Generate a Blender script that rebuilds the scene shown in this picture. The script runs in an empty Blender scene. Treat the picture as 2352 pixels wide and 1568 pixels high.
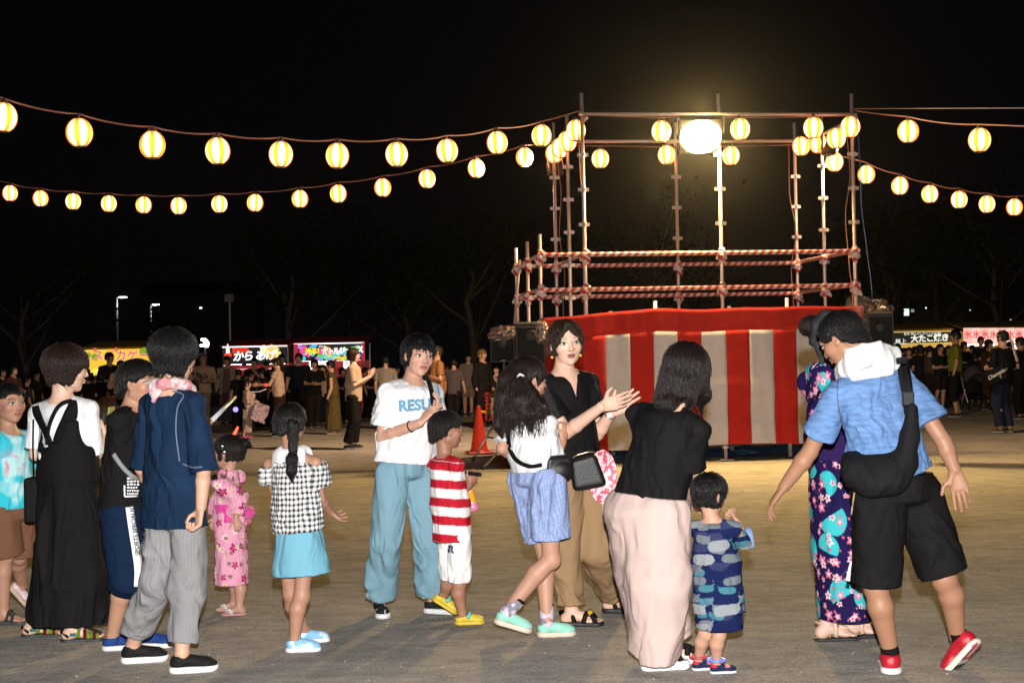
import bpy, math, random
import numpy as np
from mathutils import Vector, Matrix
from mathutils.bvhtree import BVHTree
random.seed(7)
RNG = np.random.RandomState(11)
SC = bpy.context.scene
COL = SC.collection
rad = math.radians

# ------------------------------------------------------------------ camera
CAMH = 1.453
FPX, CX, CY = 3267.0, 1176.0, 784.0        # focal length and centre, in units of a 2352 px wide picture
PITCH, ROLL = rad(0.49), 0.0205
_f = np.array([0, math.cos(PITCH), math.sin(PITCH)])
_r0 = np.array([1.0, 0, 0]); _u0 = np.array([0, -math.sin(PITCH), math.cos(PITCH)])
_r = _r0*math.cos(ROLL) - _u0*math.sin(ROLL)
_u = _u0*math.cos(ROLL) + _r0*math.sin(ROLL)
CAMP = np.array([0, 0, CAMH])
cd = bpy.data.cameras.new('camera'); cam = bpy.data.objects.new('camera', cd); COL.objects.link(cam)
cd.lens = 50.0; cd.sensor_width = 36.0; cd.clip_end = 1000; cd.clip_start = 0.05
cam.matrix_world = Matrix(((_r[0], _u[0], -_f[0], 0), (_r[1], _u[1], -_f[1], 0), (_r[2], _u[2], -_f[2], CAMH), (0, 0, 0, 1)))
SC.camera = cam

# ------------------------------------------------------------------ world, light, exposure
wd = bpy.data.worlds.new('World'); SC.world = wd; wd.use_nodes = True
bg = wd.node_tree.nodes['Background']
bg.inputs['Color'].default_value = (0.75, 0.72, 0.95, 1); bg.inputs['Strength'].default_value = 0.0018
SC.view_settings.view_transform = 'Standard'; SC.view_settings.look = 'None'
SC.view_settings.exposure = 0.0; SC.view_settings.gamma = 1.0; SC.view_settings.use_curve_mapping = False

def lamp(name, kind, loc, energy, color=(1, 1, 1), **kw):
    l = bpy.data.lights.new(name, kind); l.energy = energy; l.color = color
    for k, v in kw.items(): setattr(l, k, v)
    o = bpy.data.objects.new(name, l); o.location = loc; COL.objects.link(o); return o
# the photographer's flash, mounted above the lens
FLASH = lamp('camera_flash', 'SPOT', (0.02, -0.02, CAMH+0.27), 4150, (1.0, 0.97, 0.93), shadow_soft_size=0.035, spot_size=rad(75), spot_blend=0.6)
FLASH.rotation_euler = (rad(90), 0, 0)
SC.cycles.max_bounces = 6; SC.cycles.diffuse_bounces = 2; SC.cycles.glossy_bounces = 2
SC.cycles.transparent_max_bounces = 8; SC.cycles.transmission_bounces = 4; SC.cycles.volume_bounces = 0
SC.cycles.sample_clamp_indirect = 3.0; SC.cycles.use_light_tree = True
SC.cycles.caustics_reflective = False; SC.cycles.caustics_refractive = False
SC.render.film_transparent = False

# ------------------------------------------------------------------ picture <-> place
def ray(X, Y):
    d = _f + _r*((X-CX)/FPX) + _u*((CY-Y)/FPX)
    return d
def at(X, Y, depth):
    d = ray(X, Y); return CAMP + d*(depth/d[1])
def ground(X, Y, z=0.0):
    d = ray(X, Y); return CAMP + d*((z-CAMH)/d[2])
def lin(r, g, b):
    o = []
    for c in (r, g, b):
        c /= 255.0; o.append(c/12.92 if c <= 0.04045 else ((c+0.055)/1.055)**2.4)
    return np.array(o)
def nrm(v):
    v = np.asarray(v, float); return v/(np.linalg.norm(v)+1e-12)

# ------------------------------------------------------------------ noise
_tab = RNG.rand(65536)
def vnoise(p, seed=0):
    p = np.asarray(p, float); i = np.floor(p).astype(np.int64); f = p-i; f = f*f*(3-2*f)
    def hsh(a, b, c): return _tab[((a*73856093) ^ (b*19349663) ^ (c*83492791) ^ (seed*2654435)) & 65535]
    r = 0
    for dx in (0, 1):
        wx = f[:, 0] if dx else 1-f[:, 0]
        for dy in (0, 1):
            wy = f[:, 1] if dy else 1-f[:, 1]
            for dz in (0, 1):
                wz = f[:, 2] if dz else 1-f[:, 2]
                r = r+wx*wy*wz*hsh(i[:, 0]+dx, i[:, 1]+dy, i[:, 2]+dz)
    return r*2-1
def fbm(p, n=3, seed=0):
    r = 0; a = 1.0
    for k in range(n):
        r = r+a*vnoise(p*(2**k)+17.3*k, seed+k); a *= 0.5
    return r

# ------------------------------------------------------------------ objects
def bmat(name, build): ...
MATS = {}
def mat(name, color=(0.5, 0.5, 0.5), rough=0.6, metal=0.0, emit=None, estr=0.0, attr=False, bump=None, spec=0.5, sheen=0.0, vary=0.0, alpha=None, trans=0.0, coat=0.0):
    """A procedural Principled material; attr reads the mesh's own colour attribute; bump=(scale, strength, stretch xyz)."""
    if name in MATS: return MATS[name]
    m = bpy.data.materials.new(name); m.use_nodes = True; nt = m.node_tree; n = nt.nodes; L = nt.links
    b = n['Principled BSDF']
    b.inputs['Roughness'].default_value = rough; b.inputs['Metallic'].default_value = metal
    b.inputs['Specular IOR Level'].default_value = spec
    if sheen: b.inputs['Sheen Weight'].default_value = sheen
    if coat: b.inputs['Coat Weight'].default_value = coat; b.inputs['Coat Roughness'].default_value = 0.15
    if trans: b.inputs['Transmission Weight'].default_value = trans
    if alpha is not None: b.inputs['Alpha'].default_value = alpha
    tc = n.new('ShaderNodeTexCoord'); src = None
    if attr:
        a = n.new('ShaderNodeAttribute'); a.attribute_name = 'col'; src = a.outputs['Color']
    else:
        b.inputs['Base Color'].default_value = (*color, 1)
    if vary:
        no = n.new('ShaderNodeTexNoise'); no.inputs['Scale'].default_value = 9.0; no.inputs['Detail'].default_value = 5
        L.new(tc.outputs['Object'], no.inputs['Vector'])
        mr = n.new('ShaderNodeMapRange'); mr.inputs['From Min'].default_value = 0.3; mr.inputs['From Max'].default_value = 0.7
        mr.inputs['To Min'].default_value = 1-vary; mr.inputs['To Max'].default_value = 1+vary
        L.new(no.outputs['Fac'], mr.inputs['Value'])
        mx = n.new('ShaderNodeMix'); mx.data_type = 'RGBA'; mx.blend_type = 'MULTIPLY'; mx.inputs['Factor'].default_value = 1
        if src: L.new(src, mx.inputs['A'])
        else: mx.inputs['A'].default_value = (*color, 1)
        cr = n.new('ShaderNodeCombineColor')
        for k in range(3): L.new(mr.outputs['Result'], cr.inputs[k])
        L.new(cr.outputs['Color'], mx.inputs['B']); src = mx.outputs['Result']
    if src: L.new(src, b.inputs['Base Color'])
    if emit is not None:
        b.inputs['Emission Color'].default_value = (*emit, 1); b.inputs['Emission Strength'].default_value = estr
    if bump:
        sc, st, sx = bump
        mp = n.new('ShaderNodeMapping'); mp.inputs['Scale'].default_value = sx
        L.new(tc.outputs['Object'], mp.inputs['Vector'])
        no = n.new('ShaderNodeTexNoise'); no.inputs['Scale'].default_value = sc; no.inputs['Detail'].default_value = 4
        L.new(mp.outputs['Vector'], no.inputs['Vector'])
        bp = n.new('ShaderNodeBump'); bp.inputs['Strength'].default_value = st; bp.inputs['Distance'].default_value = 0.01
        L.new(no.outputs['Fac'], bp.inputs['Height']); L.new(bp.outputs['Normal'], b.inputs['Normal'])
    MATS[name] = m
    return m

def tag(o, label=None, cat=None, group=None, kind=None):
    if label: o['label'] = label
    if cat: o['category'] = cat
    if group: o['group'] = group
    if kind: o['kind'] = kind
    return o
def empty(name, loc, label, cat, group=None):
    o = bpy.data.objects.new(name, None); o.location = loc; o.empty_display_size = 0.1; COL.objects.link(o)
    return tag(o, label, cat, group)
def meshobj(name, V, F, m, parent=None, cols=None, smooth=True, origin=None):
    """One mesh object. V are world points; with a parent they are stored relative to its (unrotated) origin."""
    V = np.asarray(V, np.float32)
    me = bpy.data.meshes.new(name)
    if isinstance(F, np.ndarray):
        k = F.shape[1]
        me.vertices.add(len(V)); me.loops.add(F.size); me.polygons.add(len(F))
        me.loops.foreach_set('vertex_index', F.astype(np.int32).ravel())
        me.polygons.foreach_set('loop_start', np.arange(0, F.size, k, dtype=np.int32))
    else:
        me.from_pydata([(0, 0, 0)]*len(V), [], [tuple(f) for f in F])
    o = bpy.data.objects.new(name, me)
    base = np.zeros(3)
    if parent is not None:
        o.parent = parent
        p = parent
        while p is not None:
            base = base+np.array(p.location); p = p.parent
        if origin is not None: o.location = np.asarray(origin)-base; base = np.asarray(origin, float)
    elif origin is not None:
        o.location = origin; base = np.asarray(origin, float)
    me.vertices.foreach_set('co', (V-base.astype(np.float32)).astype(np.float32).ravel())
    me.update(calc_edges=True)
    if smooth: me.polygons.foreach_set('use_smooth', np.ones(len(me.polygons), dtype=bool))
    if cols is not None:
        a = me.color_attributes.new('col', 'FLOAT_COLOR', 'POINT')
        c = np.ones((len(V), 4), np.float32); c[:, :3] = cols
        a.data.foreach_set('color', c.ravel())
    me.materials.append(m); COL.objects.link(o)
    return o

class MB:
    """Collects simple shapes into one mesh."""
    def __init__(s): s.V = []; s.F = []
    def add(s, V, F):
        o = len(s.V); s.V += [tuple(v) for v in V]; s.F += [tuple(i+o for i in f) for f in F]; return s
    def box(s, c, half, R=None, bev=0.0):
        c = np.asarray(c, float); h = np.asarray(half, float); R = np.eye(3) if R is None else np.asarray(R)
        if bev <= 0:
            P = [(x, y, z) for x in (-1, 1) for y in (-1, 1) for z in (-1, 1)]
            V = [c+R@(np.array(p)*h) for p in P]
            F = [(0, 1, 3, 2), (4, 6, 7, 5), (0, 4, 5, 1), (2, 3, 7, 6), (0, 2, 6, 4), (1, 5, 7, 3)]
            return s.add(V, F)
        V = []; idx = {}
        for sx in (-1, 1):
            for sy in (-1, 1):
                for sz in (-1, 1):
                    sg = np.array([sx, sy, sz])
                    for ax in range(3):
                        p = sg*(h-bev); p = p.astype(float); p[ax] = sg[ax]*h[ax]
                        idx[(sx, sy, sz, ax)] = len(V); V.append(c+R@p)
        F = []
        for ax in range(3):
            b_, c_ = (ax+1) % 3, (ax+2) % 3
            for sg in (-1, 1):
                q = []
                for (u, v) in ((-1, -1), (1, -1), (1, 1), (-1, 1)):
                    t = [0, 0, 0]; t[ax] = sg; t[b_] = u; t[c_] = v; q.append(idx[(*t, ax)])
                F.append(q if sg > 0 else q[::-1])
            for u in (-1, 1):
                for v in (-1, 1):
                    t0 = [0, 0, 0]; t1 = [0, 0, 0]
                    t0[ax] = -1; t1[ax] = 1
                    for t in (t0, t1): t[b_] = u; t[c_] = v
                    F.append((idx[(*t0, b_)], idx[(*t1, b_)], idx[(*t1, c_)], idx[(*t0, c_)]))
        for sx in (-1, 1):
            for sy in (-1, 1):
                for sz in (-1, 1): F.append((idx[(sx, sy, sz, 0)], idx[(sx, sy, sz, 1)], idx[(sx, sy, sz, 2)]))
        return s.add(V, F)
    def tube(s, pts, r, n=8, cap=True):
        pts = [np.asarray(p, float) for p in pts]; rs = r if hasattr(r, '__len__') else [r]*len(pts)
        V = []; F = []; prev = None
        for i, p in enumerate(pts):
            t = nrm(pts[min(i+1, len(pts)-1)]-pts[max(i-1, 0)])
            a = prev if prev is not None else (np.array([0, 0, 1.0]) if abs(t[2]) < 0.9 else np.array([1.0, 0, 0]))
            u = nrm(a-t*np.dot(a, t)); prev = u; w = np.cross(t, u)
            for k in range(n):
                an = 2*math.pi*k/n; V.append(p+rs[i]*(math.cos(an)*u+math.sin(an)*w))
        for i in range(len(pts)-1):
            for k in range(n):
                k2 = (k+1) % n; F.append((i*n+k, i*n+k2, (i+1)*n+k2, (i+1)*n+k))
        if cap:
            F.append(tuple(range(n))[::-1]); F.append(tuple((len(pts)-1)*n+k for k in range(n)))
        return s.add(V, F)
    def lathe(s, c, prof, n=16, R=None):
        c = np.asarray(c, float); R = np.eye(3) if R is None else R; V = []; F = []
        for (r, z) in prof:
            for k in range(n):
                a = 2*math.pi*k/n; V.append(c+R@np.array([r*math.cos(a), r*math.sin(a), z]))
        for i in range(len(prof)-1):
            for k in range(n):
                k2 = (k+1) % n; F.append((i*n+k, i*n+k2, (i+1)*n+k2, (i+1)*n+k))
        F.append(tuple(range(n))[::-1]); F.append(tuple((len(prof)-1)*n+k for k in range(n)))
        return s.add(V, F)
    def build(s, name, m, parent=None, smooth=False, origin=None, cols=None):
        return meshobj(name, np.array(s.V), s.F, m, parent, cols, smooth, origin)

def copy_tree(o, parent=None):
    c = o.copy(); COL.objects.link(c)
    if parent is not None: c.parent = parent
    for ch in o.children: copy_tree(ch, c)
    return c

# ------------------------------------------------------------------ implicit surfaces
def seg_t(X, Y, Z, a, d, L2):
    return np.clip(((X-a[0])*d[0]+(Y-a[1])*d[1]+(Z-a[2])*d[2])/L2, 0, 1)
def rcap(a, b, ra, rb=None):
    """tapered capsule"""
    a = np.asarray(a, float); b = np.asarray(b, float); rb = ra if rb is None else rb
    d = b-a; L2 = max(float(d@d), 1e-9); r = max(ra, rb)
    def fn(X, Y, Z):
        t = seg_t(X, Y, Z, a, d, L2)
        return np.sqrt((X-a[0]-t*d[0])**2+(Y-a[1]-t*d[1])**2+(Z-a[2]-t*d[2])**2)-(ra+(rb-ra)*t)
    return np.minimum(a, b)-r, np.maximum(a, b)+r, fn
def ecap(a, b, u, A, B, cap=None):
    """tapered capsule of elliptical section: u = side direction, A and B = (side radius, depth radius) at its ends"""
    a = np.asarray(a, float); b = np.asarray(b, float); d = b-a; L = max(np.linalg.norm(d), 1e-6); w = d/L
    u = nrm(np.asarray(u, float)-w*np.dot(u, w)); v = np.cross(w, u); r = max(*A, *B)
    cp = cap
    def fn(X, Y, Z):
        px, py, pz = X-a[0], Y-a[1], Z-a[2]
        s = px*w[0]+py*w[1]+pz*w[2]; t = np.clip(s/L, 0, 1)
        t_ = t*t*(3-2*t)*0.35+t*0.65
        rx = A[0]+(B[0]-A[0])*t_; ry = A[1]+(B[1]-A[1])*t_
        rz = np.minimum(rx, ry) if cp is None else cp
        qx = px*u[0]+py*u[1]+pz*u[2]; qy = px*v[0]+py*v[1]+pz*v[2]; qz = s-t*L
        k0 = np.sqrt((qx/rx)**2+(qy/ry)**2+(qz/rz)**2)
        k1 = np.sqrt((qx/rx**2)**2+(qy/ry**2)**2+(qz/rz**2)**2)
        return k0*(k0-1)/np.maximum(k1, 1e-6)
    return np.minimum(a, b)-r, np.maximum(a, b)+r, fn
def ell(c, r, M=None):
    """ellipsoid; M = 3x3 with the local axes as columns"""
    c = np.asarray(c, float); M = np.eye(3) if M is None else M; R = max(r)
    def fn(X, Y, Z):
        p = [(X-c[0])*M[0, k]+(Y-c[1])*M[1, k]+(Z-c[2])*M[2, k] for k in range(3)]
        k0 = np.sqrt(sum((p[k]/r[k])**2 for k in range(3))); k1 = np.sqrt(sum((p[k]/r[k]**2)**2 for k in range(3)))
        return k0*(k0-1)/np.maximum(k1, 1e-6)
    return c-R, c+R, fn
def rbox(c, h, r, M=None):
    c = np.asarray(c, float); M = np.eye(3) if M is None else M; R = np.linalg.norm(h)+r
    def fn(X, Y, Z):
        q = [np.abs((X-c[0])*M[0, k]+(Y-c[1])*M[1, k]+(Z-c[2])*M[2, k])-h[k] for k in range(3)]
        return np.sqrt(sum(np.maximum(a, 0)**2 for a in q))+np.minimum(np.maximum(q[0], np.maximum(q[1], q[2])), 0)-r
    return c-R, c+R, fn
def plane(p, n):
    p = np.asarray(p, float); n = nrm(n)
    def fn(X, Y, Z): return (X-p[0])*n[0]+(Y-p[1])*n[1]+(Z-p[2])*n[2]
    return None, None, fn

class Sdf:
    def __init__(s): s.ops = []; s.lo = np.full(3, 1e9); s.hi = -s.lo.copy()
    def u(s, prim, k=0.0):
        s.ops.append(('u', prim, k)); s.lo = np.minimum(s.lo, prim[0]); s.hi = np.maximum(s.hi, prim[1]); return s
    def sub(s, prim, k=0.0): s.ops.append(('s', prim, k)); return s
    def cut(s, p, n, box=None, k=0.0):
        """keep only what lies behind the plane (inside box, when one is given)"""
        pl = plane(p, n); s.ops.append(('i', (None if box is None else box[0], None if box is None else box[1], pl[2]), k)); return s
    def chain(s, pts, rs, k=0.01):
        for i in range(len(pts)-1): s.u(rcap(pts[i], pts[i+1], rs[i], rs[i+1]), k)
        return s
    def grid(s, lo, hi, h):
        n = np.maximum(((hi-lo)/h).astype(int)+2, 3)
        ax = [lo[k]+h*np.arange(n[k]) for k in range(3)]
        D = np.ones(n, np.float32)
        for op, (plo, phi, fn), k in s.ops:
            if plo is None: sl = (slice(None),)*3
            else:
                m = k+2.5*h
                i0 = np.maximum(np.floor((plo-m-lo)/h).astype(int), 0); i1 = np.minimum(np.ceil((phi+m-lo)/h).astype(int)+1, n)
                if (i1 <= i0).any(): continue
                sl = tuple(slice(a, b) for a, b in zip(i0, i1))
            d = fn(ax[0][sl[0]][:, None, None], ax[1][sl[1]][None, :, None], ax[2][sl[2]][None, None, :]).astype(np.float32)
            c = D[sl]
            if op == 'u':
                if k > 0:
                    t = np.clip(0.5+0.5*(c-d)/k, 0, 1); D[sl] = c+(d-c)*t-k*t*(1-t)
                else: D[sl] = np.minimum(c, d)
            else:
                e = -d if op == 's' else d
                if k > 0:
                    t = np.clip(0.5-0.5*(c-e)/k, 0, 1); D[sl] = c+(e-c)*t+k*t*(1-t)
                else: D[sl] = np.maximum(c, e)
        return D
    def mesh(s, h, regions=()):
        """surface nets over the whole shape at step h, with finer regions (lo, hi, step)"""
        Vs = []; Fs = []; nv = 0
        jobs = [(s.lo-2*h, s.hi+2*h, h)]+[(np.maximum(a, s.lo-2*h), np.minimum(b, s.hi+2*h), e) for a, b, e in regions]
        for j, (lo, hi, e) in enumerate(jobs):
            V, F = nets(s.grid(lo, hi, e), lo, e)
            if not len(V): continue
            if j == 0 and regions:
                ins = np.zeros(len(V), bool)
                for a, b, e2 in regions: ins |= ((V > a+1.2*h) & (V < b-1.2*h)).all(1)
                F = F[~ins[F].all(1)]
            if j > 1:
                ins = np.zeros(len(V), bool)
                for a, b, e2 in regions[:j-1]: ins |= ((V > a+2*e) & (V < b-2*e)).all(1)
                F = F[~ins[F].all(1)]
            Vs.append(V); Fs.append(F+nv); nv += len(V)
        V = np.concatenate(Vs); F = np.concatenate(Fs)
        used = np.zeros(len(V), bool); used[F] = True; re = np.cumsum(used)-1
        return V[used], re[F]

_E = [(0, 1), (2, 3), (4, 5), (6, 7), (0, 2), (1, 3), (4, 6), (5, 7), (0, 4), (1, 5), (2, 6), (3, 7)]
_C = np.array([(x, y, z) for x in (0, 1) for y in (0, 1) for z in (0, 1)], np.float32)
def nets(D, lo, h):
    I = D < 0; n = np.array(D.shape)
    c = sum(I[x:n[0]-1+x, y:n[1]-1+y, z:n[2]-1+z].astype(np.uint8) for x in (0, 1) for y in (0, 1) for z in (0, 1))
    act = (c > 0) & (c < 8); ijk = np.argwhere(act)
    if not len(ijk): return np.zeros((0, 3), np.float32), np.zeros((0, 4), int)
    idx = np.full(act.shape, -1, np.int64); idx[act] = np.arange(len(ijk))
    cv = np.stack([D[ijk[:, 0]+int(a), ijk[:, 1]+int(b), ijk[:, 2]+int(d)] for a, b, d in _C], 1)
    acc = np.zeros((len(ijk), 3), np.float32); cnt = np.zeros(len(ijk), np.float32)
    for a, b in _E:
        va, vb = cv[:, a], cv[:, b]; x = (va < 0) != (vb < 0)
        t = np.where(x, va/np.where(x, va-vb, 1), 0)
        p = _C[a][None]+(_C[b]-_C[a])[None]*t[:, None]
        acc += p*x[:, None]; cnt += x
    V = lo[None].astype(np.float32)+h*(ijk+acc/cnt[:, None])
    F = []
    for ax in range(3):
        b, d = (ax+1) % 3, (ax+2) % 3
        s0 = [slice(None)]*3; s1 = [slice(None)]*3
        s0[ax] = slice(0, -1); s1[ax] = slice(1, None)
        for t in (b, d): s0[t] = slice(1, -1); s1[t] = slice(1, -1)
        A = I[tuple(s0)]; B = I[tuple(s1)]
        e = np.argwhere(A != B)
        if not len(e): continue
        fl = A[e[:, 0], e[:, 1], e[:, 2]]
        g = e.copy(); g[:, b] += 1; g[:, d] += 1
        def cell(ob, od):
            q = g.copy(); q[:, b] -= ob; q[:, d] -= od; return idx[q[:, 0], q[:, 1], q[:, 2]]
        q = np.stack([cell(1, 1), cell(0, 1), cell(0, 0), cell(1, 0)], 1)
        q[~fl] = q[~fl][:, ::-1]
        F.append(q)
    F = np.concatenate(F); F = F[(F >= 0).all(1)]
    return V.astype(np.float32), F

def vnormals(V, F):
    a, b, c, d = V[F[:, 0]], V[F[:, 1]], V[F[:, 2]], V[F[:, 3]]
    n = np.cross(c-a, d-b); N = np.zeros_like(V)
    for k in range(4): np.add.at(N, F[:, k], n)
    return N/(np.linalg.norm(N, axis=1, keepdims=True)+1e-12)
# ------------------------------------------------------------------ people
CROPS = {0: (0, 0, 1.0), 1: (0, 717.8, .5423), 2: (430.7, 717.8, .5425), 3: (803.9, 717.8, .4944), 4: (1091.0, 689.1, .5310),
         5: (1349.4, 717.8, .5423), 6: (1722.7, 660.4, .5790), 7: (401.9, 746.5, .2014), 8: (1894.9, 660.4, .2381), 9: (832.6, 717.8, .2380),
         10: (0, 660.4, .2197), 11: (1148.4, 1263.3, .2686)}
UP = np.array([0, 0, 1.0])
def yawv(a):
    a = rad(a); return np.array([math.sin(a), math.cos(a), 0]), np.array([math.cos(a), -math.sin(a), 0])   # forward, right
def rotm(axis, a):
    return np.array(Matrix.Rotation(a, 3, Vector(axis)))

def fcap(a, e, ra, rb, ext=.03):
    """tapered capsule cut square at e"""
    a = np.asarray(a, float); e = np.asarray(e, float); d = nrm(e-a); lo, hi, f = rcap(a, e+d*ext, ra, rb)
    def fn(X, Y, Z): return np.maximum(f(X, Y, Z), (X-e[0])*d[0]+(Y-e[1])*d[1]+(Z-e[2])*d[2])
    return lo, hi, fn
class Person:
    def __init__(s, crop, base, label, k=1.0, group=None, depth=None, girth=1.0, name='person'):
        s.cr = CROPS[crop]; s.k = k; s.g = girth
        X, Y = s.px(*base)
        b = ground(X, Y) if depth is None else at(X, Y, depth)
        if depth is None:
            for _ in range(4): b = ground(X, Y, float(gz(b[0], b[1])))
        else: b[2] = float(gz(b[0], b[1]))
        s.y0 = b[1]; s.base = b; s.m = s.y0/FPX*s.cr[2]          # metres per crop pixel
        s.root = empty(name, b, label, 'person', group)
        s.arm = {}; s.leg = {}; s.foot = {}; s.hand = {}
    def px(s, x, y): return s.cr[0]+x*s.cr[2], s.cr[1]+y*s.cr[2]
    def p(s, x, y, dy=0.0): return at(*s.px(x, y), s.y0+dy)
    def pose(s, head, hyaw, hpitch=0, hroll=0, neck=None, byaw=None, pelvis=None, pyaw=None, shw=0.36, hipw=0.2, hdy=0.0):
        """head = (x, y, height in px) of the bare skull, chin to crown"""
        k = s.k; s.H = s.p(head[0], head[1], hdy); s.hh = head[2]*s.m
        f, r = yawv(hyaw)
        R = np.stack([r, f, UP], 1); R = R@rotm((1, 0, 0), rad(hpitch))@rotm((0, 1, 0), rad(hroll)); s.R = R
        byaw = hyaw if byaw is None else byaw; pyaw = byaw if pyaw is None else pyaw
        s.bf, s.br = yawv(byaw); s.pf, s.pr = yawv(pyaw)
        s.N = s.p(*neck); s.Q = s.p(*pelvis)
        ax = nrm(s.N-s.Q); s.ax = ax
        s.br = nrm(s.br-ax*np.dot(s.br, ax)); s.bfr = np.cross(ax, s.br)
        s.shw = shw; s.hipw = hipw
        s.S = {'L': s.N-s.br*shw/2-ax*0.08*k, 'R': s.N+s.br*shw/2-ax*0.08*k}
        s.Hp = {'L': s.Q-s.pr*hipw/2*0.9, 'R': s.Q+s.pr*hipw/2*0.9}
        return s
    def L(s, x, y, z): return s.H+s.R@(np.array([x, y, z])*s.hh)
    def arm_(s, side, e=None, w=None, tip=None, n=None, curl=0.35, spread=0.0, thumb=0.0, hl=0.175):
        """elbow, wrist and finger target as (x, y, dy) in crop pixels; n = the way the palm faces"""
        E = s.p(*e) if len(e) == 3 else s.p(*e, 0); W = s.p(*w); T = s.p(*tip)
        s.arm[side] = (s.S[side], E, W); s.hand[side] = dict(d=nrm(T-W), n=np.asarray(n, float), curl=curl, spread=spread, thumb=thumb, L=hl*s.k); return s
    def hang(s, side, out=0.06, fwd=0.02, n=None, curl=0.5, hl=0.175):
        """an arm hanging at the side"""
        k = s.k; sg = -1 if side == 'L' else 1; S = s.S[side]
        E = S+s.br*sg*out*k-UP*0.265*k+s.bfr*-0.01; W = E+s.br*sg*0.02*k-UP*0.225*k+s.bfr*(fwd+0.04)
        s.arm[side] = (S, E, W); s.hand[side] = dict(d=nrm(-UP+s.bfr*0.15), n=(-s.br*sg if n is None else np.asarray(n, float)), curl=curl, spread=0, thumb=0.3, L=hl*k); return s
    def leg_(s, side, knee, foot, fyaw, pitch=0.0, lift=0.0, fl=0.235, ground_=True):
        K = s.p(*knee); f, r = yawv(fyaw)
        G = ground(*s.px(*foot[:2])) if ground_ else s.p(*foot)
        G = np.array(G, float); G[2] += lift
        Rf = np.stack([r, f, UP], 1)@rotm((1, 0, 0), rad(pitch))
        Lf = fl*s.k
        A = G+Rf@np.array([0, -0.22*Lf, 0.36*Lf])
        s.leg[side] = (s.Hp[side], K, A); s.foot[side] = (G, Rf, Lf); return s
    def fp(s, side, x, y, z):
        G, Rf, Lf = s.foot[side]; return G+Rf@(np.array([x, y, z])*Lf)

    # ---- the body: one continuous surface
    def body(s, skin, h=0.007, face=True, bare=(), fine=0.003, hands=True, lips=None, mouth=0.0, legs=True, hfine=0.0035, thigh=.06):
        k = s.k; g = s.g; D = Sdf(); L = s.L; R = s.R; hh = s.hh
        e = lambda c, r, kk=0.02: D.u(ell(L(*c), [q*hh for q in r], R), kk*hh)
        # torso
        ch = s.N-s.ax*0.15*k; wa = s.Q+(s.N-s.Q)*0.38
        D.u(ecap(s.N-s.ax*0.07*k, wa, s.br, (0.135*k*g, 0.075*k*g), (0.115*k*g, 0.08*k*g)))
        D.u(ecap(wa, s.Q+UP*.06*k, s.pr, (0.115*k*g, 0.08*k*g), (0.13*k*g, 0.085*k*g), .05*k), 0.03*k)
        for q in 'LR':
            D.u(rcap(s.N-s.ax*0.035*k, s.S[q], 0.043*k, 0.038*k), 0.03*k)
        for q, (a, b, c) in s.arm.items():
            D.u(rcap(a, b, 0.039*k*g, 0.034*k*g), 0.015*k); m = b+(c-b)*0.28
            D.u(rcap(b, m, 0.034*k*g, 0.037*k*g), 0.01*k); D.u(rcap(m, c, 0.036*k*g, 0.0245*k), 0.008*k)
        if legs:
            for q, (a, b, c) in s.leg.items():
                D.u(rcap(a, b, thigh*k*g, 0.05*k*g), 0.02*k)
                f = s.foot[q][1][:, 1]; m = b+(c-b)*0.3-nrm(f-nrm(c-b)*np.dot(f, nrm(c-b)))*0.012*k
                D.u(rcap(b, m, 0.047*k*g, 0.053*k*g), 0.02*k); D.u(rcap(m, c, 0.052*k*g, 0.033*k), 0.015*k)
                D.u(ell(b+f*0.012*k, (0.045*k, 0.045*k, 0.05*k)), 0.02*k)
                D.u(rcap(c, s.fp(q, 0, -0.24, 0.22), 0.034*k, 0.03*k), 0.01)
                if q in bare:
                    F = s.foot[q][2]
                    D.u(ell(s.fp(q, 0, -0.32, 0.17), (0.13*F, 0.15*F, 0.15*F), s.foot[q][1]), 0.05*F)
                    D.u(rcap(s.fp(q, 0, -0.22, 0.26), s.fp(q, 0, 0.18, 0.15), 0.14*F, 0.095*F), 0.08*F)
                    D.u(ell(s.fp(q, 0, 0.18, 0.13), (0.185*F, 0.16*F, 0.075*F), s.foot[q][1]), 0.05*F)
                    sg = 1 if q == 'R' else -1
                    for i, (tx, ty, tr) in enumerate(((-0.12, 0.43, .05), (-0.045, 0.44, .036), (0.025, 0.42, .034), (0.09, 0.38, .032), (0.145, 0.33, .03))):
                        D.u(rcap(s.fp(q, sg*tx*0.9, 0.26, 0.12), s.fp(q, sg*tx, ty, 0.105), tr*F, tr*F), 0.012*F)
        # neck and head
        D.u(rcap(s.N-s.ax*0.04*k, L(0, -0.12, -0.2), 0.056*k*g, 0.2*hh), 0.03*k)
        H0 = Sdf()
        e((0, -.06, .13), (.335, .42, .365), 0.02); e((0, .10, -.10), (.295, .29, .39), 0.06); e((0, .13, -.33), (.19, .18, .15), 0.08)
        e((0, .25, -.425), (.085, .08, .07), 0.06)
        for q in (-1, 1):
            e((q*.19, .22, -.10), (.105, .12, .12), 0.06)
            e((q*.17, -.02, -.24), (.115, .13, .13), 0.06)
        D.u(rcap(L(-.17, .325, .11), L(.17, .325, .11), .045*hh), .05*hh)
        for q in (-1, 1):
            D.sub(ell(L(q*.155, .415, .015), (.075*hh, .055*hh, .042*hh), R), .04*hh)
            D.u(ell(L(q*.155, .318, .008), (.075*hh, .052*hh, .05*hh), R), .015*hh)
        D.u(rcap(L(0, .36, .05), L(0, .425, -.125), .028*hh, .046*hh), .035*hh)
        for q in (-1, 1): e((q*.052, .39, -.14), (.036, .04, .03), .02)
        e((0, .385-.01, -.243), (.10, .042, .024), .012); e((0, .378-.01, -.29-mouth*.5), (.085, .045, .028), .012)
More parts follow.
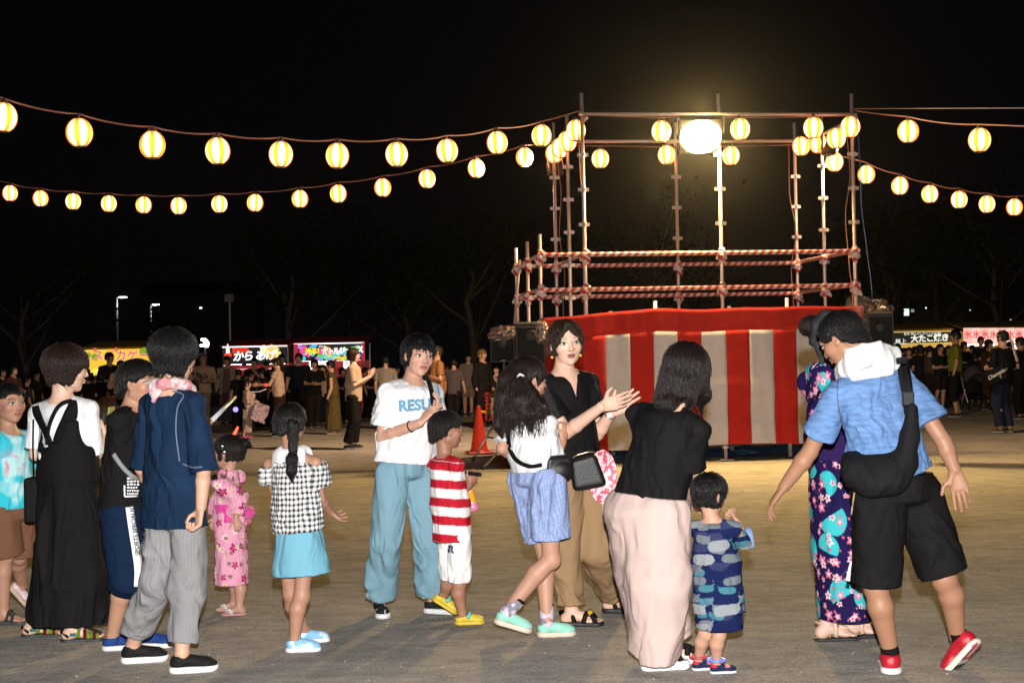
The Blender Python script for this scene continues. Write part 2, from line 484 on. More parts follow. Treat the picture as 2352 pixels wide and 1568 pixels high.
        if mouth: D.sub(ell(L(0, .41, -.268-mouth*.2), (.07*hh, .05*hh, (.008+mouth*.3)*hh), R), .008*hh)
        for q in (-1, 1):
            D.u(ell(L(q*.34, -.04, -.02), (.03*hh, .085*hh, .125*hh), R@rotm((0, 0, 1), q*-0.45)), .015*hh)
            D.sub(ell(L(q*.375, -.015, -.01), (.022*hh, .045*hh, .07*hh), R), .015*hh)
            e((q*.325, .01, -.125), (.028, .04, .045), .01)
        regs = []
        if hands:
            for q in s.hand: regs.append(s.hand_(D, q))
            regs = [(a, b, hfine) for a, b in regs]
        if face: regs.append((s.H-hh*0.62, s.H+hh*0.62, fine))
        V, F = D.mesh(h, regs)
        # colouring of the skin itself
        q = ((V-s.H)@R)/hh; x, y, z = np.abs(q[:, 0]), q[:, 1], q[:, 2]; near = (np.abs(q) < 0.62).all(1)
        c = np.tile(np.asarray(skin, float), (len(V), 1)); c *= (1+0.05*fbm(V*14, 3, 3))[:, None]
        def mixin(w, col):
            nonlocal c; w = np.clip(w, 0, 1)[:, None]; c = c*(1-w)+np.asarray(col)*w
        if face:
            sk = np.asarray(skin)
            fr = near & (y > 0.15)
            mixin(fr*0.35*np.exp(-((x-.2)**2/.008+(z+.13)**2/.008)), sk*[1.05, .72, .72])
            mixin(fr*0.3*np.exp(-(x**2/.004+(z+.13)**2/.004)), sk*[1.0, .75, .72])
            mw = np.clip(1.6-(((x)/.105)**2+((z+.267+mouth*.25)/(.05+mouth*.35))**2)*1.5, 0, 1)
            mixin(fr*(y > .3)*mw*0.85, sk*[.86, .42, .46] if lips is None else lips)
            ln = np.exp(-((z+.266+mouth*.2)/(.010+mouth*.2))**2)*(x < .095)
            mixin(fr*(y > .3)*ln*0.75, (0.07, 0.02, 0.02))
            # eyes: white, iris, lashes
            ex, ez = (x-.155)/.082, (z-.012)/.034
            lid = ex**2+ez**2
            mixin(fr*np.clip((1.0-lid)*4, 0, 1), (0.5, 0.47, 0.45))
            mixin(fr*(lid < 1.1)*np.clip((.036-np.hypot(x-.15, z-.012))/.008, 0, 1), (0.012, 0.008, 0.006))
            lash = np.exp(-((z-(.012+.032*np.sqrt(np.clip(1-ex**2, 0, 1))))/.011)**2)*(np.abs(ex) < 1.12)
            mixin(fr*lash*0.92, (0.015, 0.01, 0.009))
            mixin(fr*0.4*np.exp(-((z-(.012-.034*np.sqrt(np.clip(1-ex**2, 0, 1))))/.008)**2)*(np.abs(ex) < 1), (0.06, 0.03, 0.025))
            brow = np.exp(-((z-(.118-.35*(x-.14)**2))/.013)**2)*np.clip((x-.06)/.02, 0, 1)*np.clip((.25-x)/.03, 0, 1)
            mixin(fr*brow*0.75, (0.03, 0.02, 0.016))
            mixin(fr*np.exp(-((x-.03)**2/.0004+(z+.168)**2/.00014))*(y > .38), (0.08, 0.025, 0.02))
        m = mat('skin', attr=True, rough=0.52, spec=0.4, bump=(220, 0.06, (1, 1, 1)))
        s.bodyo = meshobj('body', V, F, m, s.root, c)
        return s
    def hand_(s, D, q):
        a = s.hand[q]; W = s.arm[q][2]; Ln = a['L']; d = a['d']; n = nrm(a['n']-d*np.dot(a['n'], d)); t = np.cross(d, n) if q == 'R' else np.cross(n, d)
        cu = a['curl'] if hasattr(a['curl'], '__len__') else [a['curl']]*4
        lo, hi = W.copy(), W.copy()
        def U(pr, k):
            nonlocal lo, hi; D.u(pr, k); lo = np.minimum(lo, pr[0]); hi = np.maximum(hi, pr[1])
        U(ecap(W-d*.02*Ln, W+d*.42*Ln, t, (.145*Ln, .09*Ln), (.215*Ln, .075*Ln), .1*Ln), .03*Ln)
        U(rcap(W+d*.08*Ln+t*.08*Ln+n*.03*Ln, W+d*.28*Ln+t*.17*Ln+n*.05*Ln, .08*Ln, .065*Ln), .04*Ln)
        for i, (off, bl, fl, r) in enumerate(((.165, .47, .40, .048), (.055, .50, .45, .05), (-.055, .48, .42, .047), (-.155, .44, .33, .041))):
            p = W+d*bl*Ln+t*off*Ln*0.95; ang = cu[i]*0.55
            dd = nrm(d+t*(1.5-i)*a['spread'])
            for j, fr in enumerate((.45, .31, .26)):
                dv = dd*math.cos(ang)+n*math.sin(ang); p2 = p+dv*fl*fr*Ln
                U(rcap(p, p2, (r-.004*j)*Ln, (r-.004*(j+1))*Ln), .012*Ln if j else .03*Ln)
                p = p2; ang += cu[i]*(1.0 if j == 0 else 0.7)
        th = a['thumb']; b = W+d*.2*Ln+t*.17*Ln+n*.04*Ln
        d1 = nrm(d*.65+t*(.85-.8*th)+n*(.25+.55*th)); d2 = nrm(d*.85+t*(.4-.75*th)+n*(.2+.3*th))
        p1 = b+d1*.2*Ln; p2 = p1+d2*.17*Ln
        U(rcap(b, p1, .06*Ln, .05*Ln), .03*Ln); U(rcap(p1, p2, .05*Ln, .04*Ln), .01*Ln)
        return lo-.02, hi+.02

    # ---- hair
    def hair(s, col, th=.055, back=-.25, fringe=.13, open_w=.27, wide=(.40, .40), extra=None, ears=True, h=.0045, n=1500, slen=.05, rough=.38, side=None, part=0.0, curl=0.0, name='hair', open_y=.12, amp=.018, tilt=.10, jagged=1.0):
        hh = s.hh; L = s.L; R = s.R; D = Sdf()
        D.u(ell(L(0, -.06, .13), [(.345+th)*hh, (.43+th)*hh, (.375+th)*hh], R))
        if back < -.2:
            D.u(ecap(L(0, -.07, .1), L(0, -.10, back-.05), R[:, 0], ((.355+th)*hh, (.41+th)*hh), (wide[0]*hh, wide[1]*hh)), .04*hh)
        else:
            D.u(ell(L(0, -.16, -.05), [.31*hh, (.30+th*.6)*hh, .3*hh], R), .06*hh)
        # ragged lower edge and fringe
        hx, hy = s.H[0], s.H[1]; f0 = .2/hh
        def jag(X, Y): return (np.sin(f0*(95*(X-hx)+42*(Y-hy)))+np.sin(f0*(63*(Y-hy)-78*(X-hx))+1.3)+.7*np.sin(f0*(165*(X-hx)+120*(Y-hy))))*.013*hh*jagged
        pl = plane(L(0, -.1 if tilt < .3 else -.38, back), -R[:, 2]+R[:, 1]*tilt*(-1 if tilt < .3 else 1))[2]
        D.ops.append(('i', (None, None, lambda X, Y, Z: pl(X, Y, Z)+jag(X, Y)), .012*hh))
        # the face shows through
        bl, bh, bf_ = rbox(L(part, open_y+.6, fringe-.7), ((open_w-.06)*hh, .54*hh, .64*hh), .06*hh, R)
        D.sub((bl, bh, lambda X, Y, Z: bf_(X, Y, Z-jag(X, Y)*.9)), .035*hh)
        if ears:
            for q in (-1, 1):
                D.sub(ell(L(q*.42, .0, -.12), (.16*hh, .11*hh, .2*hh), R), .03*hh)
                if side is not None: D.sub(rbox(L(q*.3, .22, side-.5), (.3*hh, .2*hh, .5*hh), .03*hh, R), .03*hh)
        if extra: extra(D)
        V, F = D.mesh(h)
        N = vnormals(V, F); q = ((V-s.H)@R)/hh
        az = np.arctan2(q[:, 0], -q[:, 1]+.0)*0.55; rr = np.hypot(q[:, 0], q[:, 1])
        lock = vnoise(np.stack([az*20, rr*3, q[:, 2]*1.6], 1), 5)*0.7+vnoise(np.stack([az*44, rr*5, q[:, 2]*2.4], 1), 6)*0.4
        V = V+N*(lock*amp*hh)[:, None]
        nm = 'hair_%.3f_%.3f_%.2f' % (col[0], col[1], rough)
        m = mat(nm, np.asarray(col)*.5, rough=rough, spec=0.24, bump=(60, 0.55, (7, 7, .6)))
        ho = meshobj(name, V, F, m, s.root)
        if n: s.strands(V, F, N, ho, int(n*1.5), slen, col, rough, curl)
        s.hairo = ho
        return ho
    def strands(s, V, F, N, parent, n, slen, col, rough, curl=0.0, seed=1):
        rg = np.random.RandomState(seed+int(abs(s.H[0])*1000)); hh = s.hh
        bv = BVHTree.FromPolygons([tuple(v) for v in V.tolist()], F.tolist())
        fly = rg.rand(n)**9; crown = s.L(0, -.15, .5); idx = rg.choice(len(V), n); K = 6; P = np.zeros((n, K, 3), np.float32); down = -s.R[:, 2]*.5-UP*.5
        for i, j in enumerate(idx):
            p = V[j]+N[j]*.001; nr = N[j]; ln = slen*(.5+rg.rand()*.9); P[i, 0] = p
            for t in range(1, K):
                f = nrm(p-crown)*.8+down*.7; f = f-nr*np.dot(f, nr); f = nrm(f+rg.randn(3)*.06)
                p = p+f*ln/(K-1)
                hit = bv.find_nearest(Vector(p))
                if hit[0] is not None:
                    hp = np.array(hit[0]); hn = np.array(hit[1]); dd = np.dot(p-hp, hn)
                    if abs(dd) < .012: p = hp+hn*(.0012+.0035*rg.rand()**2+.012*(fly[i])*t/K); nr = hn
                    else: p = p-UP*.001
                P[i, t] = p
        hc = bpy.data.hair_curves.new('hair_strands'); hc.add_curves([K]*n)
        hc.attributes['position'].data.foreach_set('vector', (P-s.base.astype(np.float32)).ravel())
        ra = hc.attributes.new('radius', 'FLOAT', 'POINT'); ra.data.foreach_set('value', np.tile(np.linspace(.0011, .0004, K), n).astype(np.float32))
        hc.materials.append(mat('strand_%.3f_%.3f' % (col[0], col[1]), np.asarray(col)*.6, rough=.4, spec=.2))
        o = bpy.data.objects.new('hair_strands', hc); COL.objects.link(o); o.parent = parent; o['kind'] = 'stuff'
        return o

    # ---- clothes
    def cloth(s, name, D, m, h=.006, fold=None, cols=None, parent=None):
        V, F = D.mesh(h); N = None
        if callable(cols): N = vnormals(V, F)
        V0 = V
        if fold: V = V+fold(V)
        V = V.astype(np.float32)
        c = cols(V0, N) if callable(cols) else cols
        if c is not None and np.ndim(c) == 1: c = np.tile(c, (len(V), 1))
        return meshobj(name, V, F, m, parent or s.root, c)
    def top(s, hem, loose=.022, sl=.5, sr=.062, sr0=.06, flare=1.0, neckr=.062, hemw=None, neckdrop=0.0, vneck=0.0, waist=None, chestw=None, collar=0):
        """shirt: hem = world point at the hem's centre; sl = share of the upper arm (1..2 goes on down the forearm) covered by the sleeve"""
        k = s.k; g = s.g; D = Sdf(); hem = np.asarray(hem, float)
        wa = s.Q+(s.N-s.Q)*0.40
        cw = (0.148*k*g+loose) if chestw is None else chestw
        wd = (0.128*k*g+loose) if waist is None else waist
        hw = (0.148*k*g+loose) if hemw is None else hemw
        cd_ = 0.098*k*g+loose
        D.u(ecap(s.N-s.ax*0.085*k, wa, s.br, (cw*.93, cd_*.85), (wd, cd_), .07*k))
        for q in 'LR': D.u(rcap(s.N-s.ax*0.04*k, s.S[q], .054*k, .046*k+loose*.35), .03*k)
        ext = nrm(hem-wa)
        D.u(ecap(wa, hem+ext*.06, s.pr, (wd, cd_), (hw, hw*.74), .03), .04*k)
        for q in s.arm:
            a, b, c = s.arm[q]
            if sl <= 0: continue
            t = min(sl, 1.0); e = a+(b-a)*t; d = nrm(b-a)
            if sl > 1:
                e2 = b+(c-b)*(sl-1); D.u(rcap(a+d*.01*k, b, sr0*.86*k, sr*k*flare), .022*k); D.u(fcap(b, e2, sr*k*flare, sr*k*flare), .012*k)
            else: D.u(fcap(a+d*.01*k, e, sr0*.86*k, sr*k*flare), .012*k)
        D.cut(hem, ext)
        nd = s.ax*neckdrop
        D.sub(rcap(s.N-s.ax*.012*k-nd+s.bfr*.018*k, s.N+s.ax*.12+s.bfr*.02, neckr*k, neckr*k*1.25), .01)
        if vneck:
            D.sub(ecap(s.N+s.bfr*.10*k-s.ax*vneck*k, s.N+s.ax*.1+s.bfr*.06, s.br, (.008, .12), (.085*k, .12), .02), .005)
        return D
    @staticmethod
    def _cutcap(D, e, d, r, ln=.22):
        """remove what lies beyond the plane through e, within radius r of the axis"""
        e = np.asarray(e, float); d = nrm(d); lo = np.minimum(e, e+d*ln)-r; hi = np.maximum(e, e+d*ln)+r
        def fn(X, Y, Z):
            t = (X-e[0])*d[0]+(Y-e[1])*d[1]+(Z-e[2])*d[2]
            q = np.sqrt(np.maximum((X-e[0])**2+(Y-e[1])**2+(Z-e[2])**2-t*t, 0))-r
            return np.maximum(np.maximum(-t, t-ln), q)
        D.ops.append(('s', (lo, hi, fn), 0))
    def trousers(s, waist, end=1.0, rh=.098, rk=.075, re=.075, hipw=.15, hipd=.12, low=0.0, kk=.02, sides='LR', ends=None):
        """end: 0..1 = down to the knee, 1..2 = on down to the ankle"""
        k = s.k; D = Sdf(); waist = np.asarray(waist, float)
        D.u(ecap(waist, s.Q-UP*low, s.pr, (hipw*k*.9, hipd*k*.92), (hipw*k, hipd*k), .04))
        for q in sides:
            a, b, c = s.leg[q]; en = (ends or {}).get(q, end)
            if en <= 1: e = a+(b-a)*en; D.u(fcap(a, e, rh*k, re*k, .04), kk*k*.6)
            else: e = b+(c-b)*(en-1); D.u(rcap(a, b, rh*k, rk*k), kk*k); D.u(fcap(b, e, rk*k, re*k, .04), kk*k)
        D.cut(waist, nrm(waist-s.Q))
        return D
    def skirt(s, a, b, A, B, k=None, hollow=True):
        D = Sdf(); a = np.asarray(a, float); b = np.asarray(b, float); d = nrm(b-a)
        D.u(ecap(a, b+d*.05, s.pr, A, B, .03)); D.cut(b, d); D.cut(a-d*.01, -d)
        return D
    def shoe(s, q, upper, sole, sole_h=.10, wide=1.0, collar=.30, h=.005, m=None, ms=None, attr=None, sole_attr=None, name='shoe', rocker=0.0):
        G, Rf, Lf = s.foot[q]; fp = lambda *a: s.fp(q, *a); D = Sdf()
        z0 = sole_h
        D.u(ell(fp(0, -.30, z0+.08), (.16*Lf*wide, .16*Lf, .17*Lf), Rf)); D.u(rcap(fp(0, -.25, z0+.12), fp(0, .25, z0+.05), .145*Lf*wide, .12*Lf), .05*Lf)
        D.u(ell(fp(0, .24, z0+.03), (.175*Lf*wide, .23*Lf, .115*Lf), Rf), .06*Lf)
        D.u(rcap(fp(0, -.26, z0+.1), fp(0, -.24, collar), .14*Lf, .135*Lf), .05*Lf)
        D.cut(fp(0, 0, z0*.7), -Rf[:, 2]); D.cut(fp(0, -.25, collar), Rf[:, 2]-Rf[:, 1]*.15)
        D.sub(rcap(fp(0, -.24, collar-.06), fp(0, -.24, collar+.3), .115*Lf), .01*Lf)
        m = m or mat('shoe_upper', attr=True, rough=.7, spec=.12, bump=(160, .25, (1, 1, 1)))
        o = s.cloth(name, D, m, h, None, attr if attr is not None else np.asarray(upper))
        E = Sdf()
        E.u(ecap(fp(0, -.30, z0*.5), fp(0, 0, z0*.5), Rf[:, 0], (.18*Lf*wide, z0*Lf), (.17*Lf*wide, z0*Lf), .18*Lf))
        E.u(ecap(fp(0, -.05, z0*.5), fp(0, .29, z0*.5+rocker), Rf[:, 0], (.17*Lf*wide, z0*Lf), (.195*Lf*wide, z0*Lf), .2*Lf), .04*Lf)
        E.cut(fp(0, 0, z0*1.0), Rf[:, 2]); E.cut(fp(0, 0, 0), -Rf[:, 2])
        s.cloth('sole', E, ms or mat('shoe_sole', attr=True, rough=.6), h, None, sole_attr if sole_attr is not None else np.asarray(sole), parent=o)
        return o
    def sandal(s, q, strap, sole, straps, sole_h=.07, h=.005, wide=1.0, r=.022, name='sandal', mstrap=None):
        """straps = list of point chains in foot coordinates"""
        G, Rf, Lf = s.foot[q]; fp = lambda *a: s.fp(q, *a); E = Sdf(); z0 = sole_h
        E.u(ecap(fp(0, -.32, z0*.5), fp(0, 0, z0*.5), Rf[:, 0], (.165*Lf*wide, z0*Lf), (.16*Lf*wide, z0*Lf), .18*Lf))
        E.u(ecap(fp(0, -.05, z0*.5), fp(0, .30, z0*.5), Rf[:, 0], (.16*Lf*wide, z0*Lf), (.2*Lf*wide, z0*Lf), .2*Lf), .04*Lf)
        E.cut(fp(0, 0, z0), Rf[:, 2]); E.cut(fp(0, 0, 0), -Rf[:, 2])
        o = s.cloth(name, E, mat('shoe_sole', attr=True, rough=.6), h, None, np.asarray(sole))
        b = MB(); cs = []
        for ch in straps:
            c = strap
            if isinstance(ch, tuple): c, ch = ch
            n0 = len(b.V); b.tube([fp(*p) for p in ch], r*Lf, 6); cs += [c]*(len(b.V)-n0)
        st = b.build('strap', mstrap or mat('shoe_upper', attr=True, rough=.7, spec=.12), o, True, cols=np.array(cs))
        return o

def folds(amp=.006, fx=16, fz=4, seed=0, k2=.5, vert=True):
    """soft cloth folds that run along z (vert) or across: both faces of the cloth move together"""
    sc = np.array([fx, fx, fz] if vert else [fz, fz, fx])
    def f(V):
        w = fbm(V*4, 2, seed+9)[:, None]*.7
        d = np.stack([fbm(V*sc+w+13*j, 3, seed+3*j) for j in range(3)], 1)
        d = d*(1-k2)+(1-2.2*np.abs(d))*k2
        d[:, 2] *= .25 if vert else .5
        return d*amp*1.6
    return f
def tex_cloth(name, rough=.9, scale=500, st=.25, sheen=0.0, spec=.06): return mat(name, attr=True, rough=rough, spec=spec, sheen=sheen, bump=(scale, st, (1, 1, 1)))

def print_text(target, text, o3, right, up, size, col, parent, name='lettering', eps=.002, direction=None, bold=0.0, shear=0.0, align='CENTER', m=None):
    """flat print: the text's outline laid onto a surface"""
    c = bpy.data.curves.new(name, 'FONT'); c.body = text; c.size = size; c.align_x = align; c.align_y = 'CENTER'; c.offset = bold; c.shear = shear; c.resolution_u = 3
    t = bpy.data.objects.new('tmp', c); COL.objects.link(t)
    me = t.to_mesh(); vs = [tuple(v.co) for v in me.vertices]; fs = [tuple(p.vertices) for p in me.polygons]
    t.to_mesh_clear(); bpy.data.objects.remove(t)
    right = nrm(right); up = nrm(np.asarray(up)-right*np.dot(up, right)); n = np.cross(right, up)   # n points at the reader
    if target is not None:
        import bmesh
        bm = bmesh.new(); [bm.verts.new(v) for v in vs]; bm.verts.ensure_lookup_table()
        for f in fs:
            try: bm.faces.new([bm.verts[i] for i in f])
            except ValueError: pass
        bmesh.ops.triangulate(bm, faces=bm.faces[:])
        for _ in range(2):
            ed = [e for e in bm.edges if e.calc_length() > size*.22]
            if ed: bmesh.ops.subdivide_edges(bm, edges=ed, cuts=1); bmesh.ops.triangulate(bm, faces=bm.faces[:])
        bm.verts.index_update(); vs = [tuple(v.co) for v in bm.verts]; fs = [tuple(v.index for v in f.verts) for f in bm.faces]; bm.free()
        base = np.zeros(3); p = target
        while p is not None: base = base+np.array(p.location); p = p.parent
        tv = np.empty(len(target.data.vertices)*3, np.float32); target.data.vertices.foreach_get('co', tv); tv = tv.reshape(-1, 3)+base
        bv = BVHTree.FromPolygons([tuple(v) for v in tv.tolist()], [tuple(p.vertices) for p in target.data.polygons])
        V = []; last = 0.0
        for v in vs:
            w = np.asarray(o3)+right*v[0]+up*v[1]
            rd = nrm(w-CAMP); hit = bv.ray_cast(Vector(CAMP), Vector(rd))
            if hit[0] is not None and abs(hit[3]-np.linalg.norm(w-CAMP)) < .5: q = np.array(hit[0])-rd*eps; last = hit[3]-np.linalg.norm(w-CAMP)
            else: q = w+rd*(last-eps)
            V.append(q)
    else: V = [np.asarray(o3)+right*v[0]+up*v[1]+n*eps for v in vs]
    return meshobj(name, np.array(V), fs, m or mat('print_%.2f_%.2f_%.2f' % tuple(col), col, rough=.8), parent, None, False)
# ------------------------------------------------------------------ the setting
ORD = ['first', 'second', 'third', 'fourth', 'fifth', 'sixth', 'seventh', 'eighth', 'ninth', 'tenth', 'eleventh', 'twelfth', 'thirteenth', 'fourteenth', 'fifteenth']
def gz(x, y):
    """the square falls away a little towards the stalls on one side"""
    t = np.clip((y-25)/16, 0, 1)*np.clip((2-x)/10, 0, 1); return -0.62*t*t*(3-2*t)
def make_ground():
    ys = np.concatenate([np.arange(-10, 4, 1.0), np.arange(4, 26, .25), np.arange(26, 50, 1.), np.arange(50, 320, 15.)])
    xs = np.concatenate([np.arange(-220, -14, 12.), np.arange(-14, 14, .3), np.arange(14, 230, 12.)])
    X, Y = np.meshgrid(xs, ys, indexing='ij'); Z = gz(X, Y)
    near = (np.abs(X) < 13) & (Y > 4) & (Y < 25)
    p = np.stack([X.ravel()*.6, Y.ravel()*.8, X.ravel()*0], 1); Z = Z+np.where(near, (fbm(p, 3, 2)*.012).reshape(X.shape)-.006, 0)
    n, mm = X.shape; i = np.arange(n*mm).reshape(n, mm)
    F = np.stack([i[:-1, :-1].ravel(), i[1:, :-1].ravel(), i[1:, 1:].ravel(), i[:-1, 1:].ravel()], 1)
    m = bpy.data.materials.new('dirt'); m.use_nodes = True; nt = m.node_tree; N = nt.nodes; L = nt.links; b = N['Principled BSDF']
    b.inputs['Roughness'].default_value = .93; b.inputs['Specular IOR Level'].default_value = .15
    tc = N.new('ShaderNodeTexCoord')
    def noise(sc, st, det=6, ro=.6):
        mp = N.new('ShaderNodeMapping'); mp.inputs['Scale'].default_value = st; L.new(tc.outputs['Object'], mp.inputs['Vector'])
        q = N.new('ShaderNodeTexNoise'); q.inputs['Scale'].default_value = sc; q.inputs['Detail'].default_value = det; q.inputs['Roughness'].default_value = ro
        L.new(mp.outputs['Vector'], q.inputs['Vector']); return q.outputs['Fac']
    def ramp(f, stops):
        r = N.new('ShaderNodeValToRGB'); L.new(f, r.inputs['Fac']); e = r.color_ramp.elements
        while len(e) < len(stops): e.new(.5)
        for k, (p_, c) in enumerate(stops): e[k].position = p_; e[k].color = (*c, 1)
        return r.outputs['Color']
    big = ramp(noise(.7, (1, 1.6, 1)), [(.35, (.268, .250, .232)), (.5, (.325, .300, .272)), (.66, (.382, .344, .302))])
    mid = ramp(noise(5, (.8, 1.7, 1), 7, .68), [(.36, (.76, .76, .77)), (.52, (1, 1, 1)), (.66, (1.18, 1.15, 1.08))])
    fine = ramp(noise(75, (1, 1.2, 1), 5, .75), [(.3, (.55, .55, .55)), (.5, (1, 1, 1)), (.72, (1.6, 1.55, 1.45))])
    def mul(a, c):
        x = N.new('ShaderNodeMix'); x.data_type = 'RGBA'; x.blend_type = 'MULTIPLY'; x.inputs['Factor'].default_value = 1
        L.new(a, x.inputs['A']); L.new(c, x.inputs['B']); return x.outputs['Result']
    L.new(mul(mul(big, mid), fine), b.inputs['Base Color'])
    add = N.new('ShaderNodeMath'); add.operation = 'ADD'; L.new(noise(9, (.8, 1.4, 1), 8, .72), add.inputs[0]); L.new(noise(70, (1, 1.2, 1), 3, .6), add.inputs[1])
    bp = N.new('ShaderNodeBump'); bp.inputs['Strength'].default_value = .55; bp.inputs['Distance'].default_value = .02
    L.new(add.outputs[0], bp.inputs['Height']); L.new(bp.outputs['Normal'], b.inputs['Normal'])
    g = meshobj('ground', np.stack([X, Y, Z], -1).reshape(-1, 3), F, m); g['kind'] = 'structure'
    # little stones and crumbs of earth lying about
    V = []; Fs = []; rg = np.random.RandomState(5)
    oc = np.array([(1, 0, 0), (-1, 0, 0), (0, 1, 0), (0, -1, 0), (0, 0, 1), (0, 0, -.6)]); of = np.array([(0, 2, 4), (2, 1, 4), (1, 3, 4), (3, 0, 4), (2, 0, 5), (1, 2, 5), (3, 1, 5), (0, 3, 5)])
    for k in range(1100):
        y = 5.2+10*rg.rand()**1.7; x = (rg.rand()-.5)*y*.85; r = .0028+.006*rg.rand()**3
        V.append(oc*r*(.7+.6*rg.rand(6, 1))*np.array([1.2, 1, .7])+np.array([x, y, .003+r*.2])); Fs.append(of+6*k)
    meshobj('gravel', np.concatenate(V), np.concatenate(Fs), mat('pebble', (.30, .265, .21), .9, vary=.4), smooth=False)['kind'] = 'stuff'
make_ground()

# ---- bon-odori tower of scaffold pipes
TY = (18.6, 19.77, 20.94)                       # the three rows of posts
c0 = at(1662, 800, TY[0]); TX = c0[0]           # middle of the front
HB = 1.815                                      # bay width
steel = mat('galvanised_pipe', (.66, .52, .50), .42, .45, vary=.12, bump=(30, .15, (1, 1, .3)))
rust = mat('clamp_steel', (.56, .46, .43), .5, .4, vary=.2)
tape = bpy.data.materials.new('red_white_tape'); tape.use_nodes = True
def _tape():
    n = tape.node_tree.nodes; L = tape.node_tree.links; b = n['Principled BSDF']; b.inputs['Roughness'].default_value = .5
    a = n.new('ShaderNodeAttribute'); a.attribute_name = 'col'; L.new(a.outputs['Color'], b.inputs['Base Color'])
_tape()
RED, WHT = np.array([.42, .012, .020]), np.array([.70, .56, .53])
tower = empty('festival_tower', (TX, TY[1], 0), 'tall scaffold tower with taped guard rails behind the red and white curtain', 'stage tower')
def pipe(name, a, b, r=.024, m=None, n=10): return MB().tube([a, b], r, n).build(name, m or steel, tower, True)
def spiral_pipe(name, a, b, r=.03, pitch=.105):
    a = np.asarray(a, float); b = np.asarray(b, float); Ln = np.linalg.norm(b-a); K = int(Ln/.018); n = 10; w = (b-a)/Ln
    u = nrm(np.cross(w, UPV)); v = np.cross(w, u); V = []; C = []; F = []
    for i in range(K+1):
        for k in range(n):
            an = 2*math.pi*k/n; V.append(a+w*Ln*i/K+r*(math.cos(an)*u+math.sin(an)*v))
            C.append(RED if ((Ln*i/K/pitch+k/n) % 1) < .56 else WHT)
    for i in range(K):
        for k in range(n): F.append((i*n+k, i*n+(k+1) % n, (i+1)*n+(k+1) % n, (i+1)*n+k))
    return meshobj(name, V, np.array(F), tape, tower, np.array(C))
UPV = np.array([0, 0, 1.0])
def post(name, x, y, z0, z1, flanges=True):
    o = pipe(name, (x, y, z0), (x, y, z1))
    if flanges:
        for k in range(9):
            z = 4.0-.45*k
            if z0+.1 < z < z1-.1:
                fl = MB(); fl.tube([(x, y, z-.035), (x, y, z+.035)], .031, 10)
                for a in range(4):
                    an = a*math.pi/2; fl.box((x+.047*math.cos(an), y+.047*math.sin(an), z), (.024, .012, .022) if a % 2 == 0 else (.012, .024, .022))
                fl.build('flange_ring', rust, o)
    fp = MB()
    if z0 < .3:
        fp.box((x, y, .012+gz(x, y)), (.09, .09, .006), None, .002); fp.tube([(x, y, .01), (x, y, .3)], .017, 8); fp.tube([(x, y, .16), (x, y, .19)], .05, 8)
        fp.build('base_jack', rust, o)
    return o
PX = [TX-HB, TX, TX+HB]
for j, y in enumerate(TY):
    for i, x in enumerate(PX):
        if j == 1 and i == 1: continue
        post('tower_post', x, y, 0.02, 4.80 if j != 1 else 4.72)
    post('stair_post', PX[0]-.585, y, 0.02, 2.98)
for y in (TY[0], TY[2]): pipe('top_rail', (PX[0]-.05, y-.05, 4.52), (PX[2]+.05, y-.05, 4.52))
for x in (PX[0], PX[2]): pipe('top_rail', (x+.05, TY[0]-.05, 4.47), (x+.05, TY[2]+.05, 4.47))
knots = []
def knot(x, y, z, s=1.0):
    """a wad of tape wound round a joint"""
    D = Sdf(); rg = np.random.RandomState(int(abs(x*97+y*31+z*11)*10) % 9999)
    D.u(rcap((x, y, z-.075*s), (x, y, z+.07*s), .038*s, .042*s)); D.u(ell((x-.01, y-.02, z), (.055*s, .05*s, .05*s)), .02)
    for k in range(3): D.u(ell((x+rg.randn()*.03, y-.03, z-.05*s+rg.randn()*.03), (.022*s, .022*s, .035*s)), .012)
    V, F = D.mesh(.009); V = V+(fbm(V*30, 3, k)*.010)[:, None]*np.array([1, 1, .4])
    st = ((V[:, 2]*9+V[:, 0]*5+V[:, 1]*4+rg.rand()) % 1) < .33
    meshobj('tape_knot', V, F, tape, tower, np.where(st[:, None], RED, WHT*np.array([1, .9, .88])))
for z in (2.71, 2.26):
    for y in (TY[0], TY[2]):
        spiral_pipe('guard_rail', (PX[0]-.62, y-.055, z), (PX[2]+.04, y-.055, z))
        for x in (PX[0]-.585, *PX): knot(x, y-.02, z-.03, 1.0 if y == TY[0] else .95)
    spiral_pipe('guard_rail', (PX[2]+.05, TY[0], z+.02), (PX[2]+.05, TY[2], z+.02), .03, .06)
    for x in (PX[0]-.585, PX[0]): pipe('side_rail', (x+.05, TY[0], z+.03), (x+.05, TY[2], z+.03))
    knot(PX[2], TY[1], z); knot(PX[0]-.585, TY[1], z-.05)
for (X, Yt, y) in ((1423, 715, TY[1]), (1504, 692, TY[0]+.12), (1701, 702, TY[1]), (1815, 683, TY[0]+.12)):
    t = at(X, Yt, y); pipe('stub_post', (t[0], y, .02), t, .026)
# stair brace and platform
a = at(1215, 600, TY[1]); b = at(1203, 745, TY[1]); pipe('stair_brace', a, b, .018, rust)
for k in range(9):
    y = TY[0]+.16+k*.26
    MB().box((TX-.25, y, 1.80), (HB+.45, .12, .018), None, .004).build('deck_plank', mat('old_plank', (.20, .14, .085), .85, vary=.35, bump=(40, .4, (.05, 1, 1))), tower)
for k in range(5):
    x = PX[0]-.5+k*.95; pipe('lower_ledger', (x, TY[0], .42), (x, TY[2], .42), .02)
for y in TY: pipe('lower_ledger', (PX[0]-.6, y+.05, .40), (PX[2], y+.05, .40), .02)

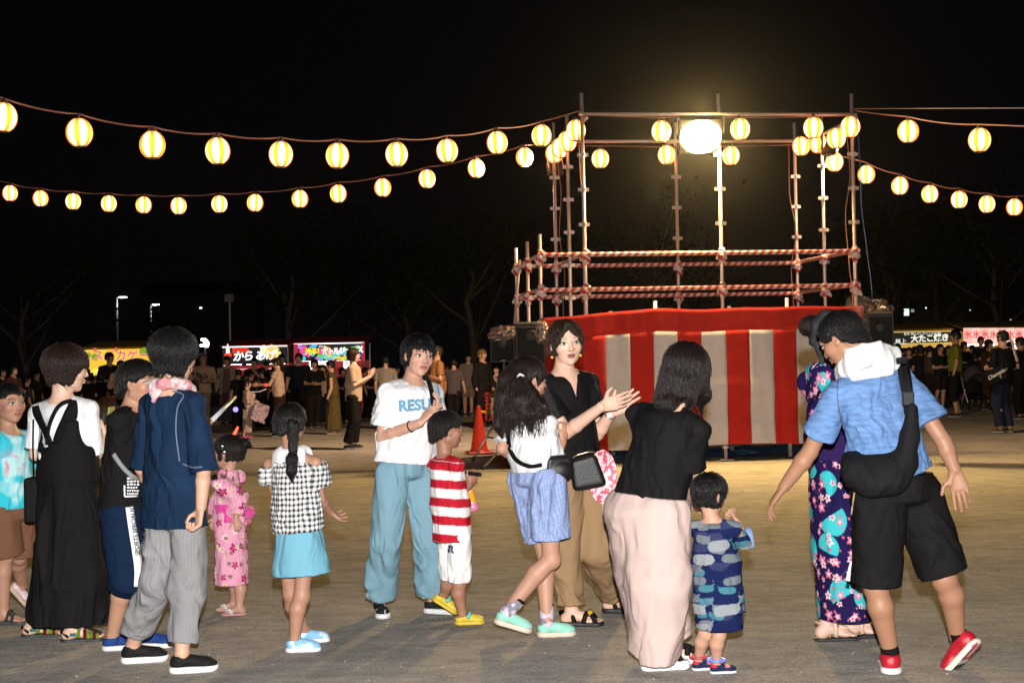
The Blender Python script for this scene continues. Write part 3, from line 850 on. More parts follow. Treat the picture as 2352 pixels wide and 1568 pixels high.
TH = rad(7.3); tower.rotation_euler = (0, 0, TH); tower.location.x -= .149; tower.location.y -= .01
def rotT(p):
    q = np.array(p, float)-np.array([TX, TY[1], 0]); c_, s_ = math.cos(TH), math.sin(TH); return np.array([q[0]*c_-q[1]*s_+TX-.149, q[0]*s_+q[1]*c_+TY[1]-.01, q[2]])
# ---- red and white curtain round the foot of the tower
cur = empty('striped_curtain', (TX, TY[0]-.09, 0), 'red festival curtain with hanging white stripes around the foot of the tower', 'curtain')
clr = mat('red_cotton', (.44, .012, .008), .82, sheen=.2, spec=.25, vary=.1, bump=(260, .2, (1, 1, 1)))
clw = mat('white_cotton', (.56, .505, .515), .9, sheen=.2, spec=.25, vary=.06, bump=(260, .2, (1, 1, 1)))
def curtain_pt(s, t):
    """s = metres along the front from its middle (runs on round both sides), t = height"""
    hw = HB+.09
    top = 1.985+.008*math.sin(s*1.7)+.025*math.exp(-((s+.9)/.25)**2)-max(0, -(s+1.2))*.08+.005*math.sin(s*7.1)
    bot = .20+.02*math.sin(s*2.1+1)
    z = bot+(top-bot)*t
    wob = .022*math.sin(s*3.3+.6*math.sin(t*4))+.010*math.sin(s*7.7+t*3)+.006*math.sin(s*15+2*t)+.006*math.sin(s*31+5*t)
    wob = wob*(1-.55*t)+.012*math.sin(t*17+s*2)*(t < .45)
    if s < -hw-.5: x, y = TX-hw-.5, TY[0]-.1+(-s-hw-.5)*1.0
    elif s > hw: x, y = TX+hw, TY[0]-.1+(s-hw)
    else: x, y = TX+s, TY[0]-.1-.01*s*s*.3
    if s < -hw-.5: x -= wob
    elif s > hw: x += wob
    else: y -= wob
    return (x, y, z)
def strip(name, s0, s1, t0, t1, m, ds=.04, nt=26):
    ns = max(2, int(abs(s1-s0)/ds)); V = []; F = []
    for i in range(ns+1):
        for j in range(nt+1): V.append(curtain_pt(s0+(s1-s0)*i/ns, t0+(t1-t0)*j/nt))
    w = nt+1
    for i in range(ns):
        for j in range(nt): F.append((i*w+j, (i+1)*w+j, (i+1)*w+j+1, i*w+j+1))
    o = meshobj(name, np.array(V), np.array(F), m, cur)
    md = o.modifiers.new('thickness', 'SOLIDIFY'); md.thickness = .004; md.offset = 1
    return o
TB = .835
strip('red_band', -4.6, 4.6, TB, 1.0, clr, .05, 6)
px0 = (1382-1660)/176.0
for k in range(-5, 9):
    a = px0+k*.636; b = a+.322; c = a+.636
    if -4.6 < a < 4.3:
        strip('white_stripe' if k >= 0 or k < -3 else 'red_stripe', a, b, .0, TB, clw if k >= 0 or k < -3 else clr); strip('red_stripe', b, c, .0, TB, clr)

cur.rotation_euler = (0, 0, TH)
# cables and a blue sheet under the platform
sh = MB()
rg = np.random.RandomState(3)
V = []; F = []; n = 26
for i in range(n):
    for j in range(10):
        x = TX-1.7+3.6*i/(n-1); y = TY[0]+.25+1.9*j/9; V.append((x, y, .02+.05*rg.rand()))
for i in range(n-1):
    for j in range(9): F.append((i*10+j, (i+1)*10+j, (i+1)*10+j+1, i*10+j+1))
tag(meshobj('blue_sheet', V, np.array(F), mat('blue_tarp', (.02, .09, .30), .4, spec=.5), None, None, False), 'crumpled blue plastic sheet on the ground under the tower', 'tarpaulin')
def cable(name, pts, r, m, label, cat='cable', group=None, n=6):
    return tag(MB().tube(pts, r, n).build(name, m, None, True), label, cat, group)
blk = mat('black_rubber', (.012, .012, .013), .5)
def wander(a, b, k=24, amp=.15, seed=0, sag=0):
    a = np.asarray(a, float); b = np.asarray(b, float); P = []
    for i in range(k+1):
        t = i/k; e = math.sin(math.pi*t)
        P.append(a+(b-a)*t+np.array([vnoise([[t*4, seed, 0]], 1)[0]*amp*e, vnoise([[t*4, seed, 5]], 2)[0]*amp*e, -sag*4*t*(1-t)]))
    return P
for k, (a, b) in enumerate((((TX-1.3, 18.75, .03), (TX+.7, 18.62, .03)), ((TX-.2, 18.7, .03), (TX+1.7, 18.85, .03)))):
    cable('floor_cable', wander(a, b, 24, .5, k), .012, blk, ('black power cable snaking under the middle of the curtain', 'black power cable lying under the right end of the curtain')[k])

# ---- paper lanterns
def make_lantern():
    t = bpy.data.objects.new('paper_lantern', None); COL.objects.link(t); t.empty_display_size = .1
    R = .13; V = []; C = []; n = 48; rows = 40
    for i in range(rows+1):
        ph = -1.22+2.44*i/rows; rib = 1-.012*(0.5+0.5*math.cos(i*math.pi)); r = R*math.cos(ph)*rib*1.0; z = R*1.06*math.sin(ph)/math.sin(1.22)
        for k in range(n):
            an = 2*math.pi*k/n; V.append((r*math.cos(an), r*math.sin(an), z))
            w = abs(((k/n*6) % 1)-.5)*2
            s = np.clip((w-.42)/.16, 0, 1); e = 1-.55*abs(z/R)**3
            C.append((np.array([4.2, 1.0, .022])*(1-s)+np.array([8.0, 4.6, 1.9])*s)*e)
    F = [(i*n+k, i*n+(k+1) % n, (i+1)*n+(k+1) % n, (i+1)*n+k) for i in range(rows) for k in range(n)]
    m = bpy.data.materials.new('lit_lantern_paper'); m.use_nodes = True; N = m.node_tree.nodes; b = N['Principled BSDF']
    a = N.new('ShaderNodeAttribute'); a.attribute_name = 'col'
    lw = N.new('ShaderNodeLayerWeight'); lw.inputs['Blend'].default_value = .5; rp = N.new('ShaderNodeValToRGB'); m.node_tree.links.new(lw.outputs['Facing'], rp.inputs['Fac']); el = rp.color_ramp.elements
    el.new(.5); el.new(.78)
    for k, (p_, c_) in enumerate(((0, (1, 1, 1)), (.42, (.9, .85, .78)), (.72, (.40, .22, .12)), (1, (.28, .08, .03)))): el[k].position = p_; el[k].color = (*c_, 1)  # orange rim of the glow set in the emission colour, dimmer edge-on
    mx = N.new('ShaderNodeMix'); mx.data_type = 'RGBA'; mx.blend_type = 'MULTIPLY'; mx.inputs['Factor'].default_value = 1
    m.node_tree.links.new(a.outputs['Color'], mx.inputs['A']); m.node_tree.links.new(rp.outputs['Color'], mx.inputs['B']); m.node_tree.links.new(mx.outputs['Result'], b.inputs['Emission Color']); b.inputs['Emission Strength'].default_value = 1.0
    b.inputs['Base Color'].default_value = (.16, .12, .07, 1); b.inputs['Roughness'].default_value = .9
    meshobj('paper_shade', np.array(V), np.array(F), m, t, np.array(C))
    br = mat('lantern_hoop', (.42, .22, .10), .45, .2)
    for z0, s in ((.122, 1), (-.122, -1)):
        q = MB().lathe((0, 0, z0), [(.046, -.006), (.056, -.004), (.056, .016*1), (.046, .018)] if s > 0 else [(.046, -.018), (.056, -.016), (.056, .004), (.046, .006)], 20)
        q.build('rim_hoop', br, t, True)
    h = MB(); h.tube([(-.045, 0, .135), (-.03, 0, .165), (0, 0, .178), (.03, 0, .165), (.045, 0, .135)], .004, 6); h.build('wire_handle', br, t, True)
    sk = MB(); sk.tube([(0, 0, .14), (0, 0, .185)], .016, 8); sk.build('bulb_socket', blk, t, True)
    return t
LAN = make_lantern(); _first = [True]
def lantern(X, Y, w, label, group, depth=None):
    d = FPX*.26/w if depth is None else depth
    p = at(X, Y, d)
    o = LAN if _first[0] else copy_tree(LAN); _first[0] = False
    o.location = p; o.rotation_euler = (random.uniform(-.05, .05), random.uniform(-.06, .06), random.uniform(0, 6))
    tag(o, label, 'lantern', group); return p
wirem = mat('twisted_flex', (.30, .13, .10), .6)
def string(rows, ws, name, cname, label, clabel, group, ends, order):
    pts = []
    for k, (X, Y) in enumerate(rows):
        w = ws[0]+(ws[1]-ws[0])*k/(len(rows)-1); d = 1/((1/(FPX*.26/ws[0]))*(1-k/(len(rows)-1))+(1/(FPX*.26/ws[1]))*(k/(len(rows)-1)))
        i = k if order > 0 else len(rows)-1-k
        p = lantern(X, Y, w, label % ORD[i], group, d); pts.append(p+np.array([0, 0, .185]))
    if ends[0] is not None: pts = [np.asarray(ends[0])]+pts
    if ends[1] is not None: pts = pts+[np.asarray(ends[1])]
    fine = []
    for i in range(len(pts)-1):
        for t in range(6):
            u = t/6; q = pts[i]*(1-u)+pts[i+1]*u; q = q.copy(); q[2] -= .03*4*u*(1-u)*(1 if 0 < i < len(pts)-2 else .3); fine.append(q)
    fine.append(pts[-1])
    cable(cname, fine, .009, wirem, clabel)
P0, P1, P2, P3 = [rotT(q) for q in ((PX[0], TY[0]-.03, 4.58), (PX[0], TY[2]-.03, 4.5), (PX[2], TY[0]-.03, 4.58), (PX[2], TY[2]-.03, 4.5))]
string([(8, 270), (182, 305), (350, 333), (500, 347), (645, 355), (775, 358), (911, 355), (1027, 347), (1142, 328), (1244, 312)], (62.5, 46.5), 'paper_lantern', 'lantern_cable',
       '%s yellow and white striped lantern from the tower on the upper long cable', 'drooping upper cable carrying the large lanterns out to the left of the tower', 'lanterns on the upper left cable', (at(-600, 60, 11.6), P0), -1)
string([(23, 444), (93, 456), (168, 463), (250, 468), (330, 471), (410, 473), (504, 469), (586, 466), (689, 457), (777, 445), (879, 431), (981, 411), (1094, 387), (1205, 361)], (33.8, 40.2), 'paper_lantern', 'lantern_cable',
       '%s small striped lantern from the tower on the lower long cable', 'drooping lower cable of small lanterns behind the upper one', 'lanterns on the lower left cable', (at(-500, 330, 28), P1), -1)
string([(1990, 401), (2067, 427), (2136, 446), (2203, 459), (2267, 469), (2330, 476)], (39, 36), 'paper_lantern', 'lantern_cable',
       '%s small lantern out from the tower on the lower right cable', 'drooping lower cable running right from the back of the tower', 'lanterns on the lower right cable', (P3, at(2900, 430, 29)), 1)
string([(2086, 302), (2250, 322)], (48, 51), 'paper_lantern', 'lantern_cable',
       '%s large lantern out from the tower on the upper right cable', 'upper cable running right from the front of the tower', 'lanterns on the upper right cable', (P2, at(2800, 300, 14)), 1)
for k, (X, Y) in enumerate(((1519, 302), (1700, 297), (1868, 294))): lantern(X, Y, 45, '%s lantern from the left under the front top rail of the tower' % ORD[k], 'lanterns on the tower', TY[0]-.06)
lantern(1953, 292, 45, 'lantern behind the front right corner post of the tower', 'lanterns on the tower', TY[0]+.25)
for k, (X, Y) in enumerate(((1379, 365), (1531, 356), (1679, 358), (1840, 336))): lantern(X, Y, 40, '%s lantern from the left under the back top rail of the tower' % ORD[k], 'lanterns on the tower', TY[2]-.06)
for k, (X, Y) in enumerate(((1323, 300), (1303, 325), (1287, 340), (1273, 353))): lantern(X, Y, 45, '%s lantern from the front in the overlapping row on the left side of the tower' % ORD[k], 'lanterns on the tower', TY[0]+.1+k*.68)
lantern(1921, 318, 44, 'lantern on the right side rail of the tower above a floodlight', 'lanterns on the tower', TY[0]+.75)
lantern(1880, 330, 42, 'lantern partly hidden behind the right middle post of the tower', 'lanterns on the tower', TY[0]+1.5)
lantern(1917, 372, 40, 'lantern hanging right under the side floodlight of the tower', 'lanterns on the tower', TY[2]+.1)
for k, (a, b) in enumerate((((PX[0], TY[0]-.09, 4.5), (PX[2], TY[0]-.09, 4.5)), ((PX[0], TY[2]-.09, 4.46), (PX[2], TY[2]-.09, 4.46)))):
    cable('lantern_flex', wander(rotT(a), rotT(b), 30, .05, k+5, .03), .007, wirem, ('thin flex wound along the front top rail of the tower', 'thin flex wound along the back top rail of the tower')[k])
for k, (x, y) in enumerate(((PX[0]-.05, TY[0]+.03), (PX[0]+.06, TY[2]), (PX[2]-.09, TY[2]), (PX[2]-.06, TY[0]+.05))):
    cable('drop_cable', wander(rotT((x, y, 4.45)), rotT((x+.03, y, 1.9)), 30, .07, k+20), .007, wirem, ('thin cable hanging down the front left tower post', 'thin cable hanging down the back left tower post', 'thin cable hanging down the back right tower post', 'thin cable hanging down the front right tower post')[k])
cable('guy_wire', [at(1962, 250, TY[0]), at(2900, 246, 15)], .005, mat('grey_wire', (.3, .3, .34), .5), 'thin straight wire running right from the top of the tower', 'wire')
cable('blue_rope', wander(at(1966, 268, TY[0]), at(2004, 690, TY[0]-.1), 16, .05, 3), .006, mat('blue_cord', (.04, .09, .25), .6), 'thin blue rope hanging beside the front right tower post', 'rope')

# ---- floodlights on the tower
def floodlight(p, fwd, w, h, strength, color, label, bag=True):
    f = nrm(fwd); r = nrm(np.cross(f, UPV)); u = np.cross(r, f); R = np.stack([r, f, u], 1)
    t = empty('floodlight', p, label, 'floodlight', 'floodlights on the tower')
    MB().box(np.asarray(p)-f*.07, (w+.02, .05, h+.02), R, .012).build('housing', blk, t)
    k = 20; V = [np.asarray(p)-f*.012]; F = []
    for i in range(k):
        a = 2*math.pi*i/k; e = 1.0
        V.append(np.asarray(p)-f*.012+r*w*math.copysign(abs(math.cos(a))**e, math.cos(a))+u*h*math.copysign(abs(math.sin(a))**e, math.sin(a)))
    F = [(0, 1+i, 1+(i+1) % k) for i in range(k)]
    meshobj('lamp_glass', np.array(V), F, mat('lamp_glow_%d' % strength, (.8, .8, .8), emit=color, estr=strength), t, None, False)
    MB().tube([np.asarray(p)-f*.1-r*(w+.04), np.asarray(p)-f*.1-r*(w+.04)+u*.22, np.asarray(p)-f*.1+r*(w+.04)+u*.22, np.asarray(p)-f*.1+r*(w+.04)], .01, 6).build('bracket', steel, t)
    return t
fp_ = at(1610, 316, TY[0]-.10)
floodlight(fp_, (-.05, -1, -.72), .26, .235, 1450, (1.0, .68, .27), 'glaring floodlight under the front top rail of the tower')  # disc drawn wider than the lamp itself, its bloom built into the shape
floodlight(at(1917, 347, TY[1]), (1, .3, -.5), .10, .08, 3000, (1.0, .68, .38), 'small floodlight on the right side of the tower among the lanterns')
floodlight(at(1268, 392, TY[2]+.16), (-.75, 1, -.24), .10, .08, 9500, (1.0, .68, .40), 'small dark backed floodlight under the lanterns on the left side of the tower')
D = Sdf(); bp_ = fp_+np.array([-.05, .02, -.27]); 
def thin_film(op):
    film = bpy.data.materials.new('clear_film'); film.use_nodes = True
    n = film.node_tree.nodes; L = film.node_tree.links; out = n['Material Output']; b = n['Principled BSDF']
    n.remove(b); b = n.new('ShaderNodeBsdfGlossy'); b.inputs['Color'].default_value = (1, .80, .76, 1); b.inputs['Roughness'].default_value = .22; b2 = n.new('ShaderNodeBsdfDiffuse'); b2.inputs['Color'].default_value = (.8, .6, .57, 1); m2 = n.new('ShaderNodeMixShader'); m2.inputs[0].default_value = .3; L.new(b.outputs[0], m2.inputs[1]); L.new(b2.outputs[0], m2.inputs[2]); b = m2
    tr = n.new('ShaderNodeBsdfTransparent'); mx = n.new('ShaderNodeMixShader'); mx.inputs[0].default_value = op
    L.new(tr.outputs[0], mx.inputs[1]); L.new(b.outputs[0], mx.inputs[2]); L.new(mx.outputs[0], out.inputs['Surface'])
    return film
film = thin_film(.2)
def bag(c, r, seed, label, cat='plastic bag', m=None):
    """a crumpled sheet of clear plastic"""
    V = []; F = []; n, q_ = 54, 36
    for i in range(n+1):
        for j in range(q_+1):
            th = 2*math.pi*i/n; ph = -1.45+2.9*j/q_
            V.append((math.cos(th)*math.cos(ph), math.sin(th)*math.cos(ph), math.sin(ph)))
    V = np.array(V); d = 1+.34*(1-2*np.abs(fbm(V*2.2+seed, 2, seed)))-.25
    V = V*d[:, None]*np.asarray(r)+np.asarray(c)
    for i in range(n):
        for j in range(q_): F.append((i*(q_+1)+j, (i+1)*(q_+1)+j, (i+1)*(q_+1)+j+1, i*(q_+1)+j+1))
    o = meshobj('plastic_bag', V, np.array(F), m or film); return tag(o, label, cat)

# ---- loudspeakers either side of the tower
cab = mat('speaker_plastic', (.013, .013, .014), .55, spec=.4, bump=(300, .3, (1, 1, 1)))
gril = mat('speaker_grille', (.008, .008, .009), .7, spec=.3, bump=(500, .6, (1, 1, 1)))
def speaker(c, w, d, h, yaw, label):
    t = empty('loudspeaker', (c[0], c[1], c[2]-h), label, 'loudspeaker')
    f, r = yawv_(yaw); R = np.stack([r, f, UPV], 1); c = np.asarray(c, float)
    P = lambda x, y, z: c+R@np.array([x*w, y*d, z*h])
    V = [P(-1, 1, -1), P(1, 1, -1), P(1, 1, .92), P(-1, 1, .92), P(-.72, -1, -1), P(.72, -1, -1), P(.72, -1, .9), P(-.72, -1, .9), P(-.86, .8, 1), P(.86, .8, 1), P(.62, -.8, 1), P(-.62, -.8, 1)]
    b = MB().add(V, [(4, 5, 1, 0), (0, 1, 2, 3), (5, 4, 7, 6), (1, 5, 6, 2), (4, 0, 3, 7), (3, 2, 9, 8), (2, 6, 10, 9), (6, 7, 11, 10), (7, 3, 8, 11), (8, 9, 10, 11)])
    o = b.build('cabinet', cab, t)
    MB().box(P(0, 1.03, -.05), (w*.88, .012, h*.84), R, .008).build('front_grille', gril, t)
    ho = MB(); ho.lathe(P(0, 1.08, .45), [(w*.34, 0), (w*.36, .012), (w*.30, .016)], 18, R@rotm_((1, 0, 0), -90)); ho.build('horn_ring', cab, t, True)
    MB().tube([P(-.35, -.98, .55), P(-.35, -1.12, .5), P(.35, -1.12, .5), P(.35, -.98, .55)], .014, 6).build('carry_handle', cab, t, True)
    MB().box(P(.0, 1.07, -.8), (.03, .004, .012), R).build('badge', mat('badge_grey', (.4, .4, .4), .4, .6), t)
    return t
def yawv_(a):
    a = rad(a); return np.array([math.sin(a), math.cos(a), 0]), np.array([math.cos(a), -math.sin(a), 0])
def rotm_(ax, deg): return np.array(Matrix.Rotation(rad(deg), 3, Vector(ax)))
def speaker_stand(g, top, label, spread=.55, legang=(200, 320, 80), lh=.75):
    t = empty('speaker_stand', (g[0], g[1], 0), label, 'speaker stand')
    al = mat('brushed_alloy', (.62, .55, .50), .35, .8)
    MB().tube([(g[0], g[1], lh*.25), (g[0], g[1], top)], .018, 10).build('pole', al, t, True)
    MB().tube([(g[0], g[1], lh-.05), (g[0], g[1], lh+.04)], .035, 10).build('collar', blk, t, True)
    for a in legang:
        f = np.array([math.cos(rad(a)), math.sin(rad(a)), 0]); e = np.array([g[0], g[1], 0])+f*spread+UPV*.02; s0 = np.array([g[0], g[1], lh])+f*.03
        l = MB().tube([s0, e], .015, 8).build('leg', al, t, True)
        MB().tube([e-(e-s0)*.06, e+(e-s0)*.01], .022, 8).build('rubber_foot', blk, l, True)
        MB().tube([np.array([g[0], g[1], .28])+f*.02, s0+(e-s0)*.55], .009, 6).build('leg_brace', blk, l, True)
sl = at(1214, 796, 17.9); speaker(sl, .19, .17, .31, 170, 'tall black loudspeaker beside the left end of the curtain')
speaker_stand((sl[0], sl[1]), sl[2]-.31, 'tripod stand carrying the tall loudspeaker left of the curtain', .62, (188, 300, 60), .62)
s2 = at(1157, 803, 19.6); speaker(s2, .17, .16, .17, 185, 'small black loudspeaker half wrapped in clear plastic')
speaker_stand((s2[0], s2[1]), s2[2]-.17, 'tripod stand under the small wrapped loudspeaker', .55, (215, 330, 90), .7)
bag(at(1158, 768, 19.5), (.22, .2, .13), 8, 'crumpled clear bag sitting on the small loudspeaker')
bag(at(1243, 762, 17.75), (.10, .12, .15), 12, 'clear plastic caught on the side of the tall loudspeaker')
sr = at(2018, 782, 17.6); speaker(sr, .16, .2, .36, 188, 'tall black loudspeaker at the right end of the curtain')
speaker_stand((sr[0], sr[1]), sr[2]-.36, 'tripod stand carrying the loudspeaker right of the curtain', .6, (210, 330, 90), .6)
# sheet of clear plastic blowing off the right loudspeaker
V = []; F = []; n, m_ = 26, 14
c4 = [at(1940, 680, 17.3), at(2056, 712, 17.5), at(1972, 768, 17.3), at(2044, 722, 17.7)]
for i in range(n+1):
    for j in range(m_+1):
        u = i/n; v = j/m_; p = (c4[0]*(1-u)+c4[1]*u)*(1-v)+(c4[2]*(1-u)+c4[3]*u)*v
        q = np.array([[u*4, v*3, 1.0]]); p = p+np.array([.03*fbm(q, 2, 1)[0], .16*(1-2*abs(fbm(q*1.3, 3, 2)[0])), .07*math.sin(u*3.1)*(1-v)+.03*fbm(q, 2, 4)[0]]); V.append(p)
for i in range(n):
    for j in range(m_): F.append((i*(m_+1)+j, (i+1)*(m_+1)+j, (i+1)*(m_+1)+j+1, i*(m_+1)+j+1))
tag(meshobj('plastic_sheet', V, np.array(F), film), 'sheet of clear plastic blowing off the right loudspeaker', 'plastic sheet')

# ---- traffic cone with its bar
cg = ground(1101, 1041); cone = empty('traffic_cone', cg, 'red traffic cone standing before the small loudspeaker', 'traffic cone')
cm = mat('cone_plastic', (.62, .035, .012), .42, spec=.45, vary=.08)
MB().lathe(cg, [(.155, .03), (.14, .045), (.125, .06), (.03, .69), (.024, .70)], 24).build('cone_body', cm, cone, True)
MB().box(cg+np.array([0, 0, .017]), (.19, .19, .015), rotm_((0, 0, 1), 12), .008).build('cone_base', cm, cone)
br = empty('cone_bar', at(1098, 946, cg[1]), 'black and yellow bar reaching right from the top of the traffic cone', 'barrier bar')
a_, b_ = at(1090, 945, cg[1]), at(1185, 950, cg[1]+1.2); 
for k in range(8):
    MB().tube([a_+(b_-a_)*k/8, a_+(b_-a_)*(k+1)/8], .018, 8).build('bar_band', blk if k % 2 == 0 else mat('yellow_plastic', (.75, .45, .02), .4), br, True)
for k, (X, Y) in enumerate(((820, 630), (843, 634))):
    g_ = ground(X, Y); D = Sdf(); D.u(ell(g_+np.array([0, 0, .02]), (.09 if k == 0 else .05, .03, .02))); V, F = D.mesh(.008); V = V+fbm(V*30, 2, k)[:, None]*.012
    tag(meshobj('paper_scrap', V, F, mat('paper', (.55, .5, .45), .8)), ('crumpled scrap of pale paper lying on the bare ground', 'smaller scrap of pale paper beside the first one')[k], 'litter')

# ---- street lamps
def street_lamp(X, Ytop, Yb, depth, label, arm=15, lit=12):
    t = at(X, Ytop, depth); g = np.array([t[0], t[1], gz(t[0], t[1])])
    e = empty('street_lamp', g, label, 'street lamp', 'street lamps beyond the stalls')
    MB().tube([g, np.array([g[0], g[1], t[2]])], [.09, .055], 10).build('pole', mat('lamp_pole', (.35, .35, .33), .5, .4), e, True)
    w = arm*depth/FPX
    MB().tube([t, t+np.array([w*.5, 0, .02])], .04, 6).build('arm', MATS['lamp_pole'], e)
    MB().box(t+np.array([w*.95, 0, .06]), (w*.6, .16, .035), None, .02).build('lamp_head', MATS['lamp_pole'], e)
    MB().box(t+np.array([w*.95, -.02, .0]), (w*.55, .14, .03), None, .01).build('lamp_lens', mat('street_lens', (.8, .8, .8), emit=(.9, 1.0, .95), estr=lit), e)
    l = lamp('street_lamp_light', 'POINT', t+np.array([w, 0, -.12]), 18, (.9, 1, .9), shadow_soft_size=.15); l.parent = e; l.location = Vector(t+np.array([w, 0, -.12])-g)
street_lamp(268, 683, 800, 88, 'taller of two slim lit street lamps beyond the yellow stall')
street_lamp(346, 700, 800, 98, 'shorter of two slim lit street lamps beyond the yellow stall', 13)
t = at(527, 684, 62); e = empty('floodlight_pole', (t[0], t[1], gz(t[0], t[1])), 'unlit square lamp on a pole above the fried chicken stall', 'lamp post')
MB().tube([(t[0], t[1], gz(t[0], t[1])), t], .05, 8).build('pole', MATS['lamp_pole'], e); MB().box(t, (.2, .12, .17), None, .02).build('lamp_box', mat('dull_box', (.16, .15, .15), .6), e)
t = at(466, 795, 60); e = empty('work_lamp', (t[0], t[1], gz(t[0], t[1])), 'bright curved work lamp on a stand between the two left stalls', 'work lamp')
MB().tube([(t[0]+.1, t[1], gz(t[0], t[1])), t+np.array([.1, 0, .2])], .03, 8).build('pole', MATS['lamp_pole'], e)
wl = mat('work_lamp_glow', (.8, .8, .8), emit=(1, 1, .98), estr=9)
MB().tube([at(462, 779, 60), at(470, 781, 60), at(476, 789, 60), at(475, 797, 60)], [.05, .09, .10, .06], 8).build('lamp_shade', wl, e, True); MB().box(at(467, 793, 60), (.13, .05, .05), None, .01).build('lamp_tube', wl, e)

# ---- far trees, nearly lost in the dark
def tree(x, y, H, cr, seed, label, trunk=.16):
    z0 = gz(x, y); e = empty('park_tree', (x, y, z0), label, 'tree', 'dark trees behind the stalls'); rg = np.random.RandomState(seed)
    b = MB(); top = np.array([x+rg.randn()*.3, y, z0+H*.6]); base = np.array([x, y, z0])
    mids = [base+(top-base)*t+np.array([rg.randn()*.15, 0, 0])*t for t in np.linspace(0, 1, 6)]
    b.tube(mids, list(np.linspace(trunk*1.3, trunk*.5, 6)), 8)
    tips = []
    for k in range(7):
        s = mids[2+k % 4]; an = rg.rand()*6.28; ln = cr*(.6+.5*rg.rand()); t = s+np.array([math.cos(an)*ln, math.sin(an)*ln*.7, H*(.18+.2*rg.rand())]); b.tube([s, s*.5+t*.5+np.array([0, 0, -.1]), t], [trunk*.4, trunk*.28, trunk*.1], 6); tips.append(t)
    b.build('trunk', mat('bark', (.11, .085, .06), .9, vary=.3), e, True)
    V = []; F = []; n = 1700
    for k in range(n):
        c = tips[k % len(tips)] if k % 3 else top+np.array([0, 0, H*.15]); p = c+rg.randn(3)*np.array([cr*.36, cr*.36, H*.085]); d1 = nrm(rg.randn(3)); d2 = nrm(np.cross(d1, rg.randn(3))); s = .10+.10*rg.rand()
        V += [p-d1*s, p+d2*s*.55, p+d1*s, p-d2*s*.55]; F.append((4*k, 4*k+1, 4*k+2, 4*k+3))
    meshobj('crown', np.array(V), np.array(F), mat('leaves', (.016, .024, .008), .9, spec=.05, vary=.4), e, None, False)
for k, (X, d, H, cr) in enumerate(((60, 62, 8, 2.6), (390, 92, 5, 1.8), (660, 66, 9, 3.0), (800, 78, 10, 3.4), (950, 72, 8.5, 2.8), (1090, 60, 8, 2.5), (1500, 75, 9.5, 3.2), (2060, 64, 8, 2.8), (2160, 70, 9, 3.0), (2300, 60, 8.5, 2.8))):
    p = at(X, 810, d)
    tree(p[0], d, H, cr, 40+k, ('dark tree with a pale trunk at the far left edge', 'low green-lit tree beside the lit street lamps', 'dark tree right behind the fried chicken stall', 'dark tree behind the glowing drinks stall', 'dark tree right of the drinks stall',
         'dark slender tree left of the small loudspeaker', 'dark tree behind the middle of the tower', 'dark tree behind the octopus ball stall', 'dark tall tree between the two right stalls', 'dark tree behind the shaved ice stall')[k], .14+.02*(k % 3))
# lit windows of a far house
def far_house(X, Y, d, w, h, wins, label):
    c = at(X, Y, d); g = gz(c[0], d); e = empty('far_house', (c[0], d, g), label, 'house')
    MB().box((c[0], d+3, c[2]/2+h/2), (w, 2.5, c[2]/2+h/2)).build('wall', mat('night_render', (.12, .11, .10), .9), e)
    MB().add([(c[0]-w-.4, d+.1, c[2]+h), (c[0]+w+.4, d+.1, c[2]+h), (c[0]+w+.4, d+6, c[2]+h), (c[0]-w-.4, d+6, c[2]+h), (c[0]-w, d+3, c[2]+h+1.4), (c[0]+w, d+3, c[2]+h+1.4)], [(0, 1, 5, 4), (2, 3, 4, 5), (1, 2, 5), (3, 0, 4), (3, 2, 1, 0)]).build('roof', mat('night_tile', (.05, .05, .055), .8), e)
    for (x, y, a, b2, s, col) in wins:
        q = at(x, y, d+.45); fr = MB().box(q+np.array([0, .02, 0]), (a+.05, .03, b2+.05)).build('window', mat('win_frame', (.3, .3, .3), .5), e)
        MB().box(q+np.array([0, -.02, 0]), (a, .02, b2)).build('pane', mat('win_glow_%.2f_%.2f' % (s, col[2]), (.5, .5, .5), emit=col, estr=s), fr)
far_house(2082, 715, 95, 4, 1.2, [(2082, 717, .16, .22, 1.6, (.7, 1, .8)), (2096, 716, .10, .16, .35, (.8, .9, .5)), (2126, 707, .05, .05, 2, (1, 1, .9))], 'far dark house with a small lit window right of the tower')
far_house(455, 707, 150, 6, 1.5, [(461, 707, .13, .08, 2.5, (1, 1, .95))], 'far dark house with one bright light beyond the work lamp')
far_house(2200, 705, 120, 6, 1.5, [(2172, 702, .08, .08, 1.5, (1, .9, .7)), (2228, 712, .05, .05, .8, (1, .9, .7)), (2322, 735, .07, .06, 1.2, (1, .95, .9))], 'far dark house with scattered lights above the right stalls')

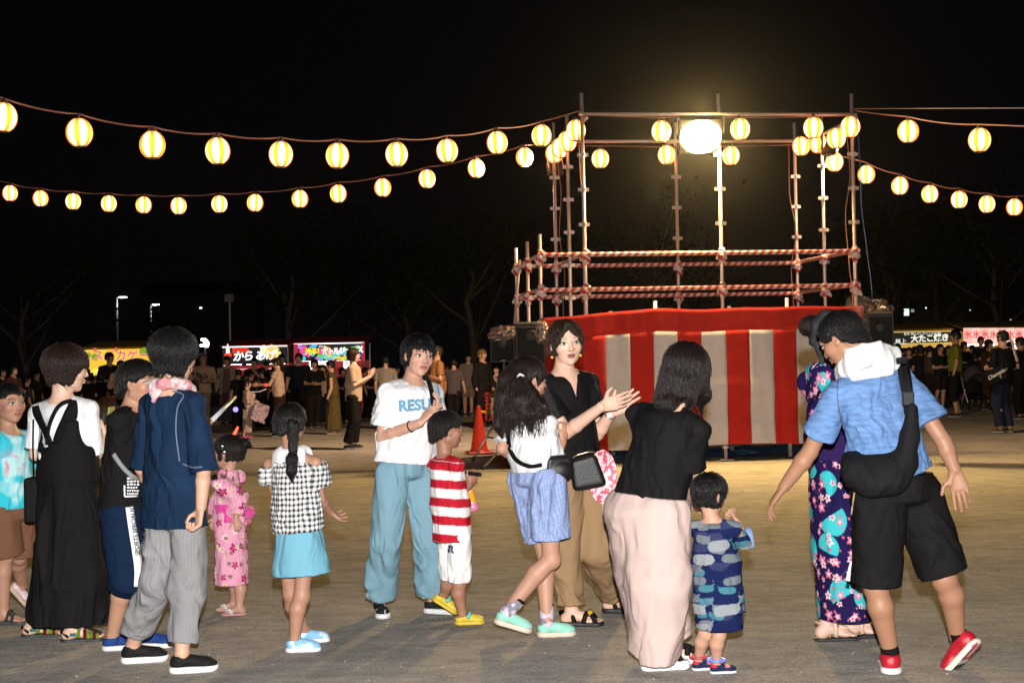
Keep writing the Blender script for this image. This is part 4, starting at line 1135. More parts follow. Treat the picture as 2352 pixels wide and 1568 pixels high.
# ---- market stalls
def stall(x0, x1, Yt, Yb, d, label, frame_col, depth=2.0):
    """X range of the sign, top and bottom of the sign in picture rows, distance"""
    a = at(x0, (Yt+Yb)/2, d); b = at(x1, (Yt+Yb)/2, d); zt = at((x0+x1)/2, Yt, d)[2]; zb = at((x0+x1)/2, Yb, d)[2]; g = float(gz((a[0]+b[0])/2, d))
    e = empty('market_stall', ((a[0]+b[0])/2, d, g), label, 'market stall', 'market stalls behind the crowd')
    pm = mat('stall_pole', (.45, .42, .40), .4, .6)
    for x in (a[0], b[0]):
        for y in (d+.05, d+depth): MB().tube([(x, y, g), (x, y, zt+.02)], .022, 8).build('stall_post', pm, e)
    cn = MB(); cn.add([(a[0]-.1, d-.02, zt+.03), (b[0]+.1, d-.02, zt+.03), (b[0]+.1, d+depth, zt+.25), (a[0]-.1, d+depth, zt+.25), (a[0]-.1, d-.02, zt+.06), (b[0]+.1, d-.02, zt+.06), (b[0]+.1, d+depth, zt+.28), (a[0]-.1, d+depth, zt+.28)],
       [(3, 2, 1, 0), (4, 5, 6, 7), (0, 1, 5, 4), (1, 2, 6, 5), (2, 3, 7, 6), (3, 0, 4, 7)]); cn.build('canopy', mat('canopy_%.2f' % frame_col[0], frame_col, .7), e)
    w = (b[0]-a[0])/2; cx = (a[0]+b[0])/2
    MB().box((cx, d+.5, g+.45), (w*.98, .35, .42), None, .02).build('counter', mat('counter_%.2f' % frame_col[0], frame_col, .6), e)
    MB().box((cx, d+depth, g+.95), (w*.98, .02, .95)).build('back_sheet', mat('canopy_%.2f' % frame_col[0], frame_col, .7), e)
    for q in (-.5, .5): MB().tube([(cx+w*(q-.35), d+.5, zb+.02), (cx+w*(q+.35), d+.5, zb+.02)], .03, 8).build('tube_lamp', mat('tube_glow', (.9, .9, .9), emit=(1, .97, .92), estr=14), e)
    return e, a, b, zt, zb, d, w, cx
def board(e, cx, y, zt, zb, w, col, es, name='sign_board'):
    return MB().box((cx, y, (zt+zb)/2), (w, .02, (zt-zb)/2), None, .004).build(name, mat('%s_%.2f%.2f%.2f' % (name, *col), np.asarray(col)*.5, .6, emit=col, estr=es), e)
def glyphs(e, text, x, y, z, size, col, es=1.0, bold=.0, shear=0, name='lettering', w=1.0, align='CENTER'):
    c = bpy.data.curves.new(name, 'FONT'); c.body = text; c.size = size; c.align_x = align; c.align_y = 'CENTER'; c.offset = bold*.42; c.shear = shear; c.extrude = .006; c.resolution_u = 2
    t = bpy.data.objects.new('tmp', c); COL.objects.link(t); me = t.to_mesh(); vs = np.array([tuple(v.co) for v in me.vertices]); fs = [tuple(p.vertices) for p in me.polygons]; t.to_mesh_clear(); bpy.data.objects.remove(t)
    V = np.stack([x+vs[:, 0]*w, y-vs[:, 2], z+vs[:, 1]], 1)
    return meshobj(name, V, fs, mat('glyph_%.2f%.2f%.2f_%.1f' % (*col, es), np.asarray(col)*.6, .6, emit=col, estr=es), e, None, False)
def disc(e, x, y, z, rx, rz, col, es, name='printed_fruit', n=18, seed=0, lump=0.0):
    rg = np.random.RandomState(seed); V = [(x, y, z)]
    for k in range(n):
        a = 2*math.pi*k/n; q = 1+lump*rg.randn(); V.append((x+rx*q*math.cos(a), y, z+rz*q*math.sin(a)))
    F = [(0, 1+k, 1+(k+1) % n) for k in range(n)]
    return meshobj(name, np.array(V), F, mat('ink_%.2f%.2f%.2f_%.1f' % (*col, es), np.asarray(col)*.6, .6, emit=col, estr=es), e, None, False)
# yellow game stall
S = stall(190, 388, 801, 846, 46, 'bright yellow game stall with pink katakana lettering', (.5, .32, .05)); e, a, b, zt, zb, d, w, cx = S
board(e, cx, d-.02, zt, zb, w, (.95, .58, .05), 1.0)
Xc = lambda X, Y: at(X, Y, d)
for i, ch in enumerate('スイカゲーム'):
    q = Xc(226+26.5*i, 817); glyphs(e, ch, q[0], d-.045, q[2], .36, (1, .72, .62), .95, .035); glyphs(e, ch, q[0], d-.055, q[2], .36, (.75, .10, .13), .9, .012)
q = Xc(283, 804); glyphs(e, 'ぱくっと すくって', q[0], d-.045, q[2], .12, (.75, .30, .05), .9)
for (X, Y, r, c) in ((219, 820, .12, (.25, .42, .03)), (331, 808, .15, (.28, .46, .04)), (219, 803, .07, (.8, .16, .03)), (268, 803, .07, (.85, .2, .08)), (346, 806, .09, (.8, .3, .15)), (205, 815, .08, (.3, .45, .05))): q = Xc(X, Y); disc(e, q[0], d-.042, q[2], r, r*.95, c, .8)
for (X, Y, r, s) in ((245, 838, .10, 5), (212, 838, .08, 4), (233, 829, .05, 5), (222, 847, .06, 2.5), (262, 832, .06, 4)): q = Xc(X, Y); D = Sdf(); D.u(ell((q[0], d+.3, q[2]), (r, r, r))); V, F = D.mesh(.02); meshobj('bulb', V, F, mat('warm_bulb_%.1f' % s, (.9, .8, .5), emit=(1, .72, .16), estr=s), e)
for k, X in enumerate((215, 222)): 
    q = Xc(X, 846+6*k); MB().box((q[0], d+.2, q[2]), (.16, .02, .14)).build('price_card', mat('yellow_card', (.8, .6, .1), .7, emit=(.9, .6, .1), estr=.9), e)
# fried chicken stall
S = stall(512, 660, 797, 836, 47, 'black fried chicken stall sign with white brush hiragana and red counter', (.42, .03, .04)); e, a, b, zt, zb, d, w, cx = S
Xc = lambda X, Y: at(X, Y, d)
board(e, cx, d-.02, zt, zb, w, (.012, .012, .014), 1.0); MB().box((cx, d-.04, zt+.02), (w, .015, .018)).build('sign_trim', mat('lit_trim', (.9, .9, .9), emit=(1, .95, .9), estr=2.2), e)
for i, ch in enumerate('からあげ'): q = Xc((547, 570, 598, 621)[i], 819.5-1.2*i); glyphs(e, ch, q[0], d-.05, q[2], .36, (1, 1, 1), 1.6, .022, .2)
q = Xc(553, 804.5); MB().box((q[0], d-.044, q[2]), (.27, .004, .085)).build('red_patch', mat('red_print', (.5, .02, .01), emit=(.8, .05, .02), estr=1), e); glyphs(e, 'こだわりの', q[0], d-.055, q[2], .12, (.35, .01, .01), .8)
for k, (X, Y, r) in enumerate(((612, 806, .17), (626, 802, .2), (634, 812, .18), (620, 816, .16), (606, 799, .12))): q = Xc(X, Y); disc(e, q[0], d-.046-.001*k, q[2], r, r*.8, ((1, .62, .12), (.95, .55, .1), (1, .75, .25), (.8, .36, .05), (1, .85, .5))[k], 1.1, 'printed_chicken', 14, k, .12)
q = Xc(524, 804); MB().lathe((q[0], d-.06, q[2]-.1), [(.06, 0), (.06, .12), (.02, .2), (.02, .3)], 10).build('printed_bottle', mat('white_print', (.9, .9, .9), emit=(1, 1, 1), estr=1.3), e); q = Xc(524, 815); disc(e, q[0], d-.06, q[2], .13, .1, (.85, .05, .02), 1, 'printed_chilli', 10, 3, .1)
for (X, Y, ww, h, c, s) in ((590, 842, 1.0, .05, (.5, .02, .04), .5), (590, 847, 1.0, .02, (.9, .5, .5), .9), (590, 856, 1.0, .1, (.42, .02, .04), .5), (540, 862, .14, .2, (1, .95, .95), 1.6), (596, 852, .12, .06, (1, 1, 1), 2.2), (518, 848, .05, .25, (1, .98, .95), 2), (640, 845, .25, .1, (.6, .04, .06), .7)): q = Xc(X, Y); MB().box((q[0], d+.1, q[2]), (ww, .02, h)).build('stall_panel', mat('panel_%.2f%.2f_%.1f' % (c[0], c[1], s), np.asarray(c)*.5, .6, emit=c, estr=s), e)
# drinks stall
S = stall(676, 836, 790, 828, 47.5, 'colourful glowing drinks stall sign with white katakana', (.45, .03, .05)); e, a, b, zt, zb, d, w, cx = S
Xc = lambda X, Y: at(X, Y, d)
board(e, cx, d-.02, zt, zb, w, (.014, .014, .018), 1.0); MB().box((cx, d-.04, zt+.02), (w, .015, .015)).build('sign_trim', MATS['lit_trim'], e)
MB().box((Xc(680, 808)[0], d-.045, (zt+zb)/2), (.07, .012, .3)).build('red_side_flap', mat('flap_red', (.4, .03, .05), emit=(.42, .03, .06), estr=.8), e); MB().box((Xc(834, 808)[0], d-.045, (zt+zb)/2), (.06, .012, .3)).build('red_side_flap', MATS['flap_red'], e)
rg = np.random.RandomState(8)
for k in range(26): q = Xc(688+144*rg.rand(), 794+30*rg.rand()); c = [(.9, .1, .35), (.1, .5, .9), (.15, .7, .2), (.95, .75, .05), (.6, .2, .8), (.05, .75, .8)][k % 6]; disc(e, q[0], d-.042-.0004*k, q[2], .07+.09*rg.rand(), .06+.07*rg.rand(), c, .9, 'printed_splash', 12, k, .15)
for i, ch in enumerate('光る!'): q = Xc(709+13*i-(3 if i == 2 else 0), 808-i); glyphs(e, ch, q[0], d-.06, q[2], .225, (.25, .12, .02), 1, .06); glyphs(e, ch, q[0], d-.07, q[2], .225, (1, .82, .05), 1.2, .02)
for i, ch in enumerate('ボトルジュース'): q = Xc(746+13.6*i, 808-.7*i); glyphs(e, ch, q[0], d-.062, q[2], .225, (.75, .05, .15) if i < 3 else (.1, .4, .15), 1, .07); glyphs(e, ch, q[0], d-.072, q[2], .225, (1, 1, 1), 1.5, .022)
q = Xc(756, 822); glyphs(e, 'どこに', q[0], d-.065, q[2], .11, (.95, .7, .05), 1)
for k in range(6): q = Xc(769+7*k, 821.6); MB().box((q[0], d-.065, q[2]), (.035+.012*(k % 3), .004, .04)).build('yellow_print', mat('yellow_ink', (.5, .35, .02), emit=(.95, .7, .05), estr=1), e)
for X in (741, 826): q = Xc(X, 796); glyphs(e, 'PIKA', q[0], d-.065, q[2], .11, (.95, .95, .95), 1.1)
for (X, Y, ww, h, c, s) in ((757, 833, 1.05, .07, (.42, .03, .05), .6), (716, 838, .1, .2, (1, 1, 1), 2.4), (742, 838, .16, .2, (1, 1, 1), 2.2), (796, 836, .12, .15, (1, 1, 1), 2.2), (770, 836, .2, .1, (.5, .04, .06), .6)): q = Xc(X, Y); MB().box((q[0], d+.1, q[2]), (ww, .02, h)).build('stall_panel', mat('panel_%.2f%.2f_%.1f' % (c[0], c[1], s), np.asarray(c)*.5, .6, emit=c, estr=s), e)
# octopus ball stall
S = stall(2030, 2184, 760, 790, 48, 'octopus ball stall with a dark sign in cream brush characters', (.5, .33, .08)); e, a, b, zt, zb, d, w, cx = S
Xc = lambda X, Y: at(X, Y, d)
board(e, cx, d-.02, zt, zb, w, (.016, .015, .012), 1.0)
MB().box((cx, d-.045, zt-.02), (w, .012, .022)).build('sign_trim', mat('yellow_trim', (.6, .4, .1), emit=(.62, .42, .10), estr=.9), e); MB().box((cx, d-.045, zb+.01), (w, .012, .03)).build('sign_trim', MATS['yellow_trim'], e)
for i, ch in enumerate('大たこ焼き'): q = Xc(2100+17.5*i, 779-.8*i); glyphs(e, ch, q[0], d-.055, q[2], .27, (.88, .92, .78), 1.1, .018)
for i, ch in enumerate('極上'): q = Xc(2062+13*i, 785-.5*i); glyphs(e, ch, q[0], d-.055, q[2], .19, (.75, .8, .68), 1, .006)
q = Xc(2118, 766.5); glyphs(e, '長芋 卵入り! カリトロ食感!', q[0], d-.055, q[2], .105, (.7, .72, .6), .9, .003)
for (X, Y, ww, h, c, s) in ((2120, 793, 1.1, .06, (.7, .42, .08), .8), (2108, 797, 1.0, .015, (.9, .55, .15), .9)): q = Xc(X, Y); MB().box((q[0], d+.1, q[2]), (ww, .02, h)).build('stall_panel', mat('panel_%.2f%.2f_%.1f' % (c[0], c[1], s), np.asarray(c)*.5, .6, emit=c, estr=s), e)
# shaved ice stall
S = stall(2218, 2400, 755, 792, 47, 'pink lit shaved ice stall with a row of red ice characters', (.5, .2, .18)); e, a, b, zt, zb, d, w, cx = S
Xc = lambda X, Y: at(X, Y, d)
for k in range(9):
    q0 = Xc(2222+19.6*k, 773); MB().box((q0[0], d-.03, q0[2]+.02), (.134, .014, .27), None, .004).build('ice_banner', mat('ice_banner_%d' % (k % 2), (.8, .5, .5), emit=((.95, .50, .42), (.98, .62, .50))[k % 2], estr=1.0+.05*k), e)
    glyphs(e, '氷', q0[0], d-.055, q0[2]+.05, .27, (.75, .03, .06), 1.0, .010)
for (X, Y, ww, h, s) in ((2270, 787, .4, .08, 1.3), (2330, 790, .35, .16, 5)): q = Xc(X, Y); MB().box((q[0], d+.3, q[2]), (ww, .03, h)).build('lit_panel', mat('ice_glow_%.1f' % s, (.9, .9, .9), emit=(1, .93, .85), estr=s), e)

# ---- thin scattering volume, added to give the floodlights a halo
hz = MB().box((0, 19.2, 4.0), (16, 7.8, 5.2)).build('halo_haze', bpy.data.materials.new('halo_volume')); hz['kind'] = 'stuff'
hm = hz.data.materials[0]; hm.use_nodes = True; n_ = hm.node_tree.nodes; n_.remove(n_['Principled BSDF']); pv = n_.new('ShaderNodeVolumePrincipled'); pv.inputs['Density'].default_value = .00042; pv.inputs['Color'].default_value = (.9, .9, .88, 1); pv.inputs['Anisotropy'].default_value = .86
hm.node_tree.links.new(pv.outputs['Volume'], n_['Material Output'].inputs['Volume'])
# ------------------------------------------------------------------ the people in front
def sk(r, g, b, f=.62): c = lin(r, g, b)*f*1.16; return c*.84+c.mean()*.16
SK_TAN, SK_MID, SK_FAIR = sk(205, 150, 115), sk(222, 168, 136), sk(236, 188, 160, .66)
BLACK_HAIR, BROWN_HAIR, RED_HAIR = (.011, .009, .009), (.022, .012, .010), (.055, .016, .008)
cotton = tex_cloth('cotton'); denim = tex_cloth('denim', .8, 420, .35); knit = tex_cloth('knit', .9, 260, .5); smoothc = tex_cloth('crepe', .75, 700, .15); leather = mat('black_leather', (.008, .008, .0085), .42, spec=.3, bump=(180, .2, (1, 1, 1))); nylon = mat('black_nylon', (.008, .008, .0085), .75, spec=.12, bump=(300, .3, (1, 1, 1)))
WHITE = np.array([.70, .70, .72]); BLK = np.array([.0075, .0072, .0075])
def uv(P, V, R=.15):
    q = V-P.Q; f = np.cross(P.ax, P.pr); a = np.arctan2(q@P.pr, -(q@f)); return a*R, q@P.ax
def cells(u, v, c, seed):
    """nearest of a jittered lattice of centres: offset, centre random values"""
    best = np.full(len(u), 1e9); du = np.zeros(len(u)); dv = du.copy(); rr = np.zeros((len(u), 3)); iu = np.floor(u/c[0]).astype(np.int64); iv = np.floor(v/c[1]).astype(np.int64)
    for a in (-1, 0, 1):
        for b in (-1, 0, 1):
            ju, jv = iu+a, iv+b; h = [_tab[((ju*73856093) ^ (jv*19349663) ^ ((seed+t)*83492791)) & 65535] for t in range(5)]
            x = u-(ju+.2+.6*h[0])*c[0]; y = v-(jv+.2+.6*h[1])*c[1]; d = x*x+y*y; w = d < best
            best[w] = d[w]; du[w] = x[w]; dv[w] = y[w]
            for t in range(3): rr[w, t] = h[2+t][w]
    return du, dv, rr
def paint(c, w, col): w = np.clip(w, 0, 1)[:, None]; return c*(1-w)+np.asarray(col)*w
def flower(du, dv, r, rot, soft=.0015):
    d = np.hypot(du, dv); a = np.arctan2(dv, du)+rot; return (r*(.78+.22*np.cos(5*a))-d)/soft, d
def band(P, target, pts, width, m, name, parent=None, eps=.004, cat=None, label=None, thick=.004, n=40):
    """a strap laid over cloth, drawn along a path in crop pixels"""
    tv = np.empty(len(target.data.vertices)*3, np.float32); target.data.vertices.foreach_get('co', tv); tv = tv.reshape(-1, 3)+P.base
    bv = BVHTree.FromPolygons([tuple(v) for v in tv.tolist()], [tuple(p.vertices) for p in target.data.polygons])
    pts = [np.asarray(p, float) for p in pts]; seg = [0]+list(np.cumsum([np.linalg.norm(pts[i+1]-pts[i]) for i in range(len(pts)-1)])); V = []; K = 4; ws = width if hasattr(width, '__len__') else [width]*len(pts); ld = None
    for i in range(n+1):
        s = seg[-1]*i/n; j = min(max(np.searchsorted(seg, s)-1, 0), len(pts)-2); t = (s-seg[j])/max(seg[j+1]-seg[j], 1e-6)
        a, b, c, d = pts[max(j-1, 0)], pts[j], pts[j+1], pts[min(j+2, len(pts)-1)]
        q = .5*((2*b)+(c-a)*t+(2*a-5*b+4*c-d)*t*t+(3*b-a-3*c+d)*t**3); dq = nrm(.5*((c-a)+2*(2*a-5*b+4*c-d)*t+3*(3*b-a-3*c+d)*t*t)); nx = np.array([-dq[1], dq[0]]); w = ws[j]*(1-t)+ws[j+1]*t
        for k in range(K):
            z = q+nx*w*(k/(K-1)-.5)/P.m; X, Y = P.px(*z); rd = nrm(ray(X, Y)); hit = bv.ray_cast(Vector(CAMP), Vector(rd))
            if hit[0] is not None: ld = hit[3] if ld is None or abs(hit[3]-ld) < .12 else ld
            V.append(CAMP+rd*((ld or P.y0)-eps))
    F = [(i*K+k, i*K+k+1, (i+1)*K+k+1, (i+1)*K+k) for i in range(n) for k in range(K-1)]
    o = meshobj(name, np.array(V), np.array(F), m, parent); md = o.modifiers.new('thickness', 'SOLIDIFY'); md.thickness = thick; md.offset = 0
    if label: tag(o, label, cat)
    return o
def thing_sdf(name, D, h, m, label, cat, cols=None, warp=None):
    V, F = D.mesh(h)
    if warp: V = V+warp(V)
    c = None if cols is None else (cols(V) if callable(cols) else np.tile(cols, (len(V), 1)))
    return tag(meshobj(name, V.astype(np.float32), F, m, None, c, origin=None), label, cat)
def phone(c, right, up, label, col=(.02, .02, .02), glow=None):
    c = np.asarray(c, float); r = nrm(right); u = nrm(np.asarray(up)-r*np.dot(up, r)); n = np.cross(r, u); R = np.stack([r, u, n], 1)
    e = empty('phone', c, label, 'phone'); MB().box(c, (.036, .075, .005), R, .004).build('phone_case', mat('case_%.2f_%.2f' % (col[0], col[1]), col, .4), e)
    if glow: MB().box(c+n*.0062, (.032, .069, .0012), R).build('phone_screen', mat('screen_%.2f' % glow[0], (.02, .02, .02), .2, emit=glow, estr=1.0), e)
    return e

def boy_left():
    P = Person(1, (38, 1322), 'boy in turquoise tie-dye shirt and brown shorts at the left edge', k=.84)
    P.pose((42, 385, 158), 128, 0, 0, neck=(32, 492), byaw=118, pelvis=(38, 860), shw=.30, hipw=.16)
    P.hang('R', .05, .02, curl=.5); P.hang('L', .02, -.05, curl=.5)
    P.leg_('R', (22, 1030, 0), (45, 1318), 100); P.leg_('L', (78, 1030, .12), (72, 1212, .30), 60, -52, ground_=False)
    P.body(sk(198, 142, 112), bare=('R', 'L'))
    P.hair((.010, .009, .010), th=.04, back=-.26, tilt=.65, fringe=.24, side=.12, n=900, slen=.022)
    D = P.top(P.p(38, 826), loose=.03, sl=.75, sr=.07, hemw=.165, neckr=.07)
    def tie(V, N):
        n = fbm(V*9, 3, 4); c = np.tile(lin(58, 205, 225)*.72, (len(V), 1)); c = paint(c, (n-.05)*2.2, lin(190, 235, 240)*.8); q = V-P.p(70, 640)
        w = np.exp(-((q@P.br*(-1))**2/.0006))*0+np.exp(-(q[:, 0]**2+q[:, 2]**2)/.004); return paint(c, w*(fbm(V*30, 2, 8) > .1)*.8, lin(235, 120, 150)*.7)
    P.cloth('shirt', D, cotton, .006, folds(.007, 12, 5, 21), tie)
    D = P.trousers(P.p(38, 800), .93, rh=.125, rk=.12, re=.12, hipw=.165, hipd=.14); P.cloth('shorts', D, cotton, .007, folds(.006, 10, 4, 22), lin(138, 98, 76)*.62)
    P.sandal('R', (.03, .03, .03), (.05, .05, .05), [[(-.19, .12, .1), (-.1, .08, .25), (.12, .12, .25), (.2, .15, .1)], [(-.19, -.05, .1), (-.08, .0, .38), (.08, 0, .38), (.19, -.05, .1)], [(-.14, -.3, .2), (0, -.47, .25), (.14, -.3, .2)], [(-.1, .06, .26), (0, -.02, .36), (.1, .06, .26)]], r=.045, sole_h=.1)
    P.shoe('L', (.55, .42, .45), (.62, .58, .42), .12, m=mat('clog', attr=True, rough=.5), name='clog', sole_attr=lambda V, N: paint(np.tile(lin(215, 205, 150)*.7, (len(V), 1)), (fbm(V*18, 2, 3)+.2), lin(200, 160, 170)*.7))
    D = Sdf(); a = P.p(103, 845, .05); D.u(rcap(a, P.p(118, 905, .05), .022, .028)); thing_sdf('umbrella_pouch', D, .006, nylon, 'small black pouch hanging at the hip of the boy in turquoise', 'pouch')
boy_left()

def woman_dress():
    P = Person(1, (262, 1378), 'woman in long black pinafore dress over a white tee seen from behind', k=.97)
    P.pose((285, 238, 188), 62, -4, 0, neck=(262, 355), byaw=22, pelvis=(292, 770), shw=.335, hipw=.2)
    P.arm_('R', (388, 622, .02), (448, 535, .16), (452, 480, .25), (-.9, .2, .2), .6); P.arm_('L', (150, 600, .06), (300, 570, .24), (400, 520, .26), (.4, -.2, .8), .6)
    P.leg_('L', (240, 1100, .02), (182, 1372), 84); P.leg_('R', (330, 1100, -.02), (350, 1392), 82)
    P.body(SK_FAIR, bare=('L', 'R'))
    P.hair((.028, .013, .011), th=.08, back=-.34, wide=(.34, .30), fringe=.05, open_w=.3, n=2600, slen=.05, rough=.34, open_y=.08, ears=False)
    D = P.top(P.p(280, 700), loose=.018, sl=.86, sr=.068, sr0=.058, neckr=.06); sh = P.cloth('shirt', D, cotton, .0055, folds(.006, 14, 6, 31), WHITE)
    D = P.skirt(P.p(285, 560), P.p(300, 1308), (.150, .122), (.235, .20)); D.u(ecap(P.p(288, 470), P.p(290, 700), P.br, (.140, .126), (.176, .146), .05), .03)
    D.sub(rcap(P.p(150, 400, -.1), P.p(160, 540, -.12), .062), .015); D.sub(ell(P.p(232, 455, -.1), (.052, .16, .12)), .02); D.sub(ell(P.p(390, 470, 0), (.045, .2, .12)), .02)
    ds = P.cloth('dress', D, smoothc, .007, lambda V: folds(.013, 11, 1.6, 32, .6)(V)*np.clip((P.p(285, 640)[2]-V[:, 2])/.25, 0.04, 1)[:, None], BLK*1.15)
    sm = mat('strap_black', (.008, .008, .0085), .85, spec=.06)
    band(P, sh, [(150, 395), (158, 430), (190, 500), (215, 560)], [.035, .042, .03, .03], sm, 'dress_strap', ds); band(P, sh, [(305, 372), (262, 385), (232, 420), (205, 490), (200, 560)], .02, sm, 'dress_strap', ds); band(P, sh, [(312, 370), (300, 430), (262, 530), (255, 600)], [.03, .075, .085, .09], sm, 'dress_strap', ds)
    G, T, Y_, Rr = lin(110, 180, 50)*.42, lin(60, 160, 175)*.4, lin(190, 180, 80)*.4, lin(130, 20, 50)*.4
    for q in 'LR':
        st = [(BLK*1.5, [(-.17, -.3, .15), (0, -.47, .25), (.17, -.3, .15)]), (T, [(.175, -.25, .2), (.175, -.12, .2)]), (G, [(-.16, -.08, .12), (-.08, -.05, .36), (.1, -.05, .36), (.18, -.08, .12)]), (BLK*1.5, [(0, -.02, .38), (0, .2, .28), (0, .42, .17)])]
        for k in range(5): st.append(((Rr, Y_, G, Rr, Y_)[k], [(-.19, .08+.07*k, .1), (-.1, .06+.07*k, .27-.025*k), (.1, .06+.07*k, .27-.025*k), (.2, .08+.07*k, .1)]))
        P.sandal(q, BLK, (.03, .03, .032), st, r=.036, sole_h=.09)
    phone(P.p(448, 487, .22), (.3, .8, 0), (.2, 0, 1), 'dark phone held up by the woman in the pinafore dress', (.02, .02, .02))
    D = Sdf(); D.u(rbox(P.p(148, 790, .1), (.022, .05, .10), .02)); thing_sdf('shoulder_bag', D, .007, nylon, 'flat black bag with a turquoise edge behind the pinafore dress', 'bag', None)
    MB().tube([P.p(141, 452, -.1), P.p(139, 560, -.06), P.p(143, 690, .06)], .005, 6).build('bag_strap', sm, P.root, True)
    MB().tube([P.p(133, 856, .05), P.p(160, 862, .05)], .008, 6).build('bag_trim', mat('turquoise_trim', lin(60, 180, 210)*.6, .5), P.root)
woman_dress()

def child_behind():
    P = Person(1, (470, 1285), 'child with reddish hair bending over a phone behind the black pinafore dress', k=.8)
    P.pose((470, 455, 165), 255, -42, 0, neck=(505, 520), byaw=250, pelvis=(505, 850), shw=.28, hipw=.16)
    P.arm_('L', (490, 640, -.1), (450, 560, -.12), (430, 520, -.15), (0, .2, .9), .7); P.arm_('R', (500, 640, .12), (450, 560, .05), (430, 520, 0), (0, -.2, .9), .7)
    P.leg_('L', (480, 1050, -.05), (482, 1290), 250); P.leg_('R', (500, 1050, .1), (505, 1280), 250)
    P.body(SK_MID); P.hair((.05, .017, .009), th=.07, back=-.34, fringe=.10, n=1200, slen=.05)
    D = P.top(P.p(505, 820), loose=.03, sl=.8, sr=.06); P.cloth('shirt', D, cotton, .007, folds(.006), BLK*1.4)
    def camo(V, N): n = fbm(V*34, 2, 5); return paint(np.tile([.55, .55, .57], (len(V), 1)), (n > .05)*1.0, (.03, .03, .035))
    D = P.trousers(P.p(505, 790), .5, rh=.11, rk=.1, re=.105, hipw=.15, hipd=.13); P.cloth('shorts', D, cotton, .007, None, camo)
    for q in 'LR': P.shoe(q, (.04, .04, .05), (.5, .5, .5))
    phone(P.p(466, 455, -.22), (.2, 1, 0), (.15, 0, 1), 'phone in a pale green case held by the reddish haired child', lin(190, 190, 110)*.6, None)
child_behind()

def boy_black():
    P = Person(1, (515, 1432), 'boy in black tee and navy shorts with a white side stripe facing right', k=.92)
    P.pose((588, 298, 182), 108, 0, 0, neck=(556, 395), byaw=98, pelvis=(540, 850), shw=.32, hipw=.17)
    P.arm_('R', (535, 645, -.05), (640, 600, -.1), (690, 570, -.1), (0, .9, .3), .6); P.arm_('L', (600, 640, .2), (680, 600, .2), (720, 590, .2), (0, -.9, .3), .6)
    P.leg_('R', (540, 1130, -.06), (520, 1425), 78); P.leg_('L', (640, 1120, .12), (655, 1415), 95)
    P.body(sk(205, 148, 115)); P.hair(BLACK_HAIR, th=.055, back=-.27, tilt=.62, fringe=.08, side=.0, open_w=.27, n=1800, slen=.04, amp=.02)
    D = P.top(P.p(535, 832), loose=.04, sl=.85, sr=.085, sr0=.066, hemw=.185); sh = P.cloth('shirt', D, cotton, .006, folds(.008, 12, 5, 41), BLK*1.25)
    D = P.trousers(P.p(540, 800), 1.06, rh=.12, rk=.105, re=.105, hipw=.17, hipd=.14); so = P.cloth('shorts', D, denim, .006, folds(.005, 10, 4, 42), lin(26, 44, 74)*.58)
    w = mat('white_print_cloth', (.72, .72, .74), .8); band(P, so, [(548, 822), (562, 920), (578, 1010), (586, 1090), (580, 1160)], [.04, .04, .045, .04, .03], w, 'side_stripe', so, thick=.002)
    fr = -UP; print_text(so, 'SPORTS SPECIALIST', P.p(571, 918), nrm(np.array([-.10, 0, 1])), nrm(np.array([-1, 0, -.10])), .030, (.02, .02, .02), so, eps=.011, bold=.0008)
    wt = mat('white_print_cloth', (.72, .72, .74), .8); rg = np.random.RandomState(6)
    for k in range(6):
        x = 538
        while x < 584: w_ = 4+rg.rand()*9; band(P, sh, [(x, 700+13*k+rg.rand()*2), (x+w_, 699+13*k+rg.rand()*3)], .009, wt, 'printed_mark', sh, thick=.001, n=2); x += w_+3
    band(P, sh, [(527, 730), (528, 778)], .008, wt, 'printed_mark', sh, thick=.001, n=3); band(P, sh, [(527, 778), (584, 776)], .008, wt, 'printed_mark', sh, thick=.001, n=3)
    gs = mat('grey_web', (.18, .18, .19), .7); band(P, sh, [(480, 598), (515, 648), (560, 692), (600, 705)], .022, gs, 'shoulder_strap', None, cat='strap', label='grey webbing strap across the back of the boy in black')
    for q in 'LR': P.shoe(q, lin(45, 75, 150)*.6, (.62, .62, .6), .12, wide=1.05, attr=lambda V, N: paint(np.tile(lin(42, 72, 145)*.62, (len(V), 1)), (vnoise(V*40, 3) > .45)*.8, lin(25, 35, 70)*.6))
boy_black()

